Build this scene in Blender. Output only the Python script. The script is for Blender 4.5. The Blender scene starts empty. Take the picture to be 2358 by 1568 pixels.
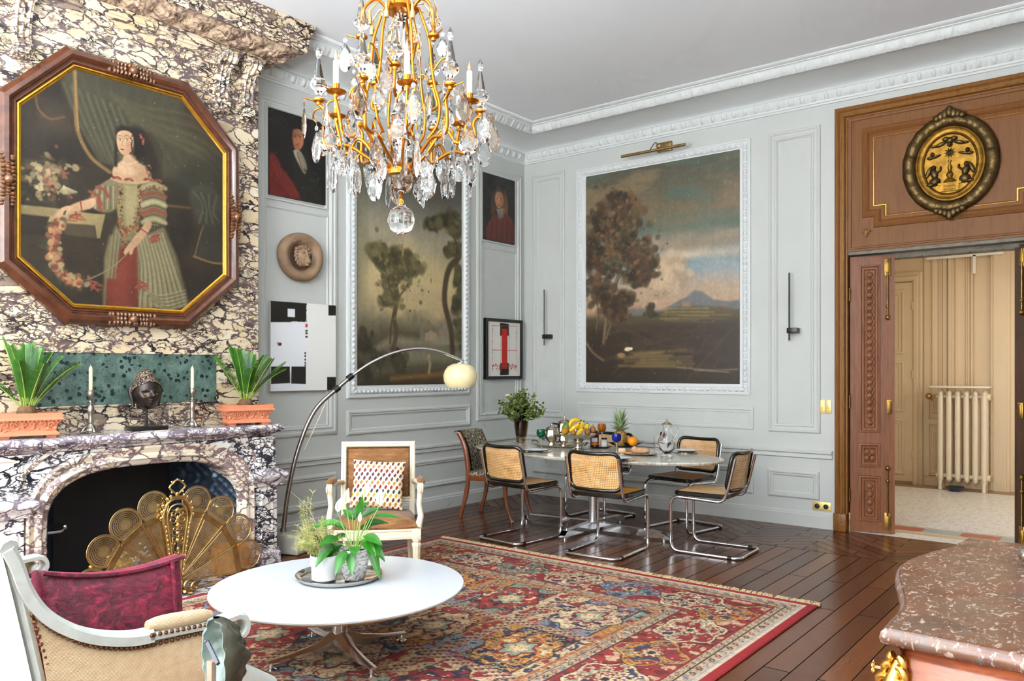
import bpy, bmesh, math, random
import numpy as np
from math import sin, cos, pi, radians, sqrt, atan2, hypot
from mathutils import Vector, Matrix, Euler
random.seed(7)
scene = bpy.context.scene
COL = scene.collection

# ------------------------------------------------------------------ camera geometry (photo taken as 2358 x 1568)
FPX, PCX, HZ, CAMH = 1835.0, 1179.0, 852.7, 1.5
_a = math.atan(1459 / 1835)
FWD = (-sin(_a), cos(_a)); RGT = (cos(_a), sin(_a))
CAM = (5.9708, -7.7537)
def _ray(px, py):
    u = (px - PCX) / FPX; v = (HZ - py) / FPX
    return (FWD[0] + u * RGT[0], FWD[1] + u * RGT[1], v)
def on_z(px, py, z=0.0):
    d = _ray(px, py); t = (z - CAMH) / d[2]
    return Vector((CAM[0] + t * d[0], CAM[1] + t * d[1], z))
def on_x(px, py, x=0.0):
    d = _ray(px, py); t = (x - CAM[0]) / d[0]
    return Vector((x, CAM[1] + t * d[1], CAMH + t * d[2]))
def on_y(px, py, y=0.0):
    d = _ray(px, py); t = (y - CAM[1]) / d[1]
    return Vector((CAM[0] + t * d[0], y, CAMH + t * d[2]))
def at_depth(px, py, dep):
    d = _ray(px, py)
    return Vector((CAM[0] + dep * d[0], CAM[1] + dep * d[1], CAMH + dep * d[2]))

cd = bpy.data.cameras.new('camera'); cam = bpy.data.objects.new('camera', cd); COL.objects.link(cam)
cam.location = (CAM[0], CAM[1], CAMH)
cam.rotation_euler = (pi / 2, 0, _a)
cd.sensor_width = 36; cd.sensor_fit = 'HORIZONTAL'; cd.lens = FPX / 2358 * 36
cd.shift_x = 0; cd.shift_y = (HZ - 784) / 2358
cd.clip_start = 0.05; cd.clip_end = 100
scene.camera = cam

# ------------------------------------------------------------------ objects, names, labels
def link(o, parent=None):
    COL.objects.link(o)
    if parent is not None: o.parent = parent
    return o
def tag(o, label=None, cat=None, group=None, kind=None):
    if label: o['label'] = label
    if cat: o['category'] = cat
    if group: o['group'] = group
    if kind: o['kind'] = kind
    return o
def thing(name, label, cat, loc=(0, 0, 0), rz=0, group=None):
    o = bpy.data.objects.new(name, None); COL.objects.link(o)
    o.location = loc; o.rotation_euler = (0, 0, rz); o.empty_display_size = .1
    return tag(o, label, cat, group)
def dup(o, parent=None):
    c = o.copy(); COL.objects.link(c)
    if parent is not None: c.parent = parent
    for ch in list(o.children): dup(ch, c)
    return c

# ------------------------------------------------------------------ colour
def lin(c):
    if isinstance(c, str):
        c = c.lstrip('#'); c = [int(c[i:i + 2], 16) / 255 for i in (0, 2, 4)]
    elif max(c) > 1.0: c = [v / 255 for v in c]
    return tuple(v / 12.92 if v <= .04045 else ((v + .055) / 1.055) ** 2.4 for v in c)
def rgba(c): return (*lin(c), 1)

# ------------------------------------------------------------------ materials
class NT:
    def __init__(s, m): s.t = m.node_tree; s.n = s.t.nodes; s.l = s.t.links
    def add(s, typ, **kw):
        n = s.n.new(typ)
        for k, v in kw.items():
            if k.startswith('_'): setattr(n, k[1:], v)
            else:
                key = k.replace('__', ' ')
                if key.isdigit(): key = int(key)
                sock = n.inputs[key]
                if hasattr(v, 'is_output'): s.l.new(v, sock)
                else: sock.default_value = v
        return n
    def ramp(s, fac, stops, interp='LINEAR'):
        n = s.n.new('ShaderNodeValToRGB'); n.color_ramp.interpolation = interp
        e = n.color_ramp.elements
        while len(e) < len(stops): e.new(0.5)
        for k, (p, c) in enumerate(stops):
            e[k].position = p; e[k].color = rgba(c)
        s.l.new(fac, n.inputs[0]); return n.outputs[0]
    def mix(s, fac, a, b, mode='MIX'):
        n = s.n.new('ShaderNodeMix'); n.data_type = 'RGBA'; n.blend_type = mode
        for sock, v in ((n.inputs[0], fac), (n.inputs[6], a), (n.inputs[7], b)):
            if hasattr(v, 'is_output'): s.l.new(v, sock)
            elif sock.type == 'VALUE': sock.default_value = v
            else: sock.default_value = v if len(v) == 4 else rgba(v)
        return n.outputs[2]
    def math(s, op, a, b=0.0, clamp=False):
        n = s.n.new('ShaderNodeMath'); n.operation = op; n.use_clamp = clamp
        for sock, v in ((n.inputs[0], a), (n.inputs[1], b)):
            if hasattr(v, 'is_output'): s.l.new(v, sock)
            else: sock.default_value = v
        return n.outputs[0]
    def coord(s, scale=(1, 1, 1), rot=(0, 0, 0), kind='Object'):
        tc = s.n.new('ShaderNodeTexCoord'); mp = s.n.new('ShaderNodeMapping')
        mp.inputs['Scale'].default_value = scale; mp.inputs['Rotation'].default_value = rot
        s.l.new(tc.outputs[kind], mp.inputs[0]); return mp.outputs[0]
    def noise(s, vec, scale, detail=4, rough=.55, dist=0.0, out=0):
        n = s.add('ShaderNodeTexNoise', Scale=scale, Detail=detail, Roughness=rough, Distortion=dist)
        s.l.new(vec, n.inputs['Vector']); return n.outputs[out]
    def bump(s, h, strength=.3, dist=.01):
        n = s.add('ShaderNodeBump', Strength=strength, Distance=dist); s.l.new(h, n.inputs['Height'])
        s.l.new(n.outputs[0], s.bsdf.inputs['Normal']); return n
MATS = {}
def mat(name, color=(.8, .8, .8), rough=.5, metal=0.0, var=0.0, vscale=6.0, bump=0.0, bscale=40.0, bdist=.004, stretch=(1, 1, 1), **kw):
    """principled material with a little procedural variation in colour and surface"""
    if name in MATS: return MATS[name]
    m = bpy.data.materials.new(name); m.use_nodes = True; MATS[name] = m
    t = NT(m); b = t.n['Principled BSDF']; t.bsdf = b; m_t = t
    b.inputs['Base Color'].default_value = rgba(color)
    b.inputs['Roughness'].default_value = rough; b.inputs['Metallic'].default_value = metal
    for k, v in kw.items():
        b.inputs[k.replace('__', ' ')].default_value = v
    if var or bump: vec = t.coord(stretch)
    if var:
        f = t.noise(vec, vscale, 5)
        c = lin(color)
        lo = tuple(max(0, v * (1 - var)) for v in c); hi = tuple(min(1, v * (1 + var)) for v in c)
        r = t.n.new('ShaderNodeValToRGB'); r.color_ramp.elements[0].position = .3; r.color_ramp.elements[1].position = .7
        r.color_ramp.elements[0].color = (*lo, 1); r.color_ramp.elements[1].color = (*hi, 1)
        t.l.new(f, r.inputs[0]); t.l.new(r.outputs[0], b.inputs['Base Color'])
    if bump: t.bump(t.noise(vec, bscale, 4), bump, bdist)
    return m
def newmat(name):
    m = bpy.data.materials.new(name); m.use_nodes = True; MATS[name] = m
    t = NT(m); t.bsdf = t.n['Principled BSDF']; return m, t
def setc(t, sock, v): t.l.new(v, t.bsdf.inputs[sock])

# ------------------------------------------------------------------ mesh builder
class MB:
    def __init__(s, M=None):
        s.v = []; s.f = []; s.mi = []; s.M = M; s.cur = 0
    def slot(s, k): s.cur = k; return s
    def add(s, vs, fs):
        b = len(s.v)
        if s.M is not None: vs = [tuple(s.M @ Vector(p)) for p in vs]
        s.v += [tuple(p) for p in vs]
        s.f += [[b + i for i in f] for f in fs]; s.mi += [s.cur] * len(fs)
        return s
    def box(s, c, d, rz=0, R=None):
        x, y, z = (k / 2 for k in d)
        vs = [Vector((a * x, b * y, e * z)) for a in (-1, 1) for b in (-1, 1) for e in (-1, 1)]
        if rz: R = Matrix.Rotation(rz, 3, 'Z')
        if R is not None: vs = [R @ p for p in vs]
        c = Vector(c)
        return s.add([p + c for p in vs], [(0, 1, 3, 2), (4, 6, 7, 5), (0, 4, 5, 1), (2, 3, 7, 6), (0, 2, 6, 4), (1, 5, 7, 3)])
    def bbox(s, a, b):
        return s.box([(p + q) / 2 for p, q in zip(a, b)], [abs(q - p) for p, q in zip(a, b)])
    def rbox(s, c, d, r=.01, seg=2, rz=0, R=None):
        """box with rounded edges"""
        bm = bmesh.new(); bmesh.ops.create_cube(bm, size=1)
        bmesh.ops.scale(bm, vec=d, verts=bm.verts)
        bmesh.ops.bevel(bm, geom=list(bm.edges), offset=min(r, min(d) * .49), segments=seg, affect='EDGES', profile=.5)
        if rz: R = Matrix.Rotation(rz, 3, 'Z')
        if R is not None: bmesh.ops.rotate(bm, cent=(0, 0, 0), matrix=R, verts=bm.verts)
        bmesh.ops.translate(bm, vec=c, verts=bm.verts)
        bm.verts.index_update()
        s.add([v.co.copy() for v in bm.verts], [[v.index for v in f.verts] for f in bm.faces]); bm.free(); return s
    def loops(s, rings, closed=True, cap0=False, cap1=False, wrap=False):
        """skin equal-length rings of points"""
        n = len(rings[0]); vs = [p for r in rings for p in r]; fs = []
        m = len(rings)
        for i in range(m if wrap else m - 1):
            a = i * n; b = ((i + 1) % m) * n
            for j in range(n if closed else n - 1):
                k = (j + 1) % n
                fs.append((a + j, a + k, b + k, b + j))
        if cap0: fs.append(tuple(range(n - 1, -1, -1)))
        if cap1: fs.append(tuple((m - 1) * n + j for j in range(n)))
        return s.add(vs, fs)
    def lathe(s, prof, c=(0, 0, 0), seg=24, cap=True, M=None, sx=1, sy=1, fl=0, famp=0):
        rings = []
        for r, z in prof:
            ring = []
            for k in range(seg):
                a = 2 * pi * k / seg; q = r * (1 + (famp * cos(fl * a) if fl else 0))
                p = Vector((q * cos(a) * sx, q * sin(a) * sy, z))
                if M is not None: p = M @ p
                ring.append(p + Vector(c))
            rings.append(ring)
        return s.loops(rings, True, cap, cap)
    def tube(s, path, r, seg=8, closed=False, cap=True, flat=1.0):
        P = [Vector(p) for p in path]; n = len(P)
        rs = r if isinstance(r, (list, tuple)) else [r] * n
        T = []
        for i in range(n):
            a = P[(i - 1) % n] if closed or i else P[0]; b = P[(i + 1) % n] if closed or i < n - 1 else P[-1]
            d = (b - a); T.append(d.normalized() if d.length > 1e-9 else Vector((0, 0, 1)))
        ref = Vector((0, 0, 1)) if abs(T[0].z) < .9 else Vector((1, 0, 0))
        N = (ref - T[0] * ref.dot(T[0])).normalized(); rings = []
        for i in range(n):
            if i:
                N = N - T[i] * N.dot(T[i])
                N = N.normalized() if N.length > 1e-6 else T[i].orthogonal().normalized()
            Bn = T[i].cross(N)
            rings.append([P[i] + (N * cos(2 * pi * k / seg) + Bn * sin(2 * pi * k / seg) * flat) * rs[i] for k in range(seg)])
        return s.loops(rings, True, cap and not closed, cap and not closed, closed)
    def ball(s, c, r, seg=12, rings=8, M=None, f=None):
        r = (r, r, r) if not isinstance(r, (tuple, list)) else r
        vs = []; c = Vector(c)
        for i in range(rings + 1):
            th = pi * i / rings
            for j in range(seg):
                ph = 2 * pi * j / seg
                p = Vector((r[0] * sin(th) * cos(ph), r[1] * sin(th) * sin(ph), r[2] * cos(th)))
                if f: p = f(p)
                if M is not None: p = M @ p
                vs.append(p + c)
        fs = [(i * seg + j, (i + 1) * seg + j, (i + 1) * seg + (j + 1) % seg, i * seg + (j + 1) % seg) for i in range(rings) for j in range(seg)]
        return s.add(vs, fs)
    def prism(s, pts, z0, z1, M=None, top=True, bot=True):
        a = [Vector((p[0], p[1], z0)) for p in pts]; b = [Vector((p[0], p[1], z1)) for p in pts]
        if M is not None: a = [M @ p for p in a]; b = [M @ p for p in b]
        return s.loops([a, b], True, bot, top)
    def grid(s, fn, nu, nv, wu=False, wv=False):
        vs = [fn(i / (nu if wu else nu - 1), j / (nv if wv else nv - 1)) for i in range(nu) for j in range(nv)]
        fs = [(i * nv + j, ((i + 1) % nu) * nv + j, ((i + 1) % nu) * nv + (j + 1) % nv, i * nv + (j + 1) % nv)
              for i in range(nu if wu else nu - 1) for j in range(nv if wv else nv - 1)]
        return s.add(vs, fs)
    def mesh(s, name, mats, smooth=True, ang=35):
        me = bpy.data.meshes.new(name); me.from_pydata(s.v, [], s.f)
        for m in (mats if isinstance(mats, (list, tuple)) else [mats]): me.materials.append(m)
        me.polygons.foreach_set('material_index', s.mi)
        bm = bmesh.new(); bm.from_mesh(me)
        bmesh.ops.remove_doubles(bm, verts=bm.verts, dist=1e-6)
        bmesh.ops.recalc_face_normals(bm, faces=bm.faces); bm.to_mesh(me); bm.free()
        if smooth:
            me.polygons.foreach_set('use_smooth', [True] * len(me.polygons))
            me.set_sharp_from_angle(angle=radians(ang))
        me.update(); return me
    def build(s, name, mats, parent=None, smooth=True, ang=35, loc=None, label=None):
        o = bpy.data.objects.new(name, s.mesh(name, mats, smooth, ang)); link(o, parent)
        if loc is not None: o.location = loc
        if label: o['label'] = label
        return o
def bez(p0, p1, p2, p3, n=12):
    p0, p1, p2, p3 = map(Vector, (p0, p1, p2, p3))
    return [(1 - t) ** 3 * p0 + 3 * (1 - t) ** 2 * t * p1 + 3 * (1 - t) * t * t * p2 + t ** 3 * p3 for t in [i / (n - 1) for i in range(n)]]
def spline(pts, per=8, closed=False):
    P = [Vector(p) for p in pts]; n = len(P); out = []
    for i in range(n if closed else n - 1):
        if closed: a, b, c, d = P[(i - 1) % n], P[i], P[(i + 1) % n], P[(i + 2) % n]
        else: a, b, c, d = P[max(i - 1, 0)], P[i], P[i + 1], P[min(i + 2, n - 1)]
        for k in range(per):
            t = k / per
            out.append(.5 * ((2 * b) + (c - a) * t + (2 * a - 5 * b + 4 * c - d) * t * t + (3 * b - a - 3 * c + d) * t ** 3))
    if not closed: out.append(P[-1])
    return out
def fillet(pts, r, n=5, closed=False):
    """polyline with rounded corners"""
    P = [Vector(p) for p in pts]; out = []; N = len(P)
    for i in range(N):
        if not closed and i in (0, N - 1): out.append(P[i]); continue
        a, b, c = P[(i - 1) % N], P[i], P[(i + 1) % N]
        u, v = (a - b), (c - b); k = min(r, u.length * .48, v.length * .48)
        p, q = b + u.normalized() * k, b + v.normalized() * k
        for j in range(n + 1):
            t = j / n; out.append((1 - t) ** 2 * p + 2 * (1 - t) * t * b + t * t * q)
    return out
def offset_poly(pts, d):
    """inset a CCW 2D polygon by d"""
    n = len(pts); out = []
    for i in range(n):
        a, b, c = Vector(pts[i - 1]), Vector(pts[i]), Vector(pts[(i + 1) % n])
        e1 = (b - a).normalized(); e2 = (c - b).normalized()
        n1 = Vector((-e1.y, e1.x)); n2 = Vector((-e2.y, e2.x)); m = (n1 + n2)
        m = m / max(1e-6, (1 + n1.dot(n2)))
        out.append(tuple(b + m * d))
    return out
def rect(u0, u1, v0, v1): return [(u0, v0), (u1, v0), (u1, v1), (u0, v1)]
def ringmold(mb, fr, poly, prof):
    """mitred moulding round a polygon: prof is a list of (inset, height)"""
    mb.loops([[fr(p[0], p[1], h) for p in offset_poly(poly, d)] for d, h in prof], True)
LEFT = lambda u, v, w: Vector((w, u, v))          # on the left wall: u = y, v = z, w = out into the room
BACK = lambda u, v, w: Vector((u, -w, v))         # on the back wall: u = x
PANEL = [(0, 0), (.004, .012), (.016, .02), (.03, .02), (.036, .012), (.05, .012), (.058, .004), (.066, 0)]
def smoothmod(o, lv=1):
    m = o.modifiers.new('sub', 'SUBSURF'); m.levels = lv; m.render_levels = lv; return o
# ================================================================== materials of the room
paint = mat('wall_paint', (194, 196, 192), .55, var=.02, vscale=2.0, bump=.05, bscale=60)
mold_paint = mat('moulding_paint', (212, 215, 214), .5, var=.02, vscale=2.0)
antique = mat('antique_brass', (150, 116, 58), .42, 1.0, var=.3, vscale=20)
ceil_paint = mat('ceiling_paint', (238, 241, 245), .7, var=.02, vscale=1.0)
hall_paint = mat('hall_paint', (226, 204, 168), .5, var=.03, vscale=2.0)
gilt = mat('gilt', (214, 160, 60), .32, 1.0, var=.15, vscale=25, bump=.1, bscale=60)
brass = mat('brass', (216, 188, 128), .28, 1.0, var=.12, vscale=20)
old_brass = mat('old_brass', (172, 142, 94), .36, 1.0, var=.25, vscale=14)
chrome = mat('chrome', (232, 233, 236), .07, 1.0, var=.02)
black_paint = mat('black_paint', (18, 17, 17), .3, var=.1)
silver = mat('silver', (214, 205, 190), .16, 1.0, var=.08, vscale=12)
glass = mat('clear_glass', (255, 255, 255), .0, 0, Transmission__Weight=1.0, IOR=1.46)

def oak(name, c0, c1, rough=.38, axis='Z', scale=7):
    m, t = newmat(name)
    st = {'Z': (6, 6, .35), 'X': (.35, 6, 6), 'Y': (6, .35, 6)}[axis]
    v = t.coord(st)
    f = t.noise(v, scale, 6, .62, .6)
    g = t.noise(v, scale * 4, 3)
    f2 = t.math('ADD', t.math('MULTIPLY', f, .75), t.math('MULTIPLY', g, .25))
    setc(t, 'Base Color', t.ramp(f2, [(.3, c0), (.55, c1), (.72, c0)]))
    t.bsdf.inputs['Roughness'].default_value = rough
    t.bsdf.inputs['Specular IOR Level'].default_value = .3; t.bump(f2, .12, .003); return m
oak_gold = oak('oak_golden', (98, 60, 24), (138, 90, 42))
oak_goldx = oak('oak_golden_across', (98, 60, 24), (138, 90, 42), axis='X')
oak_panel = oak('oak_panel', (106, 64, 28), (128, 82, 40), .5)
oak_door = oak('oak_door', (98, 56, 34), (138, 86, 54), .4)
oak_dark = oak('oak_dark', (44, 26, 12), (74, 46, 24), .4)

def breccia(name, white, cream, vein, scale=1.0, stretch=(1, 1, 1.7), warm='#8d7478', rot=.35, fine=.47):
    m, t = newmat(name)
    v = t.coord(stretch, (rot, rot * .5, 0))
    d = t.noise(v, 3.2 * scale, 5, .62, 0, 1)
    dv = t.n.new('ShaderNodeVectorMath'); dv.operation = 'SCALE'; t.l.new(d, dv.inputs[0]); dv.inputs['Scale'].default_value = .30 / scale
    av = t.n.new('ShaderNodeVectorMath'); av.operation = 'ADD'; t.l.new(v, av.inputs[0]); t.l.new(dv.outputs[0], av.inputs[1])
    P = av.outputs[0]
    def vor(sc, feat):
        n = t.add('ShaderNodeTexVoronoi', _feature=feat, Scale=sc); t.l.new(P, n.inputs['Vector']); return n
    S1, S2, S3 = 6.5 * scale, 17 * scale, 42 * scale
    e1, e2, e3 = (vor(q, 'DISTANCE_TO_EDGE').outputs['Distance'] for q in (S1, S2, S3))
    sep = t.n.new('ShaderNodeSeparateColor'); t.l.new(vor(S1, 'F1').outputs['Color'], sep.inputs[0])
    sep2 = t.n.new('ShaderNodeSeparateColor'); t.l.new(vor(S2, 'F1').outputs['Color'], sep2.inputs[0])
    big = t.noise(v, 2.6 * scale, 4); big2 = t.noise(v, 4.1 * scale, 4, .6, .5)
    wob = t.noise(v, 9 * scale, 5, .65)
    def veins(e, width, slope): return t.math('SUBTRACT', 1.0, t.math('MULTIPLY', t.math('SUBTRACT', e, t.math('MULTIPLY', t.math('SUBTRACT', wob, .28), width)), slope), True)
    v1, v2, v3 = veins(e1, .19, 34), veins(e2, .26, 22), veins(e3, .34, 14)
    small = t.math('MULTIPLY', t.math('SUBTRACT', big, fine), 18, True)
    tiny = t.math('MULTIPLY', t.math('SUBTRACT', big2, .56), 16, True)
    vv = t.math('MAXIMUM', v1, t.math('MAXIMUM', t.math('MULTIPLY', v2, small), t.math('MULTIPLY', v3, tiny)))
    clast = t.ramp(sep.outputs[0], [(0, white), (.45, cream), (.85, white), (.95, cream), (1, warm)])
    clast2 = t.ramp(sep2.outputs[1], [(0, cream), (.5, white), (.88, cream), (.97, warm)])
    body = t.mix(small, clast, clast2)
    body = t.mix(t.math('MULTIPLY', t.noise(v, 14 * scale, 5), .3), body, cream)
    vc = t.ramp(t.noise(v, 3 * scale, 3), [(.32, vein), (.52, warm), (.60, vein)])
    setc(t, 'Base Color', t.mix(vv, body, vc))
    t.bsdf.inputs['Roughness'].default_value = .22
    return m
marble_high = breccia('breccia_marble', '#dfd2bb', '#cbb48f', '#30282c', 1.0, (1, 1, 2.1), '#6d5a58', .35, .46)
marble_low = breccia('breccia_marble_cool', '#f6f4f2', '#e6ded4', '#1d2029', .95, (1, 1, 2.0), '#4a4450', -.3, .44)
marble_shelf = breccia('breccia_marble_shelf', '#eceaea', '#d9cfcb', '#4c4452', 1.2, (1, 1, 1.5), '#8a7c88', .3, .42)
m, t = newmat('green_marble'); v = t.coord((1, 1, 1))
base = t.ramp(t.noise(v, 9, 6, .65), [(.3, '#394843'), (.5, '#52675f'), (.7, '#6c8077')])
vo = t.add('ShaderNodeTexVoronoi', _feature='F1', Scale=26.0, Randomness=1.0); t.l.new(v, vo.inputs['Vector'])
sp = t.n.new('ShaderNodeSeparateColor'); t.l.new(vo.outputs['Color'], sp.inputs[0])
spot = t.math('MULTIPLY', t.math('GREATER_THAN', sp.outputs[0], .62), t.math('LESS_THAN', vo.outputs['Distance'], t.math('MULTIPLY', t.noise(v, 30, 3), .75)))
fine = t.ramp(t.noise(v, 70, 3), [(.60, (0, 0, 0)), (.66, (1, 1, 1))])
c = t.mix(spot, base, '#1f2f2e'); c = t.mix(t.math('MULTIPLY', fine, .8), c, '#2a403c')
setc(t, 'Base Color', c); t.bsdf.inputs['Roughness'].default_value = .2; green_marble = m

# ------------------------------------------------------------------ parquet: boards run along y, herringbone bands along the walls
m, t = newmat('parquet')
tc = t.n.new('ShaderNodeTexCoord'); sx = t.n.new('ShaderNodeSeparateXYZ'); t.l.new(tc.outputs['Object'], sx.inputs[0])
X, Y = sx.outputs[0], sx.outputs[1]
def parq(u, w, bw, bl):
    cb = t.n.new('ShaderNodeCombineXYZ'); t.l.new(w, cb.inputs[0]); t.l.new(u, cb.inputs[1])
    br = t.add('ShaderNodeTexBrick', Scale=1.0, Mortar__Size=.0035, Brick__Width=bl, Row__Height=bw, Color1=(0, 0, 0, 1), Color2=(1, 1, 1, 1), Mortar=(.5, .5, .5, 1), Bias=0.0, Mortar__Smooth=.2)
    br.offset = .37; t.l.new(cb.outputs[0], br.inputs['Vector'])
    return br.outputs['Fac'], br.outputs['Color']
f1, c1 = parq(X, Y, .135, 1.9)
fold = t.math('PINGPONG', X, .62)
Yc = t.math('ADD', Y, t.math('MULTIPLY', fold, .9))
f2, c2 = parq(Yc, X, .15, .62)
band = t.math('GREATER_THAN', Y, -1.02)
fac = t.n.new('ShaderNodeMix'); fac.data_type = 'FLOAT'
t.l.new(band, fac.inputs[0]); t.l.new(f1, fac.inputs[2]); t.l.new(f2, fac.inputs[3]); fac = fac.outputs[0]
edge = t.math('LESS_THAN', t.math('ABSOLUTE', t.math('ADD', Y, 1.02)), .004)
fac = t.math('MAXIMUM', fac, edge)
colr = t.mix(band, c1, c2)
cbn = t.n.new('ShaderNodeCombineXYZ'); t.l.new(t.math('MULTIPLY', X, 9), cbn.inputs[0]); t.l.new(t.math('MULTIPLY', Y, .3), cbn.inputs[1])
grain = t.noise(cbn.outputs[0], 6, 6, .6, .8)
tone = t.ramp(colr, [(0, '#482410'), (.5, '#5e3218'), (1, '#784422')])
wood = t.mix(t.math('MULTIPLY', grain, .4), tone, '#3a1c10')
wood = t.mix(fac, wood, '#1c0f0a')
setc(t, 'Base Color', wood); setc(t, 'Specular IOR Level', t.math('MULTIPLY', t.math('SUBTRACT', 1.0, fac), .5))
setc(t, 'Roughness', t.math('ADD', .20, t.math('MULTIPLY', t.noise(tc.outputs['Object'], 2.5, 2), .1)))
t.bump(t.math('SUBTRACT', t.math('MULTIPLY', grain, .15), fac), .25, .002)
parquet = m
# ------------------------------------------------------------------ hall mosaic
m, t = newmat('mosaic')
tc = t.n.new('ShaderNodeTexCoord'); sx = t.n.new('ShaderNodeSeparateXYZ'); t.l.new(tc.outputs['Object'], sx.inputs[0])
X, Y = sx.outputs[0], sx.outputs[1]
vo = t.add('ShaderNodeTexVoronoi', _feature='F1', Scale=45.0); t.l.new(tc.outputs['Object'], vo.inputs['Vector'])
sp = t.n.new('ShaderNodeSeparateColor'); t.l.new(vo.outputs['Color'], sp.inputs[0])
field = t.ramp(sp.outputs[0], [(0, '#e4e3de'), (.6, '#f0efec'), (.88, '#dcd8ce'), (1, '#b4b0a6')])
def inband(a, b): return t.math('MULTIPLY', t.math('GREATER_THAN', Y, a), t.math('LESS_THAN', Y, b))
blk = t.math('GREATER_THAN', t.math('FRACT', t.math('DIVIDE', X, .62)), .5)
key = t.mix(blk, '#a9b4b6', '#b8604c')
c = t.mix(inband(.40, .60), field, key)
c = t.mix(inband(.62, .645), c, '#7f8478'); c = t.mix(inband(.37, .385), c, '#8a8a80')
c = t.mix(inband(.24, .35), c, '#d9b98a')
c = t.mix(t.math('GREATER_THAN', Y, 3.45), c, '#9a7a58')
setc(t, 'Base Color', c); t.bsdf.inputs['Roughness'].default_value = .3; mosaic = m

# ================================================================== shell
def struct(name, mb, mats, parent=None, smooth=False, ang=35):
    o = mb.build(name, mats, parent, smooth, ang)
    if parent is None: o['kind'] = 'structure'
    return o
RX, FY, CZ = 6.2, -10.0, 4.33
DX0, DX1, DZ = 3.80, 5.48, 2.60         # doorway
b = MB(); b.bbox((0, FY, -.1), (RX, .02, 0)); struct('floor', b, parquet)
b = MB(); b.bbox((2.2, .02, -.1), (6.6, 3.9, 0)); struct('floor_hall', b, mosaic)
b = MB(); b.bbox((-.3, FY - .3, CZ), (RX + .3, .3, CZ + .15)); struct('ceiling', b, ceil_paint)
b = MB(); b.bbox((2.2, .3, 3.3), (6.6, 3.9, 3.4)); struct('ceiling_hall', b, hall_paint)
b = MB(); b.bbox((RX, FY, 0), (RX + .2, 0, CZ)); struct('wall_right', b, paint)
b = MB()
WIN = [(.55, 1.85), (2.45, 3.75), (4.35, 5.65)]
xs = [0] + [k for w in WIN for k in w] + [RX]
for k in range(0, 8, 2): b.bbox((xs[k], FY - .3, 0), (xs[k + 1], FY, CZ))
for a, c in WIN: b.bbox((a, FY - .3, 3.75), (c, FY, CZ)); b.bbox((a, FY - .3, 0), (c, FY, .25))
struct('wall_front', b, paint)
for k, (a, c) in enumerate(WIN):
    b = MB(); y = FY - .16
    for x in (a + .03, (a + c) / 2, c - .03): b.box((x, y, 2.0), (.06, .06, 3.5))
    for z in (.28, .95, 1.75, 2.6, 3.72): b.box(((a + c) / 2, y, z), (c - a, .05, .05))
    struct(f'window_{k + 1}', b, paint)

def mold_rects(mb, fr, rects, prof=PANEL):
    for r in rects: ringmold(mb, fr, rect(*r), prof)
def rail(mb, fr, u0, u1, z, h=.085, d=.035):
    prof = [(0, 0), (.6 * d, .01), (.55 * d, .025), (d * .5, .045), (d, .055), (d, .075), (d * .8, h), (0, h)]
    mb.loops([[fr(u, z + q, w) for w, q in prof] for u in (u0, u1)], False)
def skirt(mb, fr, u0, u1):
    prof = [(0.022, 0), (.022, .115), (.016, .125), (.016, .135), (.004, .15), (0, .15)]
    mb.loops([[fr(u, q, w) for w, q in prof] for u in (u0, u1)], False)
def slab(fr, u0, u1, v0, v1, d0, d1, mb):
    a = fr(u0, v0, d0); c = fr(u1, v1, d1); mb.bbox(a, c)
def beads(mb, fr, poly, gap, r, h, long=1.0):
    n = len(poly)
    for i in range(n):
        a, c = Vector(poly[i]), Vector(poly[(i + 1) % n]); L = (c - a).length; k = max(2, int(round(L / gap)))
        e = (c - a).normalized()
        for j in range(k):
            p = a + (c - a) * ((j + .5) / k)
            o = fr(p.x, p.y, h); E = (fr(p.x + e.x, p.y + e.y, h) - o); W = fr(p.x, p.y, h + 1) - o; Nn = E.cross(W)
            M = Matrix((E * gap * .46, Nn * r * long, W * r * .8)).transposed()
            mb.ball(o, 1, 8, 5, M=M)

# ---- left wall with its panelling
b = MB(); b.bbox((-.2, FY, 0), (0, 0, CZ))
Y1a, Y1b = -3.74, -2.90
fr = LEFT
BIGP = [(0, 0), (.004, .014), (.02, .022), (.036, .022), (.044, .012), (.06, .012), (.068, .02), (.078, .016), (.09, 0)]
mold_rects(b, fr, [(-3.76, -2.90, .90, 3.885), (-.90, -.065, .92, 3.875)], BIGP)
mold_rects(b, fr, [(-3.70, -3.0, .98, 2.94), (-.80, -.16, .99, 2.93)], [(0, 0), (.004, .008), (.012, .01), (.02, .004), (.024, 0)])
mold_rects(b, fr, [(-3.685, -3.015, 2.99, 3.81), (-.82, -.185, 2.985, 3.80)], [(0, 0), (.004, .016), (.016, .016), (.022, .008), (.028, 0)])
mold_rects(b, fr, [(-2.787, -1.01, .875, 1.118)], PANEL)
mold_rects(b, fr, [(-3.74, -2.91, .225, .545), (-2.787, -1.02, .25, .555), (-.9, -.07, .25, .555)], PANEL)
rail(b, fr, -3.95, 0, .625); skirt(b, fr, -3.95, 0)
b2 = MB()
FR = [(0, 0), (.004, .02), (.02, .03), (.03, .03), (.036, .018), (.045, .018), (.048, .03), (.085, .034), (.1, .012), (.125, .012), (.135, .002)]
ringmold(b2, fr, rect(-2.787, -1.03, 1.228, 3.83), FR)
beads(b2, fr, offset_poly(rect(-2.787, -1.03, 1.228, 3.83), .066), .052, .022, .03, .95)
struct('wall_left', b, paint, None, True, 30)
struct('trim_1', b2, mold_paint, None, True, 40)

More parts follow.
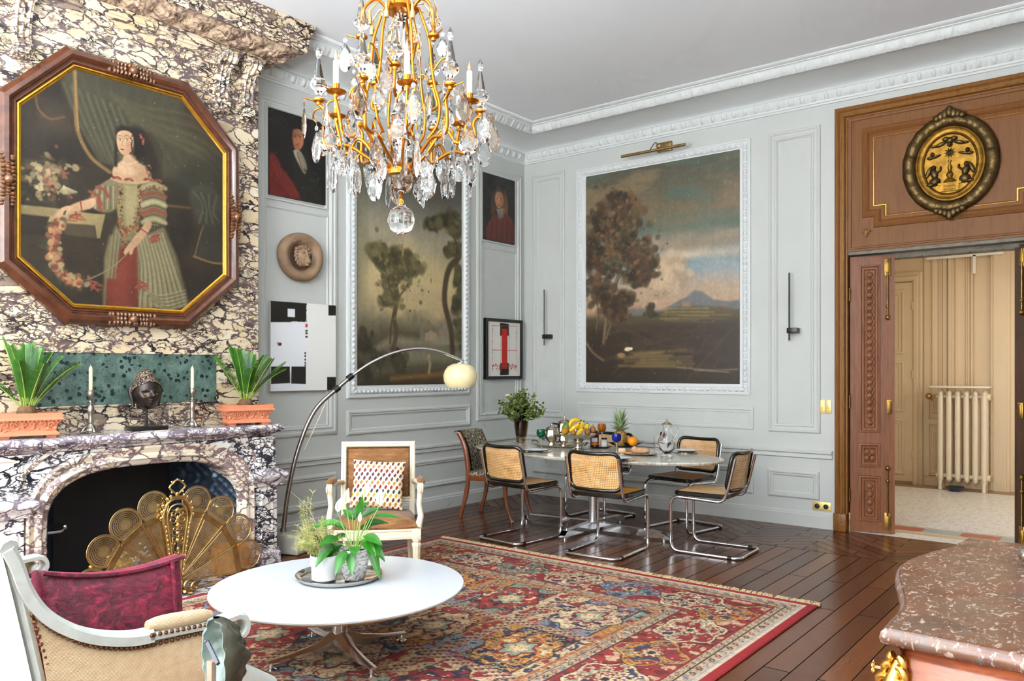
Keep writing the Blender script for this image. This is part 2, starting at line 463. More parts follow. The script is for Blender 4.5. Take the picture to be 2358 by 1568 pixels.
# ---- back wall, doorway cut out
b = MB()
b.bbox((0, 0, 0), (3.72, .3, CZ)); b.bbox((5.56, 0, 0), (RX, .3, CZ)); b.bbox((3.72, 0, 3.9), (5.56, .3, CZ)); b.bbox((3.72, .12, DZ), (5.56, .3, 3.9))
fr = BACK
DBL = [(0, 0), (.004, .012), (.014, .018), (.026, .018), (.034, .008), (.06, .008), (.066, .014), (.078, .012), (.088, 0)]
mold_rects(b, fr, [(.13, .605, .935, 3.862), (3.05, 3.555, .896, 3.837)], DBL)
mold_rects(b, fr, [(.20, .535, 1.01, 3.79), (3.13, 3.475, .975, 3.755)], [(0, 0), (.004, .007), (.01, .008), (.016, 0)])
mold_rects(b, fr, [(.783, 2.9, .905, 1.128)], [(0, 0), (.004, .009), (.014, .012), (.026, .01), (.032, .004), (.05, .004), (.056, 0)])
mold_rects(b, fr, [(3.04, 3.545, .262, .535), (.783, 2.9, .262, .535), (.13, .605, .262, .535)], PANEL)
rail(b, fr, 0, 3.665, .655); skirt(b, fr, 0, 3.68)
struct('wall_back', b, paint, None, True, 30)
b2 = MB(); R_ = rect(.771, 2.872, 1.25, 3.832)
ringmold(b2, fr, R_, [(0, 0), (.004, .016), (.02, .022), (.026, .014), (.034, .014), (.036, .022), (.07, .026), (.085, .01), (.125, .01), (.132, 0)])
beads(b2, fr, offset_poly(R_, .054), .062, .02, .02, .95)
struct('trim_2', b2, mold_paint, None, True, 40)

# ---- frieze moulding and coved cornice, mitred in the corner
def run(mb, prof, u_end_left=FY, u_end_back=RX):
    """prof: (offset from wall, z), swept along the left wall and then the back wall"""
    mb.loops([[Vector((d, u_end_left, z)) for d, z in prof], [Vector((d, -d, z)) for d, z in prof], [Vector((u_end_back, -d, z)) for d, z in prof]], False)
b = MB()
run(b, [(0, 4.012), (.014, 4.016), (.014, 4.032), (.024, 4.038), (.024, 4.048), (.018, 4.05), (.018, 4.06), (.05, 4.118), (.055, 4.128), (.048, 4.135), (.02, 4.137)])
def leafstrip(mb, fr, u0, u1, n, prof):
    """row of carved leaves and eggs standing on a sloping moulding; prof(t) -> (offset, z)"""
    per = 12; N = n * per + 1; vs = []
    T = 7
    def fn(i, j):
        u = u0 + (u1 - u0) * i; s = i * n; k = s - math.floor(s)
        tt = j; d, z = prof(tt)
        egg = max(0, 1 - ((k - .3) / .2) ** 2) * sin(pi * min(1, tt * 1.05)) ** .5
        leaf = max(0, 1 - ((k - .78) / .17) ** 2) * (.5 + .5 * cos((k - .78) * 55)) * sin(pi * tt) ** .5
        h = .020 * egg + .016 * leaf
        return fr(u, z - .3 * h, d + h)
    mb.grid(fn, N, T); return mb
pf = lambda t_: (.02 + .034 * t_, 4.058 + .062 * t_)
leafstrip(b, LEFT, -3.9, -.06, 34, pf); leafstrip(b, BACK, .06, RX, 54, pf)
struct('trim_3', b, mold_paint, None, True, 50)
b = MB()
cove = [(.02, 4.137)] + [(.44 - .42 * cos(k * pi / 2 / 10), 4.137 + .098 * sin(k * pi / 2 / 10)) for k in range(11)]
run(b, cove)
run(b, [(.40, 4.228), (.425, 4.226), (.43, 4.232), (.47, 4.285), (.475, 4.295), (.49, 4.296), (.49, 4.304), (.505, 4.306), (.53, 4.324), (.53, 4.33)])
def orn(mb, fr, u0, u1, n):
    def fn(i, j):
        s = i * n; u = u0 + (u1 - u0) * i
        w = abs(sin(pi * s)) * .5 + .5 * abs(sin(pi * s * 3 + 1.3 * j * 4)) * (.6 + .4 * sin(2 * pi * s * 2.3))
        h = .03 * w * sin(pi * (.1 + .85 * j))
        d = .425 + .05 * j; z = 4.222 + .064 * j
        return fr(u, z - h * .8, d + h * .25)
    mb.grid(fn, n * 14 + 1, 6)
orn(b, LEFT, -3.6, -.46, 24); orn(b, BACK, .46, RX, 44)
struct('trim_4', b, mold_paint, None, True, 60)

# ---- doorway: casing, overdoor panel, header
b = MB(); fr = BACK
CAS = [(0, 0), (0, .03), (.012, .045), (.035, .05), (.05, .035), (.062, .035), (.066, .045), (.09, .045), (.1, .02), (.112, .02), (.112, -.12)]
def half_ring(mb, x0, x1, z1, prof, z0=0.0):
    rings = []
    for d, h in prof:
        rings.append([fr(x0 + d, z0, h), fr(x0 + d, z1 - d, h), fr(x1 - d, z1 - d, h), fr(x1 - d, z0, h)])
    mb.loops(rings, False)
half_ring(b, 3.69, 5.59, 3.945, CAS, .17)
for x in (3.745, 5.535): b.rbox((x, -.02, .085), (.122, .10, .17), .012)
trim5 = struct('trim_5', b, oak_gold, None, True, 35)
b = MB()
half_ring(b, 3.762, 5.518, 3.873, [(0, .036), (.003, .047), (.009, .049), (.013, .036)], .17)
b.build('gilt_fillet', gilt, trim5)
b = MB()                                     # overdoor panel
b.bbox((3.80, -.012, 2.60), (5.48, .12, 3.835))
XA, XB = 4.64 - .72, 4.64 + .72
def notched(x0, x1, z0, z1, k): return [(x0, z0 + k), (x0 + k, z0 + k), (x0 + k, z0), (x1 - k, z0), (x1 - k, z0 + k), (x1, z0 + k), (x1, z1), (x0, z1)]
fo = lambda u, v, w: Vector((u, -.012 - w, v))
ringmold(b, fo, notched(3.93, 5.35, 2.80, 3.72, .10), [(0, 0), (.002, .014), (.014, .02), (.03, .012), (.05, .02), (.066, .006), (.09, .012), (.11, .002)])
ringmold(b, fo, rect(3.82, 5.46, 2.62, 3.82), [(0, 0), (.002, .01), (.014, .008), (.02, 0)])
over = struct('trim_6', b, oak_panel, None, True, 30)
b = MB(); ringmold(b, fo, notched(4.025, 5.255, 2.888, 3.63, .105), [(0, 0), (.002, .008), (.009, .009), (.012, 0)]); b.build('gilt_fillet', gilt, over)
b = MB()
for x in (3.965, 5.315):
    o = fo(x, 2.765, .012)
    b.ball(o, (.026, .014, .03), 10, 6); b.ball(o + Vector((-.03, 0, .012)), (.016, .01, .012), 8, 5); b.ball(o + Vector((.03, 0, .012)), (.016, .01, .012), 8, 5); b.ball(o + Vector((0, -.004, -.03)), (.012, .01, .016), 8, 5)
b.build('carved_flower', oak_gold, over)
b = MB()                                     # header beam seen under the panel
b.bbox((3.80, .0, 2.57), (5.48, .30, 2.60)); 
b.bbox((3.81, .13, 2.535), (5.47, .29, 2.57))
for k in range(9): b.bbox((3.83 + k * .19, .14, 2.528), (4.013 + k * .19, .28, 2.54))
struct('trim_7', b, mat('grey_wood', (120, 112, 98), .6, var=.3, vscale=12))

# ---- door leaves folded back into the hall
def door_leaf(name, x_h, sgn, m_main, rz, label_metal):
    """leaf hinged at x_h; local +x runs away from the hinge"""
    W_, Hh, th = .375, 2.55, .05
    root = bpy.data.objects.new(name, None); COL.objects.link(root); root.location = (x_h, .06, 0.005); root.rotation_euler = (0, 0, rz); root['kind'] = 'structure'
    S = lambda u, v, w: Vector((sgn * u, -w, v))
    mb = MB()
    slab(S, 0, W_, 0, Hh, -th / 2, th / 2, mb)
    for (v0, v1) in ((.10, .52), (.60, .82), (.92, 2.47)):
        ringmold(mb, lambda u, v, w: S(u, v, w + th / 2), rect(.075, .255, v0, v1), [(0, 0), (.003, .012), (.016, .014), (.026, -.004 + .008), (.04, .003), (.045, .01), (.052, .004)])
    mb.build('door_panel', m_main, root, True, 30)
    cv = MB(); O = lambda u, v, w: S(u, v, w + th / 2)
    for (v0, v1) in ((.16, .46), (.98, 2.41)):
        n = max(2, int((v1 - v0) / .062))
        for k in range(n):
            z = v0 + (k + .5) * (v1 - v0) / n
            M = Matrix.Diagonal((.030, .012, .030)).to_4x4()
            cv.ball(O(.165, z, .004), (.030, .014, .030), 8, 6)
            if 0 < k < n - 1:
                for s2 in (-1, 1): cv.ball(O(.165 + s2 * .024, z + .03, .004), (.012, .009, .016), 6, 4)
    for k in range(4):
        a = pi / 4 + k * pi / 2
        cv.ball(O(.165 + .035 * cos(a), .71 + .04 * sin(a), .004), (.026, .012, .03), 8, 6)
    cv.ball(O(.165, .71, .008), (.016, .014, .016), 8, 6)
    cv.build('carving', m_main, root)
    if label_metal:
        for z0, z1, zk in ((1.98, 2.53, 1.98), (.02, .60, .60)):
            bo = MB(); xx = .315
            bo.tube([O(xx, z0 + .02, .016), O(xx, z1 - .02, .016)], .008, 8)
            bo.ball(O(xx, zk, .018), (.022, .022, .024), 10, 8); bo.ball(O(xx, zk + (.1 if z0 > 1 else -.12), .016), (.015, .015, .018), 10, 6)
            zc = 2.44 if z0 > 1 else .11
            o = bo.build('bolt', antique, root)
            pl = MB(); pl.rbox(O(xx, zc, .008), (.055, .012, .16), .006); pl.rbox(O(xx, zc, .018), (.03, .016, .10), .006)
            pl.build('bolt_case', antique, o)
        pl = MB(); pl.rbox(O(.33, 1.16, .004), (.045, .01, .13), .004); pl.rbox(O(.33, 1.16, .01), (.028, .008, .10), .004); pl.build('lock_plate', antique, root)
        for z in (.33, 1.2, 2.2):
            pl = MB(); pl.tube([O(-.004, z - .06, .02), O(-.004, z + .06, .02)], .008, 8); pl.build('hinge', antique, root)
    return root
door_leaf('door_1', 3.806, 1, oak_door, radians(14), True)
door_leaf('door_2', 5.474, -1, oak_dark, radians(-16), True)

# ---- hall beyond
b = MB(); b.bbox((2.2, 3.8, 0), (6.6, 3.9, 3.3))
H = lambda u, v, w: Vector((u, 3.8 - w, v))
for u0, u1, d in ((3.70, 3.76, .02), (3.92, 3.965, .03), (3.985, 4.02, .05), (4.235, 4.26, .03), (4.275, 4.29, .015), (4.46, 4.66, .05), (4.49, 4.63, .065)):
    slab(H, u0, u1, .12 if u0 < 4.4 else 0, 3.3, 0, d, b)
ringmold(b, H, rect(3.78, 3.92, .95, 3.2), PANEL); ringmold(b, H, rect(3.78, 3.92, .15, .75), PANEL); ringmold(b, H, rect(4.05, 4.23, .95, 3.2), PANEL)
slab(H, 3.7, 4.46, 0, .1, 0, .02, b); slab(H, 3.7, 4.46, .8, .86, 0, .025, b)
struct('wall_hall_back', b, hall_paint, None, True, 30)
b = MB(); b.bbox((2.2, .3, 0), (2.3, 3.8, 3.3)); struct('wall_hall_left', b, hall_paint)
b = MB(); b.bbox((6.5, .3, 0), (6.6, 3.8, 3.3)); struct('wall_hall_right', b, hall_paint)
b = MB()                                     # painted hall door
slab(H, 2.86, 3.56, .03, 2.66, .0, .03, b)
Hd = lambda u, v, w: H(u, v, w + .03)
for v0, v1 in ((.12, .85), (.95, 1.62), (1.72, 2.56)):
    ringmold(b, Hd, rect(2.98, 3.46, v0, v1), [(0, 0), (.003, .012), (.02, .016), (.03, .004), (.05, .004), (.056, .01), (.065, 0)])
d3 = struct('door_3', b, hall_paint, None, True, 30)
b = MB()
for r in ([(.0, 0), (.0, .03), (.02, .04), (.05, .03), (.06, .05), (.1, .05), (.12, .03), (.12, 0)],):
    b.loops([[H(3.68 - d, 0, h), H(3.68 - d, 2.80 - d, h), H(2.7, 2.80 - d, h)] for d, h in r], False)
b.build('door_frame', hall_paint, d3, True, 30)
for z in (.4, 1.45, 2.35):
    h = MB(); h.tube([H(3.565, z - .05, .035), H(3.565, z + .05, .035)], .012, 8); h.build('hinge', hall_paint, d3)
b = MB(); slab(H, 3.74, 4.60, 2.935, 2.965, .07, .10, b); slab(H, 4.27, 4.30, 2.72, 2.95, .07, .1, b); struct('trim_8', b, mat('white_lacquer', (246, 243, 236), .4, var=.02))
# ================================================================== painted surfaces: colours worked out with numpy, stored on the mesh
RNG = np.random.default_rng(11)
def vnoise(shape, cells, oct=4, rough=.55, ax=(1, 1)):
    h, w = shape; out = np.zeros(shape); amp = 1; tot = 0
    for o in range(oct):
        gy = max(2, int(cells * ax[1] * 2 ** o * h / max(h, w)) + 2); gx = max(2, int(cells * ax[0] * 2 ** o * w / max(h, w)) + 2)
        g = RNG.random((gy, gx))
        yy = np.linspace(0, gy - 1.001, h); xx = np.linspace(0, gx - 1.001, w)
        y0 = yy.astype(int); x0 = xx.astype(int); fy = yy - y0; fx = xx - x0
        fy = (fy * fy * (3 - 2 * fy))[:, None]; fx = (fx * fx * (3 - 2 * fx))[None, :]
        a = g[y0][:, x0]; b = g[y0][:, x0 + 1]; c = g[y0 + 1][:, x0]; d = g[y0 + 1][:, x0 + 1]
        out += amp * ((a * (1 - fx) + b * fx) * (1 - fy) + (c * (1 - fx) + d * fx) * fy); tot += amp; amp *= rough
    return out / tot
def hx(c):
    if isinstance(c, str): c = c.lstrip('#'); return np.array([int(c[i:i + 2], 16) / 255 for i in (0, 2, 4)])
    c = np.array(c, float); return c / 255 if c.max() > 1 else c
class Paint:
    """a flat picture of the rectangle u0..u1 x v0..v1 (metres); conv turns the caller's points into (u, v)"""
    def __init__(s, u0, u1, v0, v1, res, conv=lambda a, b: (a, b)):
        s.u0, s.u1, s.v0, s.v1 = u0, u1, v0, v1; s.conv = conv
        s.w = int((u1 - u0) / res) + 1; s.h = int((v1 - v0) / res) + 1
        s.U, s.V = np.meshgrid(np.linspace(u0, u1, s.w), np.linspace(v0, v1, s.h))
        s.C = np.zeros((s.h, s.w, 3)); s.k = 1.0
    def pt(s, p): return np.array(s.conv(p[0], p[1]))
    def sz(s, k): return k * s.k                      # caller's lengths to metres
    def box(s, a, b, m):
        i0 = np.clip(int((a[0] - m - s.u0) / (s.u1 - s.u0) * (s.w - 1)), 0, s.w); i1 = np.clip(int((b[0] + m - s.u0) / (s.u1 - s.u0) * (s.w - 1)) + 2, 0, s.w)
        j0 = np.clip(int((a[1] - m - s.v0) / (s.v1 - s.v0) * (s.h - 1)), 0, s.h); j1 = np.clip(int((b[1] + m - s.v0) / (s.v1 - s.v0) * (s.h - 1)) + 2, 0, s.h)
        return slice(j0, j1), slice(i0, i1)
    def put(s, sl, m, col):
        col = hx(col) if not isinstance(col, np.ndarray) or col.ndim == 1 else col
        s.C[sl] = s.C[sl] * (1 - m[..., None]) + col * m[..., None]
    def fill(s, f, stops):
        """colour ramp over a 0..1 field"""
        xs = [p for p, _ in stops]; cs = np.array([hx(c) for _, c in stops])
        return np.stack([np.interp(f, xs, cs[:, k]) for k in range(3)], -1)
    def poly(s, pts, col, soft=2, a=1.0, col2=None, d=(0, -1), smooth=0, tex=0):
        P = [s.pt(p) for p in pts]
        if smooth: P = [np.array((q.x, q.y)) for q in spline([(p[0], p[1], 0) for p in P], smooth, True)]
        P = np.array(P); so = s.sz(soft); sl = s.box(P.min(0), P.max(0), so)
        U, V = s.U[sl], s.V[sl]
        if U.size == 0: return
        inside = np.zeros(U.shape, bool); dist = np.full(U.shape, 1e9)
        for i in range(len(P)):
            x1, y1 = P[i - 1]; x2, y2 = P[i]
            if abs(y2 - y1) > 1e-12:
                c = ((y1 > V) != (y2 > V)) & (U < (x2 - x1) * (V - y1) / (y2 - y1) + x1); inside ^= c
            L = (x2 - x1) ** 2 + (y2 - y1) ** 2 + 1e-12
            t = np.clip(((U - x1) * (x2 - x1) + (V - y1) * (y2 - y1)) / L, 0, 1)
            dist = np.minimum(dist, np.hypot(U - x1 - t * (x2 - x1), V - y1 - t * (y2 - y1)))
        sd = np.where(inside, dist, -dist)
        m = np.clip(.5 + sd / max(so, 1e-6), 0, 1) * a
        c = hx(col)
        if col2 is not None:
            q = U * d[0] + V * d[1]; q = (q - q.min()) / (q.max() - q.min() + 1e-9)
            c = c * (1 - q[..., None]) + hx(col2) * q[..., None]
        if tex: c = c * (1 + tex * (vnoise(U.shape, 12, 4) - .5))[..., None]
        s.put(sl, m, c)
    def ell(s, c, rx, ry, col, ang=0, soft=.5, a=1.0, col2=None):
        """soft: share of the radius that fades"""
        P = s.pt(c); rx, ry = s.sz(rx), s.sz(ry); R = max(rx, ry) * (1 + soft); sl = s.box(P - R, P + R, 0)
        U, V = s.U[sl] - P[0], s.V[sl] - P[1]
        if U.size == 0: return
        ca, sa = cos(ang), sin(ang); x = (U * ca + V * sa) / rx; y = (-U * sa + V * ca) / ry
        r = np.sqrt(x * x + y * y); m = np.clip((1 + soft * .5 - r) / max(soft, .02), 0, 1) * a
        cc = hx(col)
        if col2 is not None:
            q = np.clip((x - y) * .35 + .5, 0, 1)[..., None]; cc = cc * (1 - q) + hx(col2) * q
        s.put(sl, m, cc)
    def line(s, pts, wd, col, soft=1.0, a=1.0, sm=0, taper=False):
        P = [s.pt(p) for p in pts]
        if sm: P = [np.array((q.x, q.y)) for q in spline([(p[0], p[1], 0) for p in P], sm)]
        P = np.array(P); wd = s.sz(wd) / 2; so = s.sz(soft); sl = s.box(P.min(0), P.max(0), wd + so)
        U, V = s.U[sl], s.V[sl]
        if U.size == 0: return
        m = np.zeros(U.shape)
        for i in range(len(P) - 1):
            x1, y1 = P[i]; x2, y2 = P[i + 1]; L = (x2 - x1) ** 2 + (y2 - y1) ** 2 + 1e-12
            t = np.clip(((U - x1) * (x2 - x1) + (V - y1) * (y2 - y1)) / L, 0, 1)
            d = np.hypot(U - x1 - t * (x2 - x1), V - y1 - t * (y2 - y1))
            ww = wd * (1 - (i + t) / (len(P) - 1) * .85) if taper else wd
            m = np.maximum(m, np.clip((ww - d) / so + .5, 0, 1))
        s.put(sl, m * a, col)
    def blobs(s, n, region, size, cols, rnd, asp=.6, a=.9, soft=.5):
        """scatter of dabs; region(rnd) gives a point"""
        for _ in range(n):
            p = region(rnd); z = size * (.5 + rnd.random())
            s.ell(p, z, z * (asp + (1 - asp) * rnd.random()), rnd.choice(cols), rnd.random() * 3.14, soft, a * (.6 + .4 * rnd.random()))
    def glaze(s, sat, tint, gain=1.0):
        g = (s.C @ np.array([.3, .59, .11]))[..., None]
        s.C = (g + (s.C - g) * sat) * hx(tint) * gain
    def age(s, dark=.12, specks=60, tone=.10):
        s.C *= (1 + tone * (vnoise(s.C.shape[:2], 8, 5) - .5))[..., None]
        s.C *= (1 + .12 * (vnoise(s.C.shape[:2], 90, 2) - .5))[..., None]
        rnd = random.Random(3)
        for _ in range(specks):
            j, i = rnd.randrange(s.h), rnd.randrange(s.w); s.C[j:j + rnd.choice((1, 1, 2, 3)), i:i + 1] = s.C[j, i] * .5 + .32
    def mesh(s, name, fr, material, parent=None, keep=None, smooth=False):
        """grid mesh carrying the colours; fr(u, v) -> point"""
        h, w = s.h, s.w
        o = np.array(fr(0, 0)); eu = np.array(fr(1, 0)) - o; ev = np.array(fr(0, 1)) - o
        co = o + s.U[..., None] * eu + s.V[..., None] * ev
        idx = np.arange(h * w).reshape(h, w)
        q = np.stack([idx[:-1, :-1], idx[:-1, 1:], idx[1:, 1:], idx[1:, :-1]], -1).reshape(-1, 4)
        C = s.C.reshape(-1, 3)
        if keep is not None:
            k = keep(s.U, s.V).reshape(-1); q = q[k[q].all(1)]
            used = np.unique(q); mp = np.zeros(h * w, int); mp[used] = np.arange(len(used)); q = mp[q]; co = co.reshape(-1, 3)[used]; C = C[used]
        return color_mesh(name, co.reshape(-1, 3), q, C, material, parent)
def color_mesh(name, co, q, C, material, parent=None):
    me = bpy.data.meshes.new(name); nv = len(co)
    me.vertices.add(nv); me.vertices.foreach_set('co', np.ascontiguousarray(co, np.float32).ravel())
    me.loops.add(q.size); me.loops.foreach_set('vertex_index', q.ravel().astype(np.int32))
    me.polygons.add(len(q)); me.polygons.foreach_set('loop_start', np.arange(0, q.size, q.shape[1], dtype=np.int32)); me.polygons.foreach_set('loop_total', np.full(len(q), q.shape[1], np.int32))
    me.update(); me.validate()
    at = me.color_attributes.new('paint', 'FLOAT_COLOR', 'POINT')
    C = np.clip(C, 0, 1); L = np.where(C <= .04045, C / 12.92, ((C + .055) / 1.055) ** 2.4)
    at.data.foreach_set('color', np.ascontiguousarray(np.concatenate([L, np.ones((nv, 1))], 1), np.float32).ravel())
    me.materials.append(material)
    o = bpy.data.objects.new(name, me); link(o, parent); return o
def painted(name, rough=.5, bump=.1, bscale=300, sheen=0):
    m, t = newmat(name)
    a = t.n.new('ShaderNodeAttribute'); a.attribute_name = 'paint'; setc(t, 'Base Color', a.outputs['Color'])
    t.bsdf.inputs['Roughness'].default_value = rough
    if sheen: t.bsdf.inputs['Sheen Weight'].default_value = sheen
    if bump: t.bump(t.noise(t.coord(), bscale, 3), bump, .002)
    return m
oil = painted('oil_paint', .42, .12, 220)
# ================================================================== chimney breast and marble fireplace (centre y = -5)
CY = -5.0
om = thing('overmantel', 'tall veined marble chimney breast with carved cornice and brackets above the fireplace', 'chimney breast', (0, 0, 0))
b = MB(); b.bbox((0.002, -6.05, 1.0812), (.30, -3.95, 4.05)); b.build('marble_panel', marble_high, om, False)
b = MB(); b.bbox((.29, -5.66, 1.255), (.306, -4.33, 1.632)); b.build('green_band', green_marble, om, False)
b = MB()
b.bbox((.30, -5.68, 1.62), (.312, -4.31, 1.635)); b.bbox((.30, -5.68, 1.25), (.312, -4.31, 1.26))
b.build('band_edge', marble_high, om, False)
def crown(prof):
    return [[Vector((0.004, -3.95 + d, z)), Vector((.30 + d, -3.95 + d, z)), Vector((.30 + d, -6.05 - d, z)), Vector((0.004, -6.05 - d, z))] for d, z in prof]
b = MB()
b.loops(crown([(0, 3.965), (.02, 3.968), (.022, 3.985), (.034, 3.99), (.045, 4.02), (.055, 4.022), (.055, 4.035), (.05, 4.04)]), False)
b.loops(crown([(.245, 4.112), (.26, 4.105), (.275, 4.108), (.278, 4.135), (.285, 4.14), (.288, 4.21), (.296, 4.22), (.30, 4.25), (.318, 4.285), (.325, 4.328)]), False)
b.build('cornice', marble_high, om, True, 40)
acan = mat('carved_marble', (150, 128, 112), .3, var=.5, vscale=14, bump=.2, bscale=50)
m, t = newmat('carved_violet_marble'); v = t.coord()
setc(t, 'Base Color', t.ramp(t.noise(v, 11, 5, .6, .8), [(.28, '#3b2c2e'), (.42, '#8d7468'), (.52, '#cbb294'), (.6, '#5a4042'), (.72, '#d8c4a4')])); t.bsdf.inputs['Roughness'].default_value = .3; carved = m
b = MB()
def acanthus(u):       # u in leaf units, returns height profile over t
    k = u - math.floor(u)
    return k
def band(p0, p1, n, nd):
    """carved leaf band between two corner lines; p(d, z) with nd the outward direction"""
    NU, NVV = n * 16 + 1, 12
    def fn(i, j):
        u = i * n; k = u - math.floor(u); s_ = 2 * abs(k - .5)
        lobe = .5 + .5 * cos(2 * pi * (k * 6 + .35 * sin(j * 9)))
        h = .030 * (1 - s_ ** 2) * sin(pi * min(1, j * 1.02)) + .016 * lobe * (1 - .4 * s_) * sin(pi * j) + .012 * cos(2 * pi * (j * 3 + k)) * (1 - s_)
        d = .05 + .2 * j ** 1.2; z = 4.036 + .078 * j ** .8
        a = p0(d); c = p1(d); P = a.lerp(c, i)
        return Vector((P.x + nd[0] * h * .6, P.y + nd[1] * h * .6, z - h * .9))
    b.grid(fn, NU, NVV)
band(lambda d: Vector((.30 + d, -6.05 - d, 0)), lambda d: Vector((.30 + d, -3.95 + d, 0)), 11, (1, 0))
band(lambda d: Vector((.30 + d, -3.95 + d, 0)), lambda d: Vector((0.01, -3.95 + d, 0)), 3, (0, 1))
b.build('carved_band', carved, om, True, 60)
for y in (-4.29, -4.07, -5.71, -5.93):
    b = MB(); prof = []
    pts = [(0, 3.50), (.035, 3.505), (.062, 3.53), (.072, 3.56), (.064, 3.59), (.045, 3.615), (.036, 3.66), (.042, 3.72), (.06, 3.79), (.088, 3.85), (.125, 3.88), (.155, 3.905), (.165, 3.935), (.155, 3.958), (.13, 3.965), (0, 3.965)]
    NW = 13
    def fn(i, j):
        w, z = SP[int(round(i * (len(SP) - 1)))]
        a = (j - .5) * 2
        rid = .010 * cos(a * pi * 3) if abs(a) < .98 else 0
        lf = .010 * sin(z * 70 + abs(a) * 5) * (1 - abs(a)) if 3.56 < z < 3.88 else 0
        return Vector((.30 + max(0, w + (rid + lf) * (w > .01)), y + a * .062 * (1 if z > 3.86 else .86), z))
    SP = [(q.x, q.y) for q in spline([(w, z, 0) for w, z in pts], 4)]
    b.grid(fn, len(SP), NW)
    for sgn in (-1, 1):          # side cheeks
        cheek = [Vector((.30 + w, y + sgn * .062 * (1 if z > 3.86 else .86), z)) for w, z in SP]
        b.add(cheek, [tuple(range(len(cheek)))])
        b.tube([Vector((.30 + .115, y + sgn * .06, 3.93)) + Vector((.035 * cos(a_) * k_, 0, .03 * sin(a_) * k_)) for a_, k_ in [(q * .5, 1 - q * .06) for q in range(14)]], .007, 6)
    b.ball((.365, y, 3.545), (.02, .05, .03), 10, 6)
    b.build('bracket', marble_high, om, True, 50)

# ---- fireplace
fp = thing('fireplace', 'carved white and violet veined marble fireplace with arched opening and mantel shelf', 'fireplace', (0, 0, 0))
XF = .64; YA, YB = -5.99, -4.01; ZS = 1.08
b = MB()     # shelf
SH = [(-.035, .985), (-.02, .99), (-.015, 1.002), (.015, 1.02), (.03, 1.022), (.035, 1.03), (.05, 1.035), (.056, 1.05), (.052, 1.068), (.04, ZS), (.0, ZS)]
def shelf_ring(d, z):
    pts = [(0.01, YB + d), (XF + d, YB + d), (XF + d, YA - d), (0.01, YA - d)]
    return [Vector((x, y, z)) for x, y in [pts[0], (XF + d - .05, YB + d), (XF + d - .012, YB + d - .012), (XF + d, YB + d - .05), (XF + d, YA - d + .05), (XF + d - .012, YA - d + .012), (XF + d - .05, YA - d), pts[3]]]
b.loops([shelf_ring(d, z) for d, z in SH], True, True, True)
b.build('mantel_shelf', marble_shelf, fp, True, 30)
# opening curve (half width .67, springing .50, crown .85)
def arch(off=0.0, n=28):
    hw = .665 + off; sp = .50; top = .852 + off
    pts = [(CY - hw, 0.0), (CY - hw, .2), (CY - hw, .4)]
    pts += [(CY - hw * abs(cos(a)) ** .62 * (1 if cos(a) > 0 else -1), sp + (top - sp) * sin(a) ** .75) for a in [pi * k / n for k in range(n + 1)]]
    return pts + [(CY + hw, .4), (CY + hw, .2), (CY + hw, 0.0)]
b = MB(); inner = arch(.13); m_ = len(inner)
outer = []
for (y, z) in inner:
    if z < .5: outer.append((YA + .03 if y < CY else YB - .03, z))
    else:
        a = atan2(z - .5, y - CY); hw = (YB - YA) / 2 - .03; hh = .485
        k = min(hw / max(1e-6, abs(cos(a))), hh / max(1e-6, abs(sin(a)))); outer.append((CY + k * cos(a), .5 + k * sin(a)))
b.loops([[Vector((XF - .03, y, z)) for y, z in inner], [Vector((XF - .03, y, z)) for y, z in outer]], False)
for sy in (YA + .03, YB - .03): b.bbox((0.004, sy - .004, 0), (XF - .03, sy + .004, .99))
b.build('surround', marble_low, fp, True, 30)
b = MB()
pr = [(.135, -.03), (.133, -.005), (.12, .004), (.10, -.004), (.085, -.012), (.07, .006), (.05, .006), (.04, -.008), (.02, -.012), (.004, -.03), (0, -.06), (0, -.22)]
b.loops([[Vector((XF + h, y, z)) for y, z in arch(d)] for d, h in pr], False)
b.build('arch_moulding', breccia('marble_cream', '#efe6d8', '#dcc7a8', '#6a5c5a', 1.0), fp, True, 50)
for s in (-1, 1):
    yc = CY + s * .90
    b = MB()    # capital, jamb panel and plinth of one pilaster
    b.loops([[Vector((XF - .035 + d, yc + a * (.088 + d * .8), z)) for a in (-1, 1)] + [Vector((XF - .12, yc + .088 + d * .8, z)), Vector((XF - .12, yc - .088 - d * .8, z))] for d, z in [(.035, .60), (.05, .605), (.052, .625), (.06, .64), (.085, .665), (.09, .685), (.082, .705), (.05, .72), (.02, .74)]], True, True, True)
    b.build('capital', marble_shelf, fp, True, 40)
    b = MB(); b.bbox((XF - .06, yc - .088, .10), (XF, yc + .088, .605))
    def archp(d): return [(yc - .055 + d, .16 + d), (yc + .055 - d, .16 + d)] + [(yc + (.055 - d) * cos(q), .50 + (.055 - d) * sin(q)) for q in [k * pi / 8 for k in range(9)]]
    b.loops([[Vector((XF + h, y, z)) for y, z in archp(d)] for d, h in [(0, 0), (.003, .010), (.012, .010), (.016, .0), (.02, -.006 + .007)]], True)
    b.build('jamb', marble_low, fp, True, 30)
    b = MB(); b.loops([[Vector((0.004, yc - .10 - d, z)), Vector((XF + .008 + d, yc - .10 - d, z)), Vector((XF + .008 + d, yc + .10 + d, z)), Vector((0.004, yc + .10 + d, z))] for d, z in [(.012, 0), (.012, .085), (.004, .095), (0, .12)]], True, True, True)
    b.build('plinth', marble_shelf, fp, True, 30)
    b = MB()    # upper block above the capital with its ear scroll
    b.bbox((XF - .06, yc - .085, .72), (XF - .012, yc + .085, .985))
    ringmold(b, lambda u, v, w: Vector((XF - .012 + w, u, v)), rect(yc - .07, yc + .07, .77, .96), [(0, 0), (.003, .008), (.01, .008), (.014, 0)])
    b.build('corner_block', marble_low, fp, True, 30)
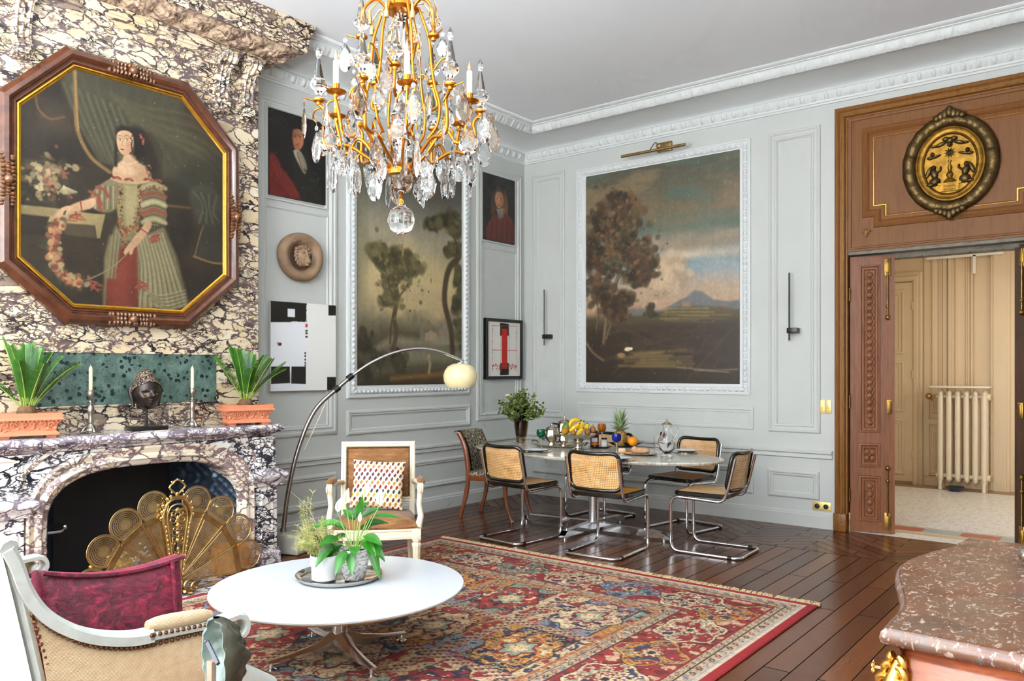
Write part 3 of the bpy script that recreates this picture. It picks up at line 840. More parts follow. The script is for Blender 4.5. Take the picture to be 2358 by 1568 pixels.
b = MB(); b.loops([[Vector((XF - .03 + h, y, z)) for y, z in arch(d)] for d, h in [(.21, 0), (.215, .012), (.228, .012), (.232, 0)]], False)
b.build('ear_moulding', MATS['marble_cream'], fp, True, 50)
soot = mat('sooty_iron', (13, 12, 13), .6, var=.3)
b = MB(); b.bbox((.03, CY - .80, 0.0), (.05, CY + .80, .95)); b.bbox((.05, CY - .80, .0), (.46, CY - .70, .95)); b.bbox((.05, CY - .8, .90), (.46, CY + .8, .95)); b.bbox((.05, CY + .70, 0), (.46, CY + .8, .95))
b.build('firebox', soot, fp, False)
b = MB(); b.bbox((.05, CY - .70, .0), (1.04, CY + .70, .012)); b.build('hearth', marble_shelf, fp, False)
iron = mat('blue_iron', (66, 80, 96), .34, .75, var=.3, vscale=10)
for s in (1, -1):       # cast-iron side plates with lattice and scroll relief
    b = MB()
    def fn(i, j):
        x = .06 + .53 * i; z = .02 + .86 * j
        a = (x + z) / .075; c = (x - z) / .075
        lat = max(0, 1 - min(abs(a - round(a)), abs(c - round(c))) * 6) * .008
        if j > .45 and (i - .35) ** 2 / .12 + (j - .74) ** 2 / .03 < 1: lat = .014 * (.5 + .5 * sin(i * 26 + 3 * sin(j * 30)) * cos(j * 24 + 2 * sin(i * 14)))
        return Vector((x, CY + s * (.42 + .245 * i - lat), z))
    b.grid(fn, 48, 90); b.build('fire_plate', iron, fp, True, 60)
for s in (-1, 1):
    b = MB(); y = CY + s * .655
    b.rbox((XF - .09, y + s * .006, .475), (.03, .016, .12), .006)
    b.tube(fillet([(XF - .09, y, .475), (XF - .10, y - s * .10, .47), (XF - .13, y - s * .13, .49)], .04), [.011] * 8, 8)
    b.ball((XF - .13, y - s * .13, .49), (.018, .018, .018), 10, 8)
    b.build('fire_hook', brass if s > 0 else mat('steel_hook', (190, 188, 184), .25, 1.0, var=.1), fp)

# ---- folding brass fan screen
m, t = newmat('perforated_brass'); v = t.coord((1, 1, 1))
sx = t.n.new('ShaderNodeSeparateXYZ'); t.l.new(v, sx.inputs[0])
cb = t.n.new('ShaderNodeCombineXYZ'); t.l.new(sx.outputs[1], cb.inputs[0]); t.l.new(sx.outputs[2], cb.inputs[1])
br = t.add('ShaderNodeTexBrick', Scale=1.0, Mortar__Size=.0026, Brick__Width=.0075, Row__Height=.015, Mortar__Smooth=0.0); t.l.new(cb.outputs[0], br.inputs['Vector'])
zone = t.math('MULTIPLY', t.math('GREATER_THAN', sx.outputs[2], .10), t.math('LESS_THAN', sx.outputs[2], .43))
rr = t.math('SQRT', t.math('ADD', t.math('POWER', sx.outputs[1], 2.0), t.math('POWER', t.math('SUBTRACT', sx.outputs[2], .545), 2.0)))
ringz = t.math('MULTIPLY', t.math('GREATER_THAN', rr, .034), t.math('LESS_THAN', rr, .092))
ringz = t.math('MULTIPLY', ringz, t.math('GREATER_THAN', sx.outputs[2], .50))
angp = t.math('FRACT', t.math('MULTIPLY', t.math('ARCTAN2', sx.outputs[1], t.math('SUBTRACT', sx.outputs[2], .545)), 8.0))
holes2 = t.math('MULTIPLY', t.math('GREATER_THAN', angp, .35), t.math('GREATER_THAN', t.math('FRACT', t.math('MULTIPLY', rr, 80)), .42))
hole = t.math('MAXIMUM', t.math('MULTIPLY', zone, t.math('SUBTRACT', 1.0, br.outputs['Fac'])), t.math('MULTIPLY', ringz, holes2))
t.bsdf.inputs['Base Color'].default_value = rgba((206, 184, 140)); t.bsdf.inputs['Metallic'].default_value = 1; t.bsdf.inputs['Roughness'].default_value = .34
setc(t, 'Base Color', t.ramp(t.noise(v, 9, 4), [(.3, '#a8925e'), (.6, '#dcc698')]))
setc(t, 'Alpha', t.math('SUBTRACT', 1.0, hole)); perf = m
fs = thing('fire_screen', 'brass peacock fan fire screen with pierced blades and cast centre standing before the fireplace', 'fire screen', (.93, -5.0, .0135))
PZ = .075
for k, ang in enumerate((16, 37, 58, 80, -16, -37, -58, -80)):
    A = radians(ang); lay = .004 * (k % 4) * (1 if ang > 0 else -1) - .006
    out = [(-.012, .04), (.012, .04), (.098, .46)] + [(.103 * cos(q), .545 + .103 * sin(q)) for q in [radians(-52) + k2 * radians(284) / 20 for k2 in range(21)]] + [(-.098, .46)]
    b = MB(); b.add([Vector((0, p[0], p[1])) for p in out], [tuple(range(len(out)))])
    o = b.build('fan_blade', perf, fs, False); o.location = (lay, 0, PZ); o.rotation_euler = (-A, 0, 0)
    b = MB()
    b.tube([(.001, p[0], p[1]) for p in out[2:]], .0035, 6); b.tube([(.002, -.012, .04), (.002, -.099, .46)], .005, 6); b.tube([(.002, .012, .04), (.002, .099, .46)], .005, 6)
    b.bbox((-.002, -.092, .435), (.003, .092, .475))
    b.build('blade_rim', old_brass, o)
b = MB(); GX = .018
b.tube(spline([(GX, -.035, .12), (GX, -.075, .40), (GX, -.098, .52), (GX, -.075, .60), (GX, -.03, .635), (GX, .03, .635), (GX, .075, .60), (GX, .098, .52), (GX, .075, .40), (GX, .035, .12)], 6), .009, 8)
b.tube(spline([(GX, -.02, .16), (GX, -.055, .40), (GX, -.07, .52), (GX, -.045, .585), (GX, 0, .60), (GX, .045, .585), (GX, .07, .52), (GX, .055, .40), (GX, .02, .16)], 6), .005, 6)
rnd = random.Random(5)
def scroll(y, z, r, turns=1.3, s=1, a0=0.0, th=.006):
    b.tube([(GX + .004, y + s * r * (1 - q / 1.25) * cos(a0 + q * turns * 2 * pi), z + r * (1 - q / 1.25) * sin(a0 + q * turns * 2 * pi)) for q in [k / 16 for k in range(17)]], [th * (1 - .5 * k / 16) for k in range(17)], 6)
for z, r, yy in ((.50, .032, .034), (.545, .022, .028), (.44, .020, .018), (.375, .024, .024), (.345, .016, .03), (.27, .016, .016), (.225, .012, .012)):
    for s in (-1, 1): scroll(s * yy, z, r, 1.4, s, 1.0)
for z, ry, rz_ in ((.56, .016, .02), (.50, .014, .03), (.46, .012, .022), (.41, .014, .014), (.36, .012, .016), (.305, .010, .014), (.18, .010, .018), (.13, .016, .02), (.09, .03, .024)): b.ball((GX + .004, 0, z), (.012, ry, rz_), 8, 6)
b.tube([(GX, .022 * cos(q), .235 + .022 * sin(q)) for q in [k * pi / 8 for k in range(16)]], .004, 6, True)
b.tube([(GX, -.06, .27), (GX, .05, .20)], .003, 6); b.tube([(GX, .06, .27), (GX, -.05, .20)], .003, 6)
for s in (-1, 1):
    for z, yy in ((.64, .07), (.655, .045), (.60, .098), (.56, .105), (.52, .11)):
        b.ball((GX, s * yy, z), (.010, .010, .013), 8, 6); scroll(s * yy, z - .01, .014, 1.1, s, .5, .004)
    for k in range(12): b.ball((GX + .006, s * (.036 + .0042 * k * 1.0), .13 + .03 * k), (.007, .008, .010), 6, 5)
b.bbox((GX - .012, -.045, .642), (GX + .018, .045, .656)); b.tube([(GX + .01, -.05, .637), (GX + .01, .05, .637)], .006, 6)
b.build('centre_ornament', brass, fs)
b = MB(); b.tube([(GX, .0 + .048 * cos(q) * (1 + .12 * cos(4 * q)), .715 + .042 * sin(q) * (1 + .1 * cos(4 * q))) for q in [k * 2 * pi / 32 for k in range(32)]], .0065, 8, True)
b.ball((GX, 0, .668), (.012, .016, .014), 8, 6)
for q in range(8): b.ball((GX, .055 * cos(q * pi / 4), .715 + .048 * sin(q * pi / 4)), (.007, .008, .008), 6, 5)
b.build('handle', brass, fs)
for s in (-1, 1):
    b = MB()
    for kx, kr in ((.05, .045), (.09, .032)):
        b.tube([(kx * .8 + .02, s * (.03 + kx * .6 + kr * (1 - q / 1.3) * cos(.6 + q * 8)), .05 + kr * (1 - q / 1.3) * sin(.6 + q * 8)) for q in [k / 16 for k in range(17)]], .009, 6)
    b.ball((.045, s * .03, .018), (.03, .02, .018), 8, 6); b.ball((.08, s * .06, .012), (.022, .022, .012), 8, 6); b.ball((.03, s * .02, .06), (.02, .02, .04), 8, 6)
    b.build('foot', old_brass, fs)
b = MB(); b.bbox((-.02, -.62, .004), (-.012, .62, .02)); b.build('base_bar', old_brass, fs)

# things half seen behind the screen
t_ = thing('orange_basket', 'rounded orange woven basket half hidden behind the right of the fire screen', 'basket', (.70, -4.46, .0125))
b = MB(); b.lathe([(0, 0), (.09, 0), (.13, .05), (.14, .12), (.12, .20), (.115, .20), (.13, .12), (.12, .05), (0, .02)], seg=28, fl=14, famp=.02); b.build('basket', mat('orange_wicker', (226, 132, 30), .6, var=.2, vscale=60, bump=.4, bscale=80), t_, True, 60)
t_ = thing('flower_pot', 'small pot of yellow and white flowers seen through the left of the fire screen', 'flower pot', (.60, -5.16, .0125))
b = MB(); b.lathe([(0, 0), (.06, 0), (.08, .12), (.07, .12), (0, .10)], seg=20); b.build('pot', MATS['sooty_iron'], t_, True, 50)
rf = random.Random(3)
for nm, cc, dx in (('yellow_flowers', (226, 190, 40), -.05), ('white_flowers', (220, 220, 228), .09)):
    b = MB()
    for k in range(40): b.ball((rf.gauss(0, .035), dx + rf.gauss(0, .045), .20 + rf.gauss(0, .045)), (.012, .014, .010), 6, 4)
    for k in range(10): b.tube([(0, 0, .10), (rf.gauss(0, .03), dx + rf.gauss(0, .04), .22)], .002, 4)
    b.build(nm, mat(nm + '_petal', cc, .6, var=.1), t_)
# ================================================================== pictures on the walls
def wall_conv_left(x):
    def f(px, py): p = on_x(px, py, x); return (p.y, p.z)
    return f
def back_conv(px, py): p = on_y(px, py, 0); return (p.x, p.z)
rp = random.Random(21)

# ---- the large octagonal portrait above the fireplace
XO = .36
P = Paint(-5.76, -4.24, 1.90, 3.57, .0042, wall_conv_left(XO)); P.k = .0029
n1 = vnoise((P.h, P.w), 7, 5)
P.C[:] = P.fill(n1, [(.25, '#221a12'), (.55, '#33291c'), (.8, '#43372a')])
# curtain: folds sweeping from the upper left to the right
for k in range(46):
    t_ = k / 45
    x0 = 140 + 300 * t_; y0 = 160 + 60 * t_
    c = ['#3b3a2c', '#54523c', '#2c2a20', '#61603f', '#3f3e2e'][k % 5]
    P.line([(x0, y0), (175 + 240 * t_, 240 + 40 * t_), (225 + 250 * t_, 330 + 20 * t_), (290 + 235 * t_, 395 + 55 * t_ ** 2 + (80 if t_ > .5 else 0) * (t_ - .5))], 18, c, 14, .55, 4)
for k in range(16): P.line([(150 + k * 9, 190 + k * 4), (185 + k * 9, 280 + k * 5), (235 + k * 5, 370 + k)], 7, ['#6a6a52', '#3a392c'][k % 2], 7, .5, 4)
for k in range(14): P.line([(260 + k * 4, 215 + k * 5), (330 + k * 6, 245 + k * 7), (430 + k * 4, 262 + k * 9), (515, 300 + k * 10)], 8, ['#6d6644', '#413f30', '#55502f'][k % 3], 10, .45, 4)
P.poly([(470, 360), (525, 350), (525, 470), (400, 478), (370, 420)], '#2a2a20', 40, .6)
P.line([(175, 160), (178, 235), (182, 300), (212, 360), (255, 395)], 9, '#8d6a34', 4, .9, 5)
P.line([(176, 165), (179, 235), (184, 300)], 3, '#b08a48', 2, .7, 5)
P.line([(84, 215), (92, 250), (118, 272), (150, 268)], 5, '#7a4c2a', 3, .8, 5)
# gathered curtain on the right
P.poly([(440, 440), (475, 425), (505, 445), (515, 500), (490, 522), (455, 500)], '#474a3c', 12, .9, '#2c2f27', (1, -1), 4)
for k in range(7): P.line([(448 + k * 9, 440 + k * 2), (470 + k * 4, 470 + 3 * k), (462 + k * 8, 512)], 5, ['#62664f', '#2a2c24'][k % 2], 5, .7, 4)
P.poly([(470, 520), (512, 510), (515, 605), (455, 590)], '#33362c', 14, .8)
P.line([(450, 590), (490, 604), (518, 606)], 6, '#8a6a3a', 3, .9, 3); P.line([(452, 588), (462, 548), (472, 520)], 4, '#7d5f36', 3, .8, 3)
P.line([(388, 472), (440, 478)], 7, '#6d4a22', 4, .8)
# table with the flowers
P.poly([(48, 470), (130, 478), (245, 495), (240, 512), (50, 492)], '#8a7a52', 4, 1, '#a89664', (1, 0)); P.poly([(48, 492), (120, 500), (230, 522), (228, 545), (48, 540)], '#2a2118', 6)
P.poly([(118, 497), (245, 492), (234, 548), (226, 548), (222, 520), (112, 512)], '#b3a06c', 3, 1, '#8a7a50', (1, -1)); P.poly([(112, 510), (222, 518), (224, 548), (112, 535)], '#4a3f2c', 4)
for k in range(6): P.line([(50, 540 + k * 9), (180, 548 + k * 10)], 3, '#3d3122', 6, .5)
reg = lambda r: (r.gauss(110, 34), r.gauss(410, 27))
P.blobs(120, reg, 9, ['#3c3a26', '#4c4228', '#2e2a1c'], rp, .4, .8)
P.blobs(90, lambda r: (r.gauss(108, 30), r.gauss(405, 24)), 6, ['#8f7f5c', '#a5926a', '#6d4a34', '#8d4a38', '#b3a37c'], rp, .5, .85)
for (x, y, c) in ((118, 395, '#c9a888'), (123, 418, '#b8704e'), (92, 388, '#bfae84'), (150, 400, '#8f4a3a'), (98, 428, '#c8b890'), (70, 412, '#9d8c62')):
    for k in range(7): P.ell((x + rp.gauss(0, 4), y + rp.gauss(0, 4)), 5, 3, c, rp.random() * 3, .5, .8)
for k in range(9): P.line([(150, 428), (140 + k * 5, 446 - abs(k - 4) * 1.2)], 3, '#c7bb94', 2, .8)
# skirt
P.poly([(270, 520), (300, 560), (380, 520), (410, 590), (438, 700), (400, 712), (240, 705), (246, 590)], '#8b8463', 10, 1, '#5d573f', (1, -.5))
P.poly([(252, 572), (318, 560), (322, 706), (245, 706)], '#6b2417', 6, 1, '#8c2f1e', (0, 1)); P.poly([(262, 600), (300, 590), (300, 706), (258, 706)], '#9a3a26', 22, .5)
for k in range(26):
    t_ = k / 25
    P.line([(318 + 62 * t_, 548 - 12 * t_), (330 + 78 * t_, 620), (325 + 112 * t_, 706)], 3.5, ['#b7b08c', '#6a6449', '#a09a76'][k % 3], 4, .75, 5)
for k in range(9): P.line([(325 + k * 4, 650 + k * 6), (365 + k * 3, 680 + k * 4), (430, 668 + k * 4)], 4, ['#a9a27e', '#5b5540'][k % 2], 5, .7, 4)
P.poly([(255, 540), (285, 552), (262, 640), (245, 640), (243, 600)], '#78714f', 8, .9)
for k in range(6): P.line([(262 + k * 4, 540), (252 + k * 4, 640)], 2.5, ['#948c68', '#5a5540'][k % 2], 3, .7)
# bodice
P.poly([(262, 408), (350, 410), (330, 470), (316, 560), (282, 548), (270, 470)], '#8f865c', 6, 1, '#746b46', (1, 0), 0)
P.poly([(290, 425), (325, 425), (312, 525), (292, 520)], '#a79d72', 10, .9)
P.blobs(130, lambda r: (lambda q: (276 + 14 * q + r.gauss(0, 4), 425 + 150 * q))(r.random()), 2.6, ['#a5683c', '#6b4a2a', '#b58a50', '#3a2a1a', '#8a3c26'], rp, .6, .9)
P.blobs(110, lambda r: (lambda q: (330 - 14 * q + r.gauss(0, 4), 425 + 110 * q))(r.random()), 2.6, ['#a5683c', '#5a4426', '#b58a50', '#3a2a1a', '#8a3c26'], rp, .6, .9)
P.blobs(60, lambda r: (lambda q: (285 + 35 * q, 535 - 18 * q + r.gauss(0, 4)))(r.random()), 3, ['#a5683c', '#6b4a2a', '#b58a50', '#8a3c26'], rp, .6, .9)
# sleeves
def sleeve(pts, n, base='#8a8260'):
    P.poly(pts, base, 5, 1, '#6d6648', (1, -1), 3)
sleeve([(262, 410), (275, 430), (270, 480), (238, 488), (212, 470), (216, 440), (240, 420)], 5)
for k in range(7): P.line([(228 + k * 6, 428), (222 + k * 7, 480)], 2.2, ['#b5ad8a', '#514a33'][k % 2], 2, .8)
for a_ in ((210, 440, 236, 470), (226, 430, 252, 452), (212, 455, 235, 482)): P.line([(a_[0], a_[1]), ((a_[0] + a_[2]) / 2 + 4, (a_[1] + a_[3]) / 2 - 5), (a_[2], a_[3])], 8, '#93402c', 4, .95, 4)
sleeve([(342, 415), (366, 418), (380, 440), (386, 475), (384, 510), (360, 520), (335, 505), (328, 470)], 5)
for k in range(5):
    y = 425 + k * 20
    P.line([(332, y + 6), (358, y - 2), (384, y + 8)], 11, ['#a9a27c', '#8c4630', '#b4ad88', '#93402c', '#a9a27c'][k], 5, .9, 4)
    P.line([(332, y + 15), (358, y + 8), (384, y + 17)], 2.5, '#463f2a', 3, .8, 4)
P.blobs(40, lambda r: (r.uniform(340, 382), r.gauss(432, 4)), 2.6, ['#a5683c', '#6b4a2a', '#b58a50'], rp)
# chest, neck, arms, hands
sk, sk2 = '#d8b090', '#b98c6a'
P.poly([(262, 402), (266, 382), (284, 368), (290, 355), (314, 355), (318, 370), (340, 385), (352, 412), (320, 420), (285, 416)], sk, 5, 1, sk2, (1, -.3), 3)
P.ell((295, 392), 22, 12, '#e2bf9f', 0, .9, .6)
P.line([(284, 372), (298, 378), (320, 370)], 2.5, '#c9bda0', 1.5, .9, 3)
P.line([(260, 410), (284, 418), (320, 420), (354, 414)], 6, '#bfa37c', 3, .9, 4)
for x, y in ((272, 408), (300, 412), (344, 412), (366, 414)):
    P.ell((x - 5, y), 7, 3.2, '#9c3f2a', .4, .5); P.ell((x + 5, y + 1), 7, 3.2, '#a8482e', -.4, .5)
P.poly([(222, 455), (218, 476), (188, 486), (160, 492), (148, 486), (165, 472), (190, 462)], sk, 4, 1, sk2, (0, -1), 3)
P.poly([(164, 473), (146, 477), (130, 492), (121, 512), (126, 516), (138, 500), (140, 510), (148, 506), (156, 494), (166, 488)], sk, 3, 1, sk2, (0, -1), 2)
P.line([(138, 484), (126, 500), (121, 516)], 3, '#b98c6a', 2, .7, 3); P.line([(188, 462), (192, 486)], 3, '#9a3226', 1.5)
P.poly([(352, 512), (348, 530), (322, 560), (308, 552), (325, 530), (338, 512)], sk, 4, 1, sk2, (1, 0), 3)
P.poly([(322, 545), (308, 552), (296, 566), (288, 580), (292, 586), (300, 578), (302, 586), (308, 584), (312, 572), (322, 562)], sk, 3, 1, sk2, (1, 0), 2)
P.line([(325, 524), (342, 536)], 3, '#9a3226', 1.5)
for (x, y) in ((355, 545), (180, 492), (225, 650), (330, 650)):
    for k in range(5): P.line([(x, y), (x + rp.uniform(-22, 22), y + rp.uniform(-8, 14)), (x + rp.uniform(-14, 14), y + rp.uniform(4, 20))], 3.5, ['#93382a', '#a54a36'][k % 2], 2, .9, 4)
# head and hair
P.ell((322, 330), 30, 40, '#1c140d', .3, .4); P.ell((345, 355), 20, 52, '#1e160f', .35, .5, .9); P.ell((292, 306), 24, 18, '#22180f', 0, .4)
for k in range(16): P.line([(320 + k * 2, 305), (338 + k * 2.4, 345), (345 + k * 2, 400 + rp.random() * 14)], 2, ['#4a3522', '#120c07'][k % 2], 2, .6, 4)
P.line([(274, 306), (270, 340), (270, 380)], 7, '#1d140c', 5, .9, 4)
P.poly([(271, 318), (275, 303), (292, 299), (308, 308), (311, 330), (305, 348), (294, 356), (284, 354), (275, 340)], '#e0b897', 3, 1, '#bd8f6e', (1, -.4), 3)
P.ell((303, 338), 9, 15, '#b98665', 0, .9, .5); P.ell((280, 338), 5, 4, '#d99a80', 0, .8, .7); P.ell((300, 340), 5, 4, '#cf8f76', 0, .8, .6)
for x in (279, 295):
    P.ell((x, 321), 4.2, 1.9, '#efe4d4', 0, .4); P.ell((x + .4, 321), 1.9, 1.9, '#231a12', 0, .4); P.line([(x - 5, 318), (x, 316.5), (x + 5, 318.5)], 1.3, '#4a3524', 1, .8, 3); P.line([(x - 6, 313), (x, 310.5), (x + 6, 313)], 1.5, '#6b4c34', 1.5, .7, 3)
P.line([(287, 320), (284, 332), (287, 335), (290, 334)], 1.6, '#a3765a', 1.2, .8, 3); P.ell((285, 343), 5, 1.9, '#b3402f', 0, .4); P.line([(280, 343), (290, 343.4)], 1, '#7d2a20', .8, .9)
P.ell((286, 350), 5, 2.2, '#c99a7a', 0, .6, .6)
for k in range(9): P.ell((306 + rp.gauss(0, 2), 312 + k * 5), 2, 2.6, '#3a2817', 0, .4)
for k in range(5): P.ell((335 + rp.gauss(0, 3), 310 + k * 5), 3.5, 2.6, ['#9c3a2a', '#b85a40'][k % 2], rp.random(), .4)
P.blobs(22, lambda r: (r.uniform(336, 352), r.uniform(380, 400)), 2.2, ['#8a3c2a', '#b08a60'], rp)
# garland
gar = [(140, 512), (128, 540), (124, 580), (136, 618), (158, 642), (190, 648), (225, 635), (265, 612), (300, 580)]
P.line(gar[5:], 3, '#8a8058', 2, .9, 4)
gp = spline([(x, y, 0) for x, y in gar[:6]], 10)
P.blobs(190, lambda r: (lambda q: (q.x + r.gauss(0, 9), q.y + r.gauss(0, 7)))(r.choice(gp)), 7, ['#3a3a26', '#2a2818', '#4a4a30'], rp, .4, .8)
P.blobs(150, lambda r: (lambda q: (q.x + r.gauss(0, 8), q.y + r.gauss(0, 6)))(r.choice(gp)), 5.5, ['#b98a64', '#a55a40', '#c7a87c', '#8c3a2a', '#b8b088', '#c98a50', '#7a3a2a'], rp, .6, .9)
P.glaze(.80, '#f2e6cc', .88); P.C = P.C * .94 + .025
P.age(.1, 120, .14)
OCT = [(-5.45, 1.81), (-4.585, 1.81), (-4.155, 2.19), (-4.155, 3.25), (-4.585, 3.662), (-5.45, 3.662), (-5.858, 3.25), (-5.858, 2.17)]
OF = lambda u, v, w: Vector((.30 + w, u, v))
oct_t = thing('octagonal_painting', 'large octagonal portrait of a standing lady in dark carved frame above the fireplace', 'painting', (0, 0, 0))
inn = offset_poly(OCT, .125)
def in_oct(U, V):
    k = np.ones(U.shape, bool)
    for i in range(8):
        a, c = inn[i - 1], inn[i]; k &= ((c[0] - a[0]) * (V - a[1]) - (c[1] - a[1]) * (U - a[0])) > -.006
    return k
P.mesh('canvas', lambda u, v: (XO - .02, u, v), oil, oct_t, in_oct)
walnut = mat('walnut_frame', (82, 44, 26), .26, var=.35, vscale=7, bump=.06, bscale=30, stretch=(2, 2, 2), Coat__Weight=.5, Coat__Roughness=.2)
b = MB(); ringmold(b, OF, OCT, [(0, .004), (0, .045), (.01, .06), (.03, .082), (.055, .088), (.072, .075), (.08, .058), (.088, .056), (.092, .064), (.10, .064), (.106, .05), (.112, .046)]); b.build('frame', walnut, oct_t, True, 30)
b = MB(); ringmold(b, OF, OCT, [(.11, .048), (.113, .054), (.122, .056), (.128, .046), (.138, .042), (.145, .034)]); b.build('gilt_slip', gilt, oct_t, True, 30)
carve = mat('frame_carving', (104, 66, 38), .3, var=.5, vscale=20, Coat__Weight=.4)
def carving(c, du, dv, name='carved_ornament'):
    b = MB(); rr_ = random.Random(4)
    for k in range(-6, 7):
        o = OF(c[0] + du * k * .026, c[1] + dv * k * .026, .085)
        M = Matrix.Rotation(.5 * (1 if k > 0 else -1), 4, 'X')
        for q in (-1, 0, 1):
            b.ball(o + Vector((.006 - abs(k) * .004, dv * q * .028 + du * rr_.gauss(0, .004), du * q * .028 + dv * rr_.gauss(0, .004))), (.022 - .001 * abs(k), .013 + .006 * abs(dv), .013 + .006 * abs(du)), 8, 6)
    b.ball(OF(c[0], c[1], .10), (.028, .03, .03), 10, 8)
    b.build(name, carve, oct_t)
carving((-5.02, 3.61), 1, 0); carving((-5.02, 1.86), 1, 0); carving((-4.205, 2.70), 0, 1); carving((-5.808, 2.70), 0, 1)

# ---- small portrait with a red cloak, left panel
P = Paint(-3.652, -3.048, 3.03, 3.782, .0042, wall_conv_left(0.0)); P.k = .0042
P.C[:] = P.fill(vnoise((P.h, P.w), 6, 5), [(.3, '#0d0c0b'), (.7, '#1f1b18')])
P.ell((676, 330), 34, 56, '#120d0a', 0, .5); P.ell((660, 350), 18, 60, '#15100c', 0, .6); P.ell((704, 370), 16, 60, '#15100c', 0, .6)
for k in range(18): P.line([(650 + k * 3, 290 + rp.random() * 16), (648 + k * 3.4, 350), (652 + k * 3.6, 400)], 2, ['#2d2018', '#0a0806'][k % 2], 2, .6, 4)
P.poly([(650, 400), (640, 372), (622, 350), (616, 380), (618, 450), (700, 466), (690, 430)], '#6d1f18', 6, 1, '#3a100c', (1, 0), 3)
for k in range(9): P.line([(622 + k * 4, 365 + k * 4), (640 + k * 5, 410 + k * 4), (670 + k * 4, 455)], 3, ['#8f3328', '#4a1510'][k % 2], 4, .7, 4)
P.poly([(668, 360), (700, 350), (728, 420), (735, 468), (690, 462), (672, 410)], '#1c1b16', 8, .9)
P.poly([(671, 302), (684, 298), (694, 308), (696, 330), (688, 346), (678, 346), (671, 330)], '#b3744e', 3, 1, '#7d4a30', (-1, 0), 3)
for x in (676, 688): P.ell((x, 316), 2.6, 1.2, '#2a1810', 0, .4); P.line([(x - 4, 312), (x + 4, 311)], 1.2, '#4a2c1c', 1)
P.line([(682, 316), (684, 327), (681, 328)], 1.6, '#c98a62', 1, .8); P.ell((682, 334), 4, 1.3, '#84382a', 0, .4); P.ell((677, 325), 4, 7, '#c08058', 0, .9, .6)
P.poly([(672, 348), (690, 350), (704, 385), (698, 402), (684, 378)], '#a79a84', 3, 1, '#6d6250', (1, 0), 3); P.line([(682, 352), (692, 390)], 2, '#544a3c', 2)
P.blobs(30, lambda r: (r.uniform(690, 740), r.uniform(390, 460)), 3, ['#262a20', '#34362a', '#101010'], rp)
P.age(.1, 60, .2)
t_ = thing('portrait_painting', 'small unframed portrait of a man in long dark wig and red cloak', 'painting', (0, 0, 0))
P.mesh('canvas', lambda u, v: (.02, u, v), oil, t_)
b = MB(); b.bbox((.003, -3.652, 3.03), (.019, -3.048, 3.782)); b.build('panel', mat('canvas_edge', (60, 52, 44), .8, var=.1), t_, False)
# ---- small portrait of a fair haired man, right panel
P = Paint(-.79, -.216, 3.014, 3.777, .0042, wall_conv_left(0.0)); P.k = .0056
P.C[:] = P.fill(vnoise((P.h, P.w), 6, 5), [(.3, '#131110'), (.7, '#2c2722')])
P.ell((1146, 462), 17, 26, '#5a3f28', 0, .5); P.ell((1160, 475), 10, 26, '#6d4a2e', 0, .6); P.ell((1132, 475), 8, 22, '#3f2c1c', 0, .6)
for k in range(14): P.line([(1132 + k * 2.2, 440), (1130 + k * 2.7, 470), (1132 + k * 2.7, 500)], 1.3, ['#8a6238', '#3a2818'][k % 2], 1.5, .6, 4)
P.poly([(1118, 552), (1124, 510), (1142, 494), (1166, 494), (1180, 516), (1182, 560)], '#4d2018', 4, 1, '#6d3024', (-1, 1), 3)
for k in range(10): P.line([(1124 + k * 6, 508), (1122 + k * 6, 556)], 2.4, ['#7d3a2a', '#3a1610'][k % 2], 3, .6, 3)
P.poly([(1139, 446), (1148, 442), (1155, 450), (1156, 468), (1149, 480), (1141, 476), (1137, 462)], '#b98660', 2, 1, '#8a5a3c', (1, 0), 3)
for x in (1142, 1151): P.ell((x, 458), 1.9, .9, '#2a1810', 0, .4)
P.line([(1146, 458), (1145, 467)], 1.2, '#d0a078', .8); P.ell((1146, 473), 2.6, .9, '#84382a', 0, .4)
P.poly([(1140, 482), (1156, 480), (1156, 500), (1146, 506)], '#8d8676', 2, 1, '#5a5448', (0, -1))
P.age(.1, 60, .2)
t_ = thing('portrait_painting', 'small unframed portrait of a fair long-haired man in reddish coat', 'painting', (0, 0, 0))
P.mesh('canvas', lambda u, v: (.02, u, v), oil, t_)
b = MB(); b.bbox((.003, -.79, 3.014), (.019, -.216, 3.777)); b.build('panel', MATS['canvas_edge'], t_, False)

# ---- tall landscape with two trees, left wall
def tree_blobs(P, spots, cols, n, size, rnd, spread=1.0):
    for (x, y, rx, ry) in spots:
        P.blobs(n, lambda r: (x + r.gauss(0, rx * .5) * spread, y + r.gauss(0, ry * .5) * spread), size, cols, rnd, .5, .8, .6)
P = Paint(-2.66, -1.165, 1.352, 3.70, .0075, wall_conv_left(0.0)); P.k = .0065
v_ = (P.V - 1.35) / 2.35; u_ = (P.U + 2.66) / 1.5
nz = vnoise((P.h, P.w), 6, 5); nz2 = vnoise((P.h, P.w), 10, 5, .6, (1, .4))
P.C[:] = P.fill(np.clip(v_ + .12 * (nz - .5), 0, 1), [(0, '#2a2115'), (.10, '#3d3120'), (.2, '#4c4832'), (.27, '#6d6a52'), (.33, '#a3946a'), (.45, '#b3a473'), (.55, '#a39a72'), (.64, '#8b8a74'), (.74, '#6d7068'), (.85, '#4c4d45'), (1, '#383831')])
m_ = np.clip((nz2 - .5) * 5, 0, 1) * np.clip((v_ - .4) * 4, 0, 1) * np.clip((.78 - v_) * 5, 0, 1); P.C = P.C * (1 - .5 * m_[..., None]) + hx('#b59a78') * .5 * m_[..., None]
m_ = np.clip((.16 - u_) * 8 + .3 * (nz - .5) * 4, 0, 1) * np.clip((v_ - .15) * 4, 0, 1); P.C = P.C * (1 - .55 * m_[..., None]) + hx('#62644f') * .55 * m_[..., None]
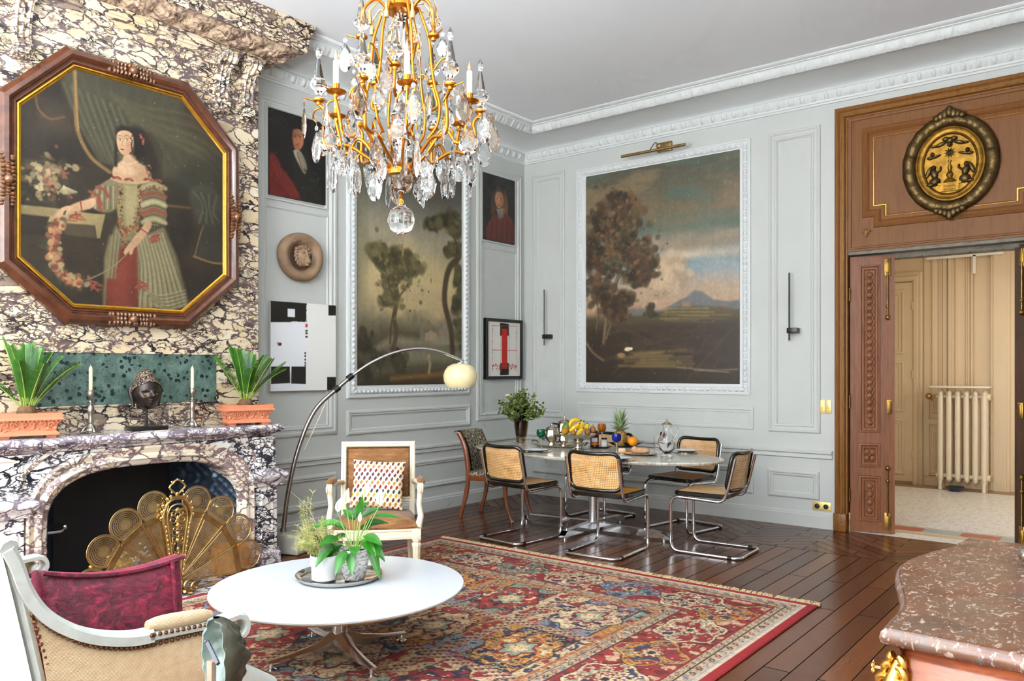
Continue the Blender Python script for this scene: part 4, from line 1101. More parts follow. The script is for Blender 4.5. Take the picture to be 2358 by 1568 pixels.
P.poly([(1010, 760), (1030, 722), (1058, 716), (1062, 790), (990, 790)], '#77766c', 10, .7)
P.poly([(860, 800), (900, 772), (960, 780), (1062, 775), (1062, 800), (860, 806)], '#7d7a68', 10, .8)
P.poly([(964, 785), (966, 735), (972, 732), (975, 785)], '#6f685a', 3, .9); P.poly([(976, 785), (976, 768), (990, 760), (1003, 768), (1003, 785)], '#93806a', 3, .9); P.poly([(1006, 785), (1010, 758), (1030, 754), (1034, 785)], '#7a6f62', 3, .8)
P.poly([(825, 830), (900, 795), (960, 800), (1062, 800), (1062, 850), (825, 880)], '#4f4e38', 14, .8)
P.poly([(860, 808), (1000, 800), (1062, 808), (1062, 830), (930, 838)], '#7f7f6a', 12, .6)
tree_blobs(P, [(835, 800, 16, 40), (860, 825, 26, 18), (915, 830, 18, 16), (842, 850, 20, 20)], ['#2c2a1a', '#3a3823', '#24221a', '#4a4930'], 40, 8, rp)
P.poly([(825, 885), (880, 862), (960, 858), (1062, 846), (1062, 885)], '#59401f', 8, .8, '#2c2114', (-1, 0)); P.line([(900, 872), (1000, 862), (1060, 856)], 8, '#8a6228', 6, .6, 4)
P.line([(985, 858), (988, 838), (984, 824)], 6, '#8a7a5c', 2, .9); P.ell((985, 820), 3, 3, '#93806a', 0, .5)
for w_, pts in ((9, [(903, 805), (910, 765), (905, 730), (912, 690), (908, 655)]), (4, [(896, 790), (898, 750), (906, 720)]), (3, [(912, 690), (930, 665), (945, 640), (955, 600)]), (3, [(910, 670), (890, 640), (880, 610)])): P.line(pts, w_, '#4a3c26', 3, .9, 5)
tree_blobs(P, [(900, 650, 22, 24), (925, 630, 26, 22), (880, 590, 24, 18), (920, 600, 30, 20), (950, 610, 20, 20), (898, 690, 20, 14), (868, 575, 18, 10)], ['#4a4629', '#5c5833', '#3c3822', '#6d6840'], 46, 7, rp)
P.blobs(110, lambda r: (r.gauss(910, 34), r.gauss(640, 44)), 3, ['#5c5833', '#7d7648', '#3c3822'], rp, .5, .7)
for w_, pts in ((12, [(1040, 815), (1036, 760), (1022, 700), (1024, 650), (1034, 615), (1052, 595), (1062, 570)]), (5, [(1052, 595), (1048, 560), (1036, 535), (1020, 520)])): P.line(pts, w_, '#453722', 4, .95, 5)
tree_blobs(P, [(1030, 505, 26, 16), (1000, 515, 22, 12), (1050, 525, 18, 18), (1045, 575, 18, 14), (1055, 640, 12, 30), (1052, 700, 12, 24), (1058, 760, 8, 30)], ['#3c3a20', '#4d4a28', '#5f5a32', '#2d2b1a'], 40, 8, rp)
P.C *= (1 + .10 * (vnoise((P.h, P.w), 60, 3, .6, (1, .08)) - .5))[..., None]
P.glaze(.72, '#fff2e2', 1.14)
P.age(.1, 90, .12)
t_ = thing('landscape_painting', 'tall landscape painting with two slender trees, in white moulding behind the arc lamp', 'painting', (0, 0, 0))
P.mesh('canvas', lambda u, v: (.016, u, v), oil, t_)
b = MB(); b.bbox((.003, -2.66, 1.352), (.0155, -1.165, 3.70)); b.build('panel', MATS['canvas_edge'], t_, False)

# ---- large landscape on the back wall
P = Paint(.912, 2.758, 1.362, 3.735, .0065, back_conv); P.k = .0052
v_ = (P.V - 1.362) / 2.373; u_ = (P.U - .912) / 1.846
nz = vnoise((P.h, P.w), 5, 6, .55, (.7, 1.3)); nz2 = vnoise((P.h, P.w), 7, 6, .55, (.5, 1.4)); nz3 = vnoise((P.h, P.w), 14, 5)
P.C[:] = P.fill(np.clip(v_ + .10 * (nz - .5), 0, 1), [(0, '#241c14'), (.12, '#33271b'), (.24, '#3a2c1e'), (.30, '#4a3f2a'), (.345, '#a88a74'), (.42, '#a5917f'), (.5, '#8a94a0'), (.57, '#5d7f8d'), (.64, '#8f8678'), (.7, '#56695e'), (.8, '#6b6048'), (.9, '#575543'), (1, '#4b4f42')])
def layer(m, c, a): P.C[:] = P.C * (1 - a * m[..., None]) + hx(c) * (a * m[..., None])
sky = np.clip((v_ - .36) * 12, 0, 1)
layer(np.clip((nz2 - .5) * 7, 0, 1) * sky * np.clip((v_ - .62) * 6, 0, 1), '#77674c', .8)
layer(np.clip((.44 - nz2) * 8, 0, 1) * sky * np.clip((v_ - .58) * 6, 0, 1), '#47605a', .8)
layer(np.clip((nz3 - .5) * 6, 0, 1) * sky * np.clip((v_ - .45) * 8, 0, 1) * np.clip((.68 - v_) * 8, 0, 1) * np.clip((u_ - .4) * 4, 0, 1), '#b39c8c', .75)
layer(np.exp(-((v_ - .575) / .028) ** 2) * np.clip((u_ - .45) * 5, 0, 1) * np.clip(nz + .2, 0, 1), '#c9b3a2', .9)
layer(np.exp(-((v_ - .62) / .03) ** 2) * np.clip((u_ - .4) * 4, 0, 1), '#7d7060', .6)
layer(np.exp(-((v_ - .52) / .03) ** 2) * np.clip((u_ - .55) * 6, 0, 1) * np.clip(1.2 - nz3, 0, 1), '#6d96b4', .7)
layer(np.clip((v_ - .91) * 10, 0, 1) * np.clip((u_ - .7) * 6, 0, 1), '#3f554c', .7)
for (x, y, r_) in ((1545, 628, 36), (1520, 655, 30), (1565, 640, 26), (1500, 670, 30), (1575, 600, 10), (1540, 600, 22)): P.ell((x, y), r_, r_ * .75, '#b8a084', 0, .7, .85, '#93806c')
P.blobs(60, lambda r: (r.gauss(1540, 26), r.gauss(630, 22)), 10, ['#c9b294', '#bfa68a', '#a38f78'], rp, .6, .5, .8)
P.poly([(1530, 712), (1560, 695), (1585, 682), (1600, 668), (1620, 672), (1645, 690), (1680, 694), (1706, 690), (1706, 712)], '#66707c', 5, .95, '#565f68', (0, -1))
P.poly([(1420, 722), (1480, 712), (1560, 716), (1706, 704), (1706, 720), (1430, 730)], '#5c6c78', 5, .8)
P.poly([(1425, 735), (1520, 718), (1560, 708), (1600, 704), (1660, 706), (1706, 712), (1706, 760), (1420, 760)], '#5b5230', 6, .95, '#3d3322', (0, -1))
for k in range(12): P.line([(1500 + rp.uniform(0, 90), 712 + k * 2.4), (1600 + rp.uniform(0, 90), 710 + k * 3)], 3, ['#8a7a42', '#4a4026', '#6d6034'][k % 3], 3, .7)
P.poly([(1572, 706), (1572, 694), (1590, 694), (1592, 706)], '#93704e', 2, .9); P.poly([(1655, 704), (1658, 696), (1672, 697), (1674, 706)], '#7a6456', 2, .8)
tree_blobs(P, [(1499, 712, 8, 12), (1500, 724, 16, 6)], ['#2d2a18', '#3a3620'], 30, 4, rp)
P.poly([(1351, 760), (1706, 735), (1706, 884), (1351, 880)], '#33261a', 22, .85)
for k in range(34): P.line([(1380 + rp.uniform(0, 250), 745 + rp.uniform(0, 130)), (1450 + rp.uniform(0, 250), 745 + rp.uniform(0, 130) * .9)], 5, rp.choice(['#4a3822', '#2a1e14', '#5a4524']), 8, .35)
for k in range(16): P.line([(1420 + rp.uniform(0, 60), 812 + k * 2.2), (1520 + rp.uniform(0, 80), 806 + k * 2.6)], 4, ['#7d6634', '#5a4826', '#8f7a42'][k % 3], 5, .55)
P.line([(1560, 846), (1640, 852), (1700, 850)], 3, '#8d8064', 3, .6, 4); P.line([(1600, 852), (1680, 857)], 2, '#a39a7c', 2, .6)
P.ell((1447, 804), 8, 4.5, '#cfc4a4', .1, .5); P.ell((1455, 803), 4, 3, '#d8cfb4', 0, .5); P.ell((1432, 818), 10, 5, '#94703e', 0, .5)
tr = ['#3a281a', '#4d3420', '#5e4026', '#2a1d13', '#6d4a2c']; tg = ['#423a24', '#554a2c', '#2c2618', '#3a3020']
for w_, pts in ((9, [(1392, 790), (1398, 740), (1410, 690), (1424, 640), (1432, 600), (1440, 520)]), (7, [(1353, 790), (1368, 812), (1392, 830)]), (6, [(1424, 640), (1450, 620), (1470, 600)]), (5, [(1398, 780), (1408, 750), (1414, 735)]), (4, [(1375, 760), (1380, 720), (1372, 680)])):
    P.line(pts, w_, '#57462e', 3, .9, 5); P.line([(x - 1.5, y) for x, y in pts], w_ * .35, '#8a7452', 2, .6, 5)
tree_blobs(P, [(1425, 460, 34, 22), (1440, 500, 50, 36), (1395, 520, 40, 44), (1440, 560, 60, 40), (1400, 600, 46, 40), (1470, 590, 36, 26), (1490, 612, 26, 18), (1470, 640, 30, 20), (1380, 650, 30, 30), (1400, 690, 34, 24), (1440, 690, 18, 12), (1365, 580, 18, 40), (1420, 720, 26, 14)], tr + tg, 62, 9, rp)
P.blobs(260, lambda r: (r.gauss(1425, 44), r.gauss(570, 76)), 4, ['#7d5a36', '#6d4e30', '#3a2a1a', '#5a5030', '#8a6a44'], rp, .5, .6)
P.C *= (1 + .08 * (vnoise((P.h, P.w), 50, 3, .6, (1, .1)) - .5))[..., None]
P.glaze(.74, '#fff2e0', 1.08)
P.age(.1, 160, .10)
t_ = thing('landscape_painting', 'large landscape painting with big brown tree and distant hill, above the dining table', 'painting', (0, 0, 0))
P.mesh('canvas', lambda u, v: (u, -.016, v), oil, t_)
b = MB(); b.bbox((.912, -.0155, 1.362), (2.758, -.003, 3.735)); b.build('panel', MATS['canvas_edge'], t_, False)

# ---- black and white abstract canvas
P = Paint(-3.657, -2.949, 1.318, 2.106, .004, wall_conv_left(0.0)); P.k = .0046
P.C[:] = hx('#e9e8e4'); W_ = '#e9e8e4'; K = '#15140f'
P.poly([(616, 901), (616, 693), (699, 699), (697, 897)], '#e6e8ec', 1)
P.poly([(616, 693), (699, 699), (699, 742), (616, 742)], K, 1.5); P.poly([(655, 711), (672, 712), (672, 731), (655, 730)], '#e2e5ea', 1)
P.poly([(749, 703), (767, 704), (767, 727), (749, 727)], K, 1); P.poly([(746, 868), (767, 868), (767, 898), (746, 898)], K, 1)
P.poly([(617, 844), (660, 844), (661, 882), (617, 884)], K, 1); P.poly([(664, 844), (697, 844), (697, 884), (663, 883)], K, 1)
P.poly([(696, 746), (701, 746), (701, 754), (696, 754)], '#c0281c', .6)
for y in (760, 766, 774): P.poly([(696, y), (701, y), (701, y + 4), (696, y + 4)], K, .6)
for y in (811, 818, 826, 833, 839): P.poly([(694, y), (697, y), (697, y + 5), (694, y + 4)], K, .6)
P.poly([(633, 789), (641, 789), (641, 796), (633, 796)], K, .6); P.poly([(631, 788), (635, 788), (635, 793), (631, 793)], '#c0584c', .6)
for k in range(9): P.ell((660 + k * 4.4 + rp.random() * 3, 742 + rp.uniform(-1, 1)), 1.6, 1.2, W_, 0, .3)
for k in range(7): P.ell((699, 706 + k * 5 + rp.random() * 3), 1.2, 1.8, W_, 0, .3)
t_ = thing('abstract_canvas', 'unframed white canvas with black rectangles and a red square', 'painting', (0, 0, 0))
P.mesh('canvas', lambda u, v: (.046, u, v), oil, t_)
b = MB(); b.bbox((.024, -3.657, 1.318), (.0455, -2.949, 2.106)); b.build('stretcher', mat('canvas_side', (214, 212, 206), .8, var=.03), t_, False)
# ---- framed red and black print
P = Paint(-.74, -.125, 1.42, 2.08, .004, wall_conv_left(0.0)); P.k = .0058
P.C[:] = hx('#e4e2da')
P.poly([(1147, 744), (1167, 746), (1167, 773), (1147, 773)], '#141310', 1); P.poly([(1147, 836), (1167, 836), (1167, 863), (1147, 864)], '#141310', 1)
P.poly([(1151, 757), (1164, 758), (1164, 849), (1151, 849)], '#c4261a', .8); P.poly([(1151, 836), (1164, 836), (1164, 849), (1151, 849)], '#a01c14', .8)
for k in range(7):
    P.line([(1130 + k * 2.6, 752), (1130 + k * 2.6, 858)], .5, '#b9aeb0', .7, .7); P.line([(1169 + k * 2.6, 754), (1169 + k * 2.6, 856)], .5, '#b9aeb0', .7, .7)
for x in (1129, 1149, 1168, 1186): P.line([(x, 750), (x, 856)], 1.0, '#c0584c', 1, .9)
for y in (750, 806, 842): P.line([(1129, y), (1186, y + 1)], 1.1, '#c0483c', 1, .9)
for k in range(40):
    x = rp.choice([rp.uniform(1129, 1149), rp.uniform(1168, 1186)]); P.ell((x, rp.uniform(838, 850)), 1, 2, '#b93a2c', 0, .4, .8)
    P.ell((rp.choice([1130, 1149, 1168, 1185]), rp.uniform(752, 852)), .7, 1.3, '#6d5a5c', 0, .4, .8)
t_ = thing('framed_print', 'black framed print of a red bar between two black squares', 'picture', (0, 0, 0))
P.mesh('print', lambda u, v: (.03, u, v), painted('print_paper', .6, 0), t_)
b = MB(); ringmold(b, LEFT, rect(-.775, -.092, 1.396, 2.105), [(0, .003), (0, .046), (.004, .05), (.03, .05), (.034, .046), (.036, .031)]); b.build('frame', black_paint, t_, True, 30)
b = MB(); b.bbox((.024, -.75, 1.41), (.029, -.115, 2.09)); b.build('backing_board', MATS['canvas_side'], t_, False)
# ---- carved lion medallion
t_ = thing('lion_medallion', 'round brown carved medallion with a lion head hung on the panel', 'wall sculpture', (0, -3.33, 2.515))
clay = mat('aged_terracotta', (146, 118, 92), .7, var=.28, vscale=9, bump=.35, bscale=40, bdist=.006)
b = MB(); rr_ = random.Random(9)
b.lathe([(0, .0305), (.118, .0345)], (0, 0, 0), 40, False, Matrix.Rotation(pi / 2, 3, 'Y')); b.build('recess_shade', mat('shaded_terracotta', (84, 64, 48), .8, var=.3, vscale=20), t_); b = MB()  # darker disc paints the hollow's shade in behind the lion head
prof = [(.0, .028), (.085, .028), (.12, .034), (.135, .06), (.155, .085), (.18, .092), (.205, .08), (.222, .05), (.222, .02), (.20, .003), (0, .003)]
rings = []
for r, x in prof:
    rings.append([Vector((x, r * cos(a) * (1.07 + .05 * cos(a - 2.7) + .012 * sin(3 * a)), r * sin(a) * (1 + .02 * cos(2 * a)))) for a in [2 * pi * k / 48 for k in range(48)]])
b.loops(rings); b.build('disc', clay, t_, True, 60)
b = MB()
b.ball((.05, .01, .0), (.055, .066, .085), 16, 12); b.ball((.09, .02, -.03), (.035, .034, .045), 12, 10); b.ball((.115, .024, -.045), (.018, .024, .014), 10, 8)
b.ball((.095, .02, -.072), (.02, .024, .012), 10, 8)
for s in (-1, 1): b.ball((.088, .015 + s * .032, .018), (.014, .016, .009), 8, 6); b.ball((.09, .015 + s * .034, .036), (.014, .022, .008), 8, 6); b.ball((.05, .0 + s * .062, .07), (.02, .018, .02), 8, 6)
b.tube([(.085, .016, .06), (.105, .018, .0), (.118, .022, -.04)], [.014, .013, .016], 8)
for k in range(15):
    a = .15 + k * 2 * pi / 16
    if -2.2 < (a + pi) % (2 * pi) - pi < -1.0: continue
    b.tube([(.05, .005 + (.06 + .028 * q) * cos(a + .4 * q), .01 + (.075 + .022 * q) * sin(a + .4 * q)) for q in (0, .4, .8, 1.1)], [.014, .016, .013, .006], 6)
b.build('lion_head', clay, t_, True, 60)

# ---- picture light, black wall lights, switches, socket
t_ = thing('picture_light', 'long brass picture light fixed above the large landscape painting', 'picture light', (0, 0, 0))
pa, pb = on_y(1431, 360, -.16), on_y(1578, 334, -.16)
b = MB(); b.tube([(pa.x, -.16, 3.845), (pb.x, -.16, 3.845)], .016, 12); b.build('lamp_tube', old_brass, t_)
b = MB(); xm = (pa.x + pb.x) / 2 + .07
b.rbox((xm, -.018, 3.905), (.17, .03, .10), .006); b.build('wall_plate', old_brass, t_)
b = MB(); b.tube(fillet([(xm - .07, -.03, 3.92), (xm - .07, -.09, 3.96), (xm - .10, -.16, 3.86)], .05), .006, 8); b.rbox((xm, -.10, 3.885), (.05, .15, .03), .006); b.build('arm', old_brass, t_)
for k, (px, py0, py1, pm, lb) in enumerate(((1253, 667, 795, 775, 'slim black bar wall light on the narrow panel beside the room corner'), (1817.5, 628, 784, 761, 'slim black bar wall light on the wider panel beside the door casing'))):
    p0, p1, pm_ = on_y(px, py0, -.07), on_y(px, py1, -.07), on_y(px, pm, -.07)
    t_ = thing('bar_wall_light', lb, 'wall light', (p0.x, 0, 0), 0, 'black bar wall lights')
    b = MB(); b.tube([(0, -.07, p1.z), (0, -.07, p0.z)], .0085, 8); b.build('bar', black_paint, t_)
    b = MB(); b.rbox((.028, -.042, pm_.z), (.10, .082, .05), .003); b.build('mount', black_paint, t_)
sw_m = mat('satin_brass_plate', (226, 200, 128), .4, .55, var=.05)
for k, lb in enumerate(('brass switch plate nearer the wall panel, first of a pair', 'brass switch plate nearer the door casing, second of a pair')):
    x = 3.571 + k * .058
    t_ = thing('light_switch', lb, 'light switch', (x, 0, 1.155), 0, 'brass switch plates')
    b = MB(); b.rbox((0, -.004, 0), (.048, .009, .128), .002); b.build('plate', sw_m, t_)
    b = MB(); b.rbox((0, -.010, 0), (.012, .006, .03), .002); b.build('toggle', sw_m, t_)
t_ = thing('power_socket', 'brass double power socket low on the wall beside the door casing', 'socket', (3.565, 0, .21))
b = MB(); b.rbox((0, -.004, 0), (.17, .009, .082), .002); b.build('plate', sw_m, t_)
for s in (-1, 1):
    b = MB(); Mx = Matrix.Rotation(pi / 2, 3, 'X')
    b.lathe([(.024, 0), (.024, .006), (.018, .008), (.016, .003), (0, .003)], (s * .041, -.008, 0), 16, True, Mx); b.build('outlet', black_paint, t_)

# ---- gilt relief medallion over the door
t_ = thing('relief_medallion', 'oval gilt relief with angels and an altar mounted on the oak panel over the door', 'relief', (4.652, -.022, 3.278))
old_gilt = mat('old_gilt', (150, 112, 48), .5, 1.0, var=.45, vscale=16, bump=.3, bscale=50, bdist=.006)
dark_gilt = mat('dark_gilt', (104, 84, 52), .42, .9, var=.5, vscale=12, bump=.5, bscale=40, bdist=.01)
def EL(a, rx, rz_, w): return Vector((rx * cos(a), -w, rz_ * sin(a)))
b = MB(); NA = 72
b.loops([[EL(2 * pi * k / NA, .37 - d, .425 - d, h + (.012 * abs(sin(k * 3.1)) + .01 * sin(k * 1.7) if 0 < j < 6 else 0)) for k in range(NA)] for j, (d, h) in enumerate([(0, -.008), (-.004, .02), (.02, .045), (.045, .055), (.075, .05), (.095, .03), (.105, .02)])])
for a, r_ in ((pi / 2, .05), (-pi / 2, .045)):
    for k in range(-3, 4): b.ball(EL(a + k * .09, .365, .42 + (.025 if k == 0 else .01 - abs(k) * .006), .055), (.03, .022, r_ - abs(k) * .006), 8, 6)
b.build('frame', dark_gilt, t_, True, 60)
b = MB()
b.loops([[EL(2 * pi * k / NA, .265 - d, .318 - d, h) for k in range(NA)] for d, h in [(-.005, .02), (0, .034), (.012, .038), (.018, .03), (.045, .028), (.05, .036), (.062, .03), (.066, .015)]])
b.build('inner_rim', old_gilt, t_, True, 50)
b = MB(); b.add([EL(2 * pi * k / NA, .205, .258, .014) for k in range(NA)], [tuple(range(NA))])
b.build('ground', old_gilt, t_, False)
def bl(x, z, rx, rz_, d=.022, ang=0): b.ball((x, -.022, z), (rx, d, rz_), 8, 6, M=Matrix.Rotation(ang, 3, 'Y'))
for s in (-1, 1):       # kneeling angels
    b = MB()
    bl(s * .125, -.02, .02, .024, .03); bl(s * .12, -.075, .03, .045, .03, s * .3); bl(s * .115, -.14, .045, .04, .03); bl(s * .15, -.165, .04, .018, .025); bl(s * .165, -.055, .02, .055, .018, -s * .4); bl(s * .085, -.055, .03, .010, .02, s * .6); bl(s * .07, -.03, .010, .02, .02)
    b.build('relief_figure', dark_gilt, t_, True, 60); b = MB()
    bl(s * .135, .10, .018, .02, .028); bl(s * .11, .075, .05, .012, .02, s * .3); bl(s * .15, .07, .03, .016, .02); b.build('cherub_head', dark_gilt, t_, True, 60); b = MB()
    bl(s * .07, .175, .05, .018, .02, s * .35); bl(s * .12, .165, .028, .012, .018, s * .1); b.build('carved_ray', dark_gilt, t_, True, 60)
b = MB()
bl(0, .20, .035, .03, .03); bl(0, .165, .022, .022, .035); bl(-.03, .215, .03, .02); bl(.03, .215, .03, .02)
b.build('relief_figure', dark_gilt, t_, True, 60)
b = MB()
for k in range(10):
    a = k * pi / 5; b.add([Vector((.05 * cos(a), -.026, .095 + .05 * sin(a))), Vector((.02 * cos(a + .35), -.03, .095 + .02 * sin(a + .35))), Vector((0, -.038, .095)), Vector((.02 * cos(a - .35), -.03, .095 + .02 * sin(a - .35)))], [(0, 1, 2, 3)])
b.build('star', dark_gilt, t_, False)
b = MB(); b.lathe([(.0, .03), (.014, .03), (.008, .0), (.02, -.03), (.012, -.06), (.03, -.09), (.018, -.12), (.05, -.15), (.052, -.16)], (0, -.018, 0), 14)
b.bbox((-.09, -.04, -.178), (.09, -.012, -.162)); b.bbox((-.07, -.036, -.235), (.07, -.012, -.178)); b.rbox((0, -.04, -.205), (.09, .012, .035), .004); b.build('altar', old_gilt, t_, True, 40)
# ================================================================== things on the mantel shelf
SZ = 1.0805
def leafmat(name, c0, c1, rough=.4, trans=.0, scale=8):
    m, t = newmat(name); v = t.coord()
    setc(t, 'Base Color', t.ramp(t.noise(v, scale, 3), [(.3, c0), (.7, c1)])); t.bsdf.inputs['Roughness'].default_value = rough
    if trans: t.bsdf.inputs['Subsurface Weight'].default_value = 0
    return m
terra = mat('terracotta', (198, 122, 88), .75, var=.08, vscale=7, bump=.15, bscale=70, bdist=.003)
cyc = leafmat('cycad_leaf', '#1f4a12', '#3f7a1c', .38); cyc2 = leafmat('cycad_rib', '#86a03c', '#a5b850', .4)
soil = mat('soil', (52, 36, 26), .95, var=.4, vscale=40, bump=.8, bscale=60, bdist=.01)
bark = mat('cycad_trunk', (104, 74, 50), .9, var=.4, vscale=40, bump=.9, bscale=50, bdist=.01)
L_, W_, H_ = .385, .235, .155
mbp = MB()
def rr(l, w, z): return [Vector((-l / 2, -w / 2, z)), Vector((l / 2, -w / 2, z)), Vector((l / 2, w / 2, z)), Vector((-l / 2, w / 2, z))]
prof = [(.30, .15, .016), (.335, .185, .018), (.335, .185, .030), (.305, .155, .042), (.30, .15, .06), (.32, .17, .085), (.345, .195, .103), (.35, .2, .108), (.385, .235, .112), (.385, .235, .118), (.36, .21, .128), (.362, .212, .155), (.335, .185, .155), (.325, .175, .135)]
mbp.loops([rr(l, w, z) for l, w, z in prof], True, True, False)
for sx_ in (-1, 1):
    for sy_ in (-1, 1): mbp.loops([rr(.05, .04, 0), rr(.06, .05, .017)], True, True); b0 = len(mbp.v) - 8; mbp.v[b0:] = [(x + sx_ * .125, y + sy_ * .055, z) for x, y, z in mbp.v[b0:]]
for side in range(4):
    Rm = Matrix.Rotation(side * pi / 2, 3, 'Z'); ln = L_ if side % 2 == 0 else W_; wd = W_ if side % 2 == 0 else L_
    n = int(ln / .022)
    for k in range(n): mbp.ball(Rm @ Vector(((k - (n - 1) / 2) * .0215, -wd / 2 + .016, .108)), (.009, .010, .008), 6, 5)
    def pnt(u, z, o=.0): return Rm @ Vector((u, -(wd / 2 - .035) + (.0 if z > .06 else .008) - .3 * max(0, z - .07) - o, z))
    k_ = .45 if side % 2 else 1
    def scr(u, z, r, s, tn=1.35, th=.007): mbp.tube([pnt(u + s * r * (1 - q / 1.2) * cos(q * tn * 2 * pi), z + r * (1 - q / 1.2) * sin(q * tn * 2 * pi), .002) for q in [k / 14 for k in range(15)]], [th * (1 - .5 * k / 14) for k in range(15)], 6)
    mbp.tube([pnt(.030 * cos(a), .078 + .026 * sin(a), .002) for a in [pi * .85 + k * pi * 1.3 / 12 for k in range(13)]], .006, 6)
    for s in (-1, 1):
        scr(s * .022, .088, .015, s); scr(s * .08 * k_, .085, .018, -s)
        if k_ == 1: scr(s * .12, .082, .018, s); mbp.tube([pnt(s * (.05 + .02 * q), .052 + .02 * sin(q * 3), .0) for q in (0, 1, 2, 3, 4)], .006, 6); mbp.ball(pnt(s * .055, .06, .0), (.01, .01, .01), 8, 6); mbp.ball(pnt(s * .145, .06), (.012, .012, .014), 8, 6)
        mbp.ball(pnt(s * .105 * k_, .058), (.011, .010, .011), 8, 6)
pot_mesh = mbp.mesh('planter', terra, True, 40)
b = MB(); b.loops([rr(.33, .18, .13)], True, True); b.add(rr(.332, .182, .132), [(0, 1, 2, 3)]); soil_mesh = b.mesh('soil', soil, False)
b = MB(); b.lathe([(.0, .12), (.05, .125), (.058, .15), (.05, .185), (.03, .205), (0, .21)], seg=16); trunk_mesh = b.mesh('trunk', bark, True, 60)
def frond_mesh(length, curl, seed):
    r = random.Random(seed); b = MB(); b.slot(0)
    spine = bez((0, 0, 0), (0, .02, length * .4), (0, .05 + curl * .3, length * .78), (0, .06 + curl, length), 22)
    n = 34
    for k in range(n):
        t = .16 + .82 * k / (n - 1); p = spine[min(21, int(t * 21))].lerp(spine[min(21, int(t * 21) + 1)], t * 21 - int(t * 21)) if t < 1 else spine[-1]
        ll = .062 * sin(pi * (.12 + .80 * t)) ** .8 + .006
        for s in (-1, 1):
            d = Vector((s * .74, .10 - .25, .60)).normalized(); tip = p + d * ll; w = Vector((0, .2, .9)).normalized() * .0045
            b.add([p - w, p + w, p.lerp(tip, .6) + w * .8, tip, p.lerp(tip, .6) - w * .8], [(0, 1, 2, 3, 4)])
    b.slot(1); b.tube(spine, [.0045 * (1 - .7 * k / 21) for k in range(22)], 6)
    return b.mesh('frond', [cyc, cyc2], False)
FM = [frond_mesh(.40, .06, 1), frond_mesh(.36, .10, 2), frond_mesh(.42, .03, 3)]
def planter(px, py, x, rz, label, seed):
    p = on_x(px, py, x); r = random.Random(seed)
    t_ = thing('potted_cycad', label, 'potted plant', (x, p.y, SZ), rz, 'cycads in terracotta planters')
    for nm, me in (('planter', pot_mesh), ('soil', soil_mesh), ('trunk', trunk_mesh)):
        o = bpy.data.objects.new(nm, me); link(o, t_)
    n = 15
    for k in range(n):
        a = 2 * pi * k / n + r.uniform(-.15, .15) + .3; tilt = radians((6, 20, 33)[k % 3] + r.uniform(-5, 5))
        if cos(a + rz) < -.1: tilt *= .1
        back_ = cos(a + rz) < -.1; o = bpy.data.objects.new('frond', FM[2 if back_ else k % 3]); link(o, t_)
        o.rotation_euler = Euler((-tilt, 0, a - pi / 2), 'XYZ'); o.location = (.028 * cos(a), .028 * sin(a), .185)
        sc = r.uniform(.85, 1.05); o.scale = (1, 1, sc)
planter(566, 969, .515, radians(90 - 15), 'cycad in terracotta planter at the wall panel end of the mantel', 3)
planter(62, 1003, .515, radians(90 - 15), 'cycad in terracotta planter beside the nearer candlestick, cut by the picture edge', 8)

pewter = mat('aged_silver', (168, 160, 150), .3, 1.0, var=.3, vscale=30)
wax = mat('ivory_wax', (242, 226, 178), .45, var=.03, Subsurface__Weight=.2)
b = MB(); b.lathe([(.0, 0), (.062, 0), (.064, .004), (.055, .010), (.036, .018), (.030, .03), (.034, .036), (.024, .046), (.016, .06), (.02, .075), (.014, .10), (.019, .135), (.022, .165), (.016, .18), (.012, .19), (.026, .195), (.027, .20), (.012, .206), (.009, .222), (.014, .232), (.022, .245), (.024, .265), (.022, .28), (.029, .284), (.029, .288), (.014, .288), (.013, .262), (0, .262)], seg=24)
for k in range(3):
    a = k * 2 * pi / 3; b.tube([(.02 * cos(a), .02 * sin(a), .05), (.04 * cos(a), .04 * sin(a), .03), (.055 * cos(a), .055 * sin(a), .006)], [.006, .007, .009], 6)
cs_mesh = b.mesh('candlestick', pewter, True, 40)
b = MB(); b.lathe([(0, 0), (.0125, 0), (.0118, .165), (.008, .178), (.002, .186), (0, .187)], seg=16); candle_mesh = b.mesh('candle', wax, True, 50)
b = MB(); b.tube([(0, 0, .183), (.001, 0, .196)], .0012, 5); wick_mesh = b.mesh('wick', mat('wick', (240, 236, 224), .8), True)
for px, py, side in ((209, 990, 'left of the bronze head'), (443, 973, 'between the bronze head and the farther planter')):
    p = on_x(px, py, .44)
    o = bpy.data.objects.new('candlestick', cs_mesh); link(o); o.location = (.44, p.y, SZ)
    tag(o, ('pewter candlestick beside the planter at the picture edge' if px < 300 else 'pewter candlestick between the bronze head and the farther planter'), 'candlestick', 'pewter candlesticks on the mantel')
    c = bpy.data.objects.new('candle', candle_mesh); link(c); c.location = (.44, p.y, SZ + .2635)
    tag(c, ('ivory candle in the candlestick beside the planter at the picture edge' if px < 300 else 'ivory candle in the candlestick next to the farther planter'), 'candle', 'candles on the mantel')
    w = bpy.data.objects.new('wick', wick_mesh); link(w, c)

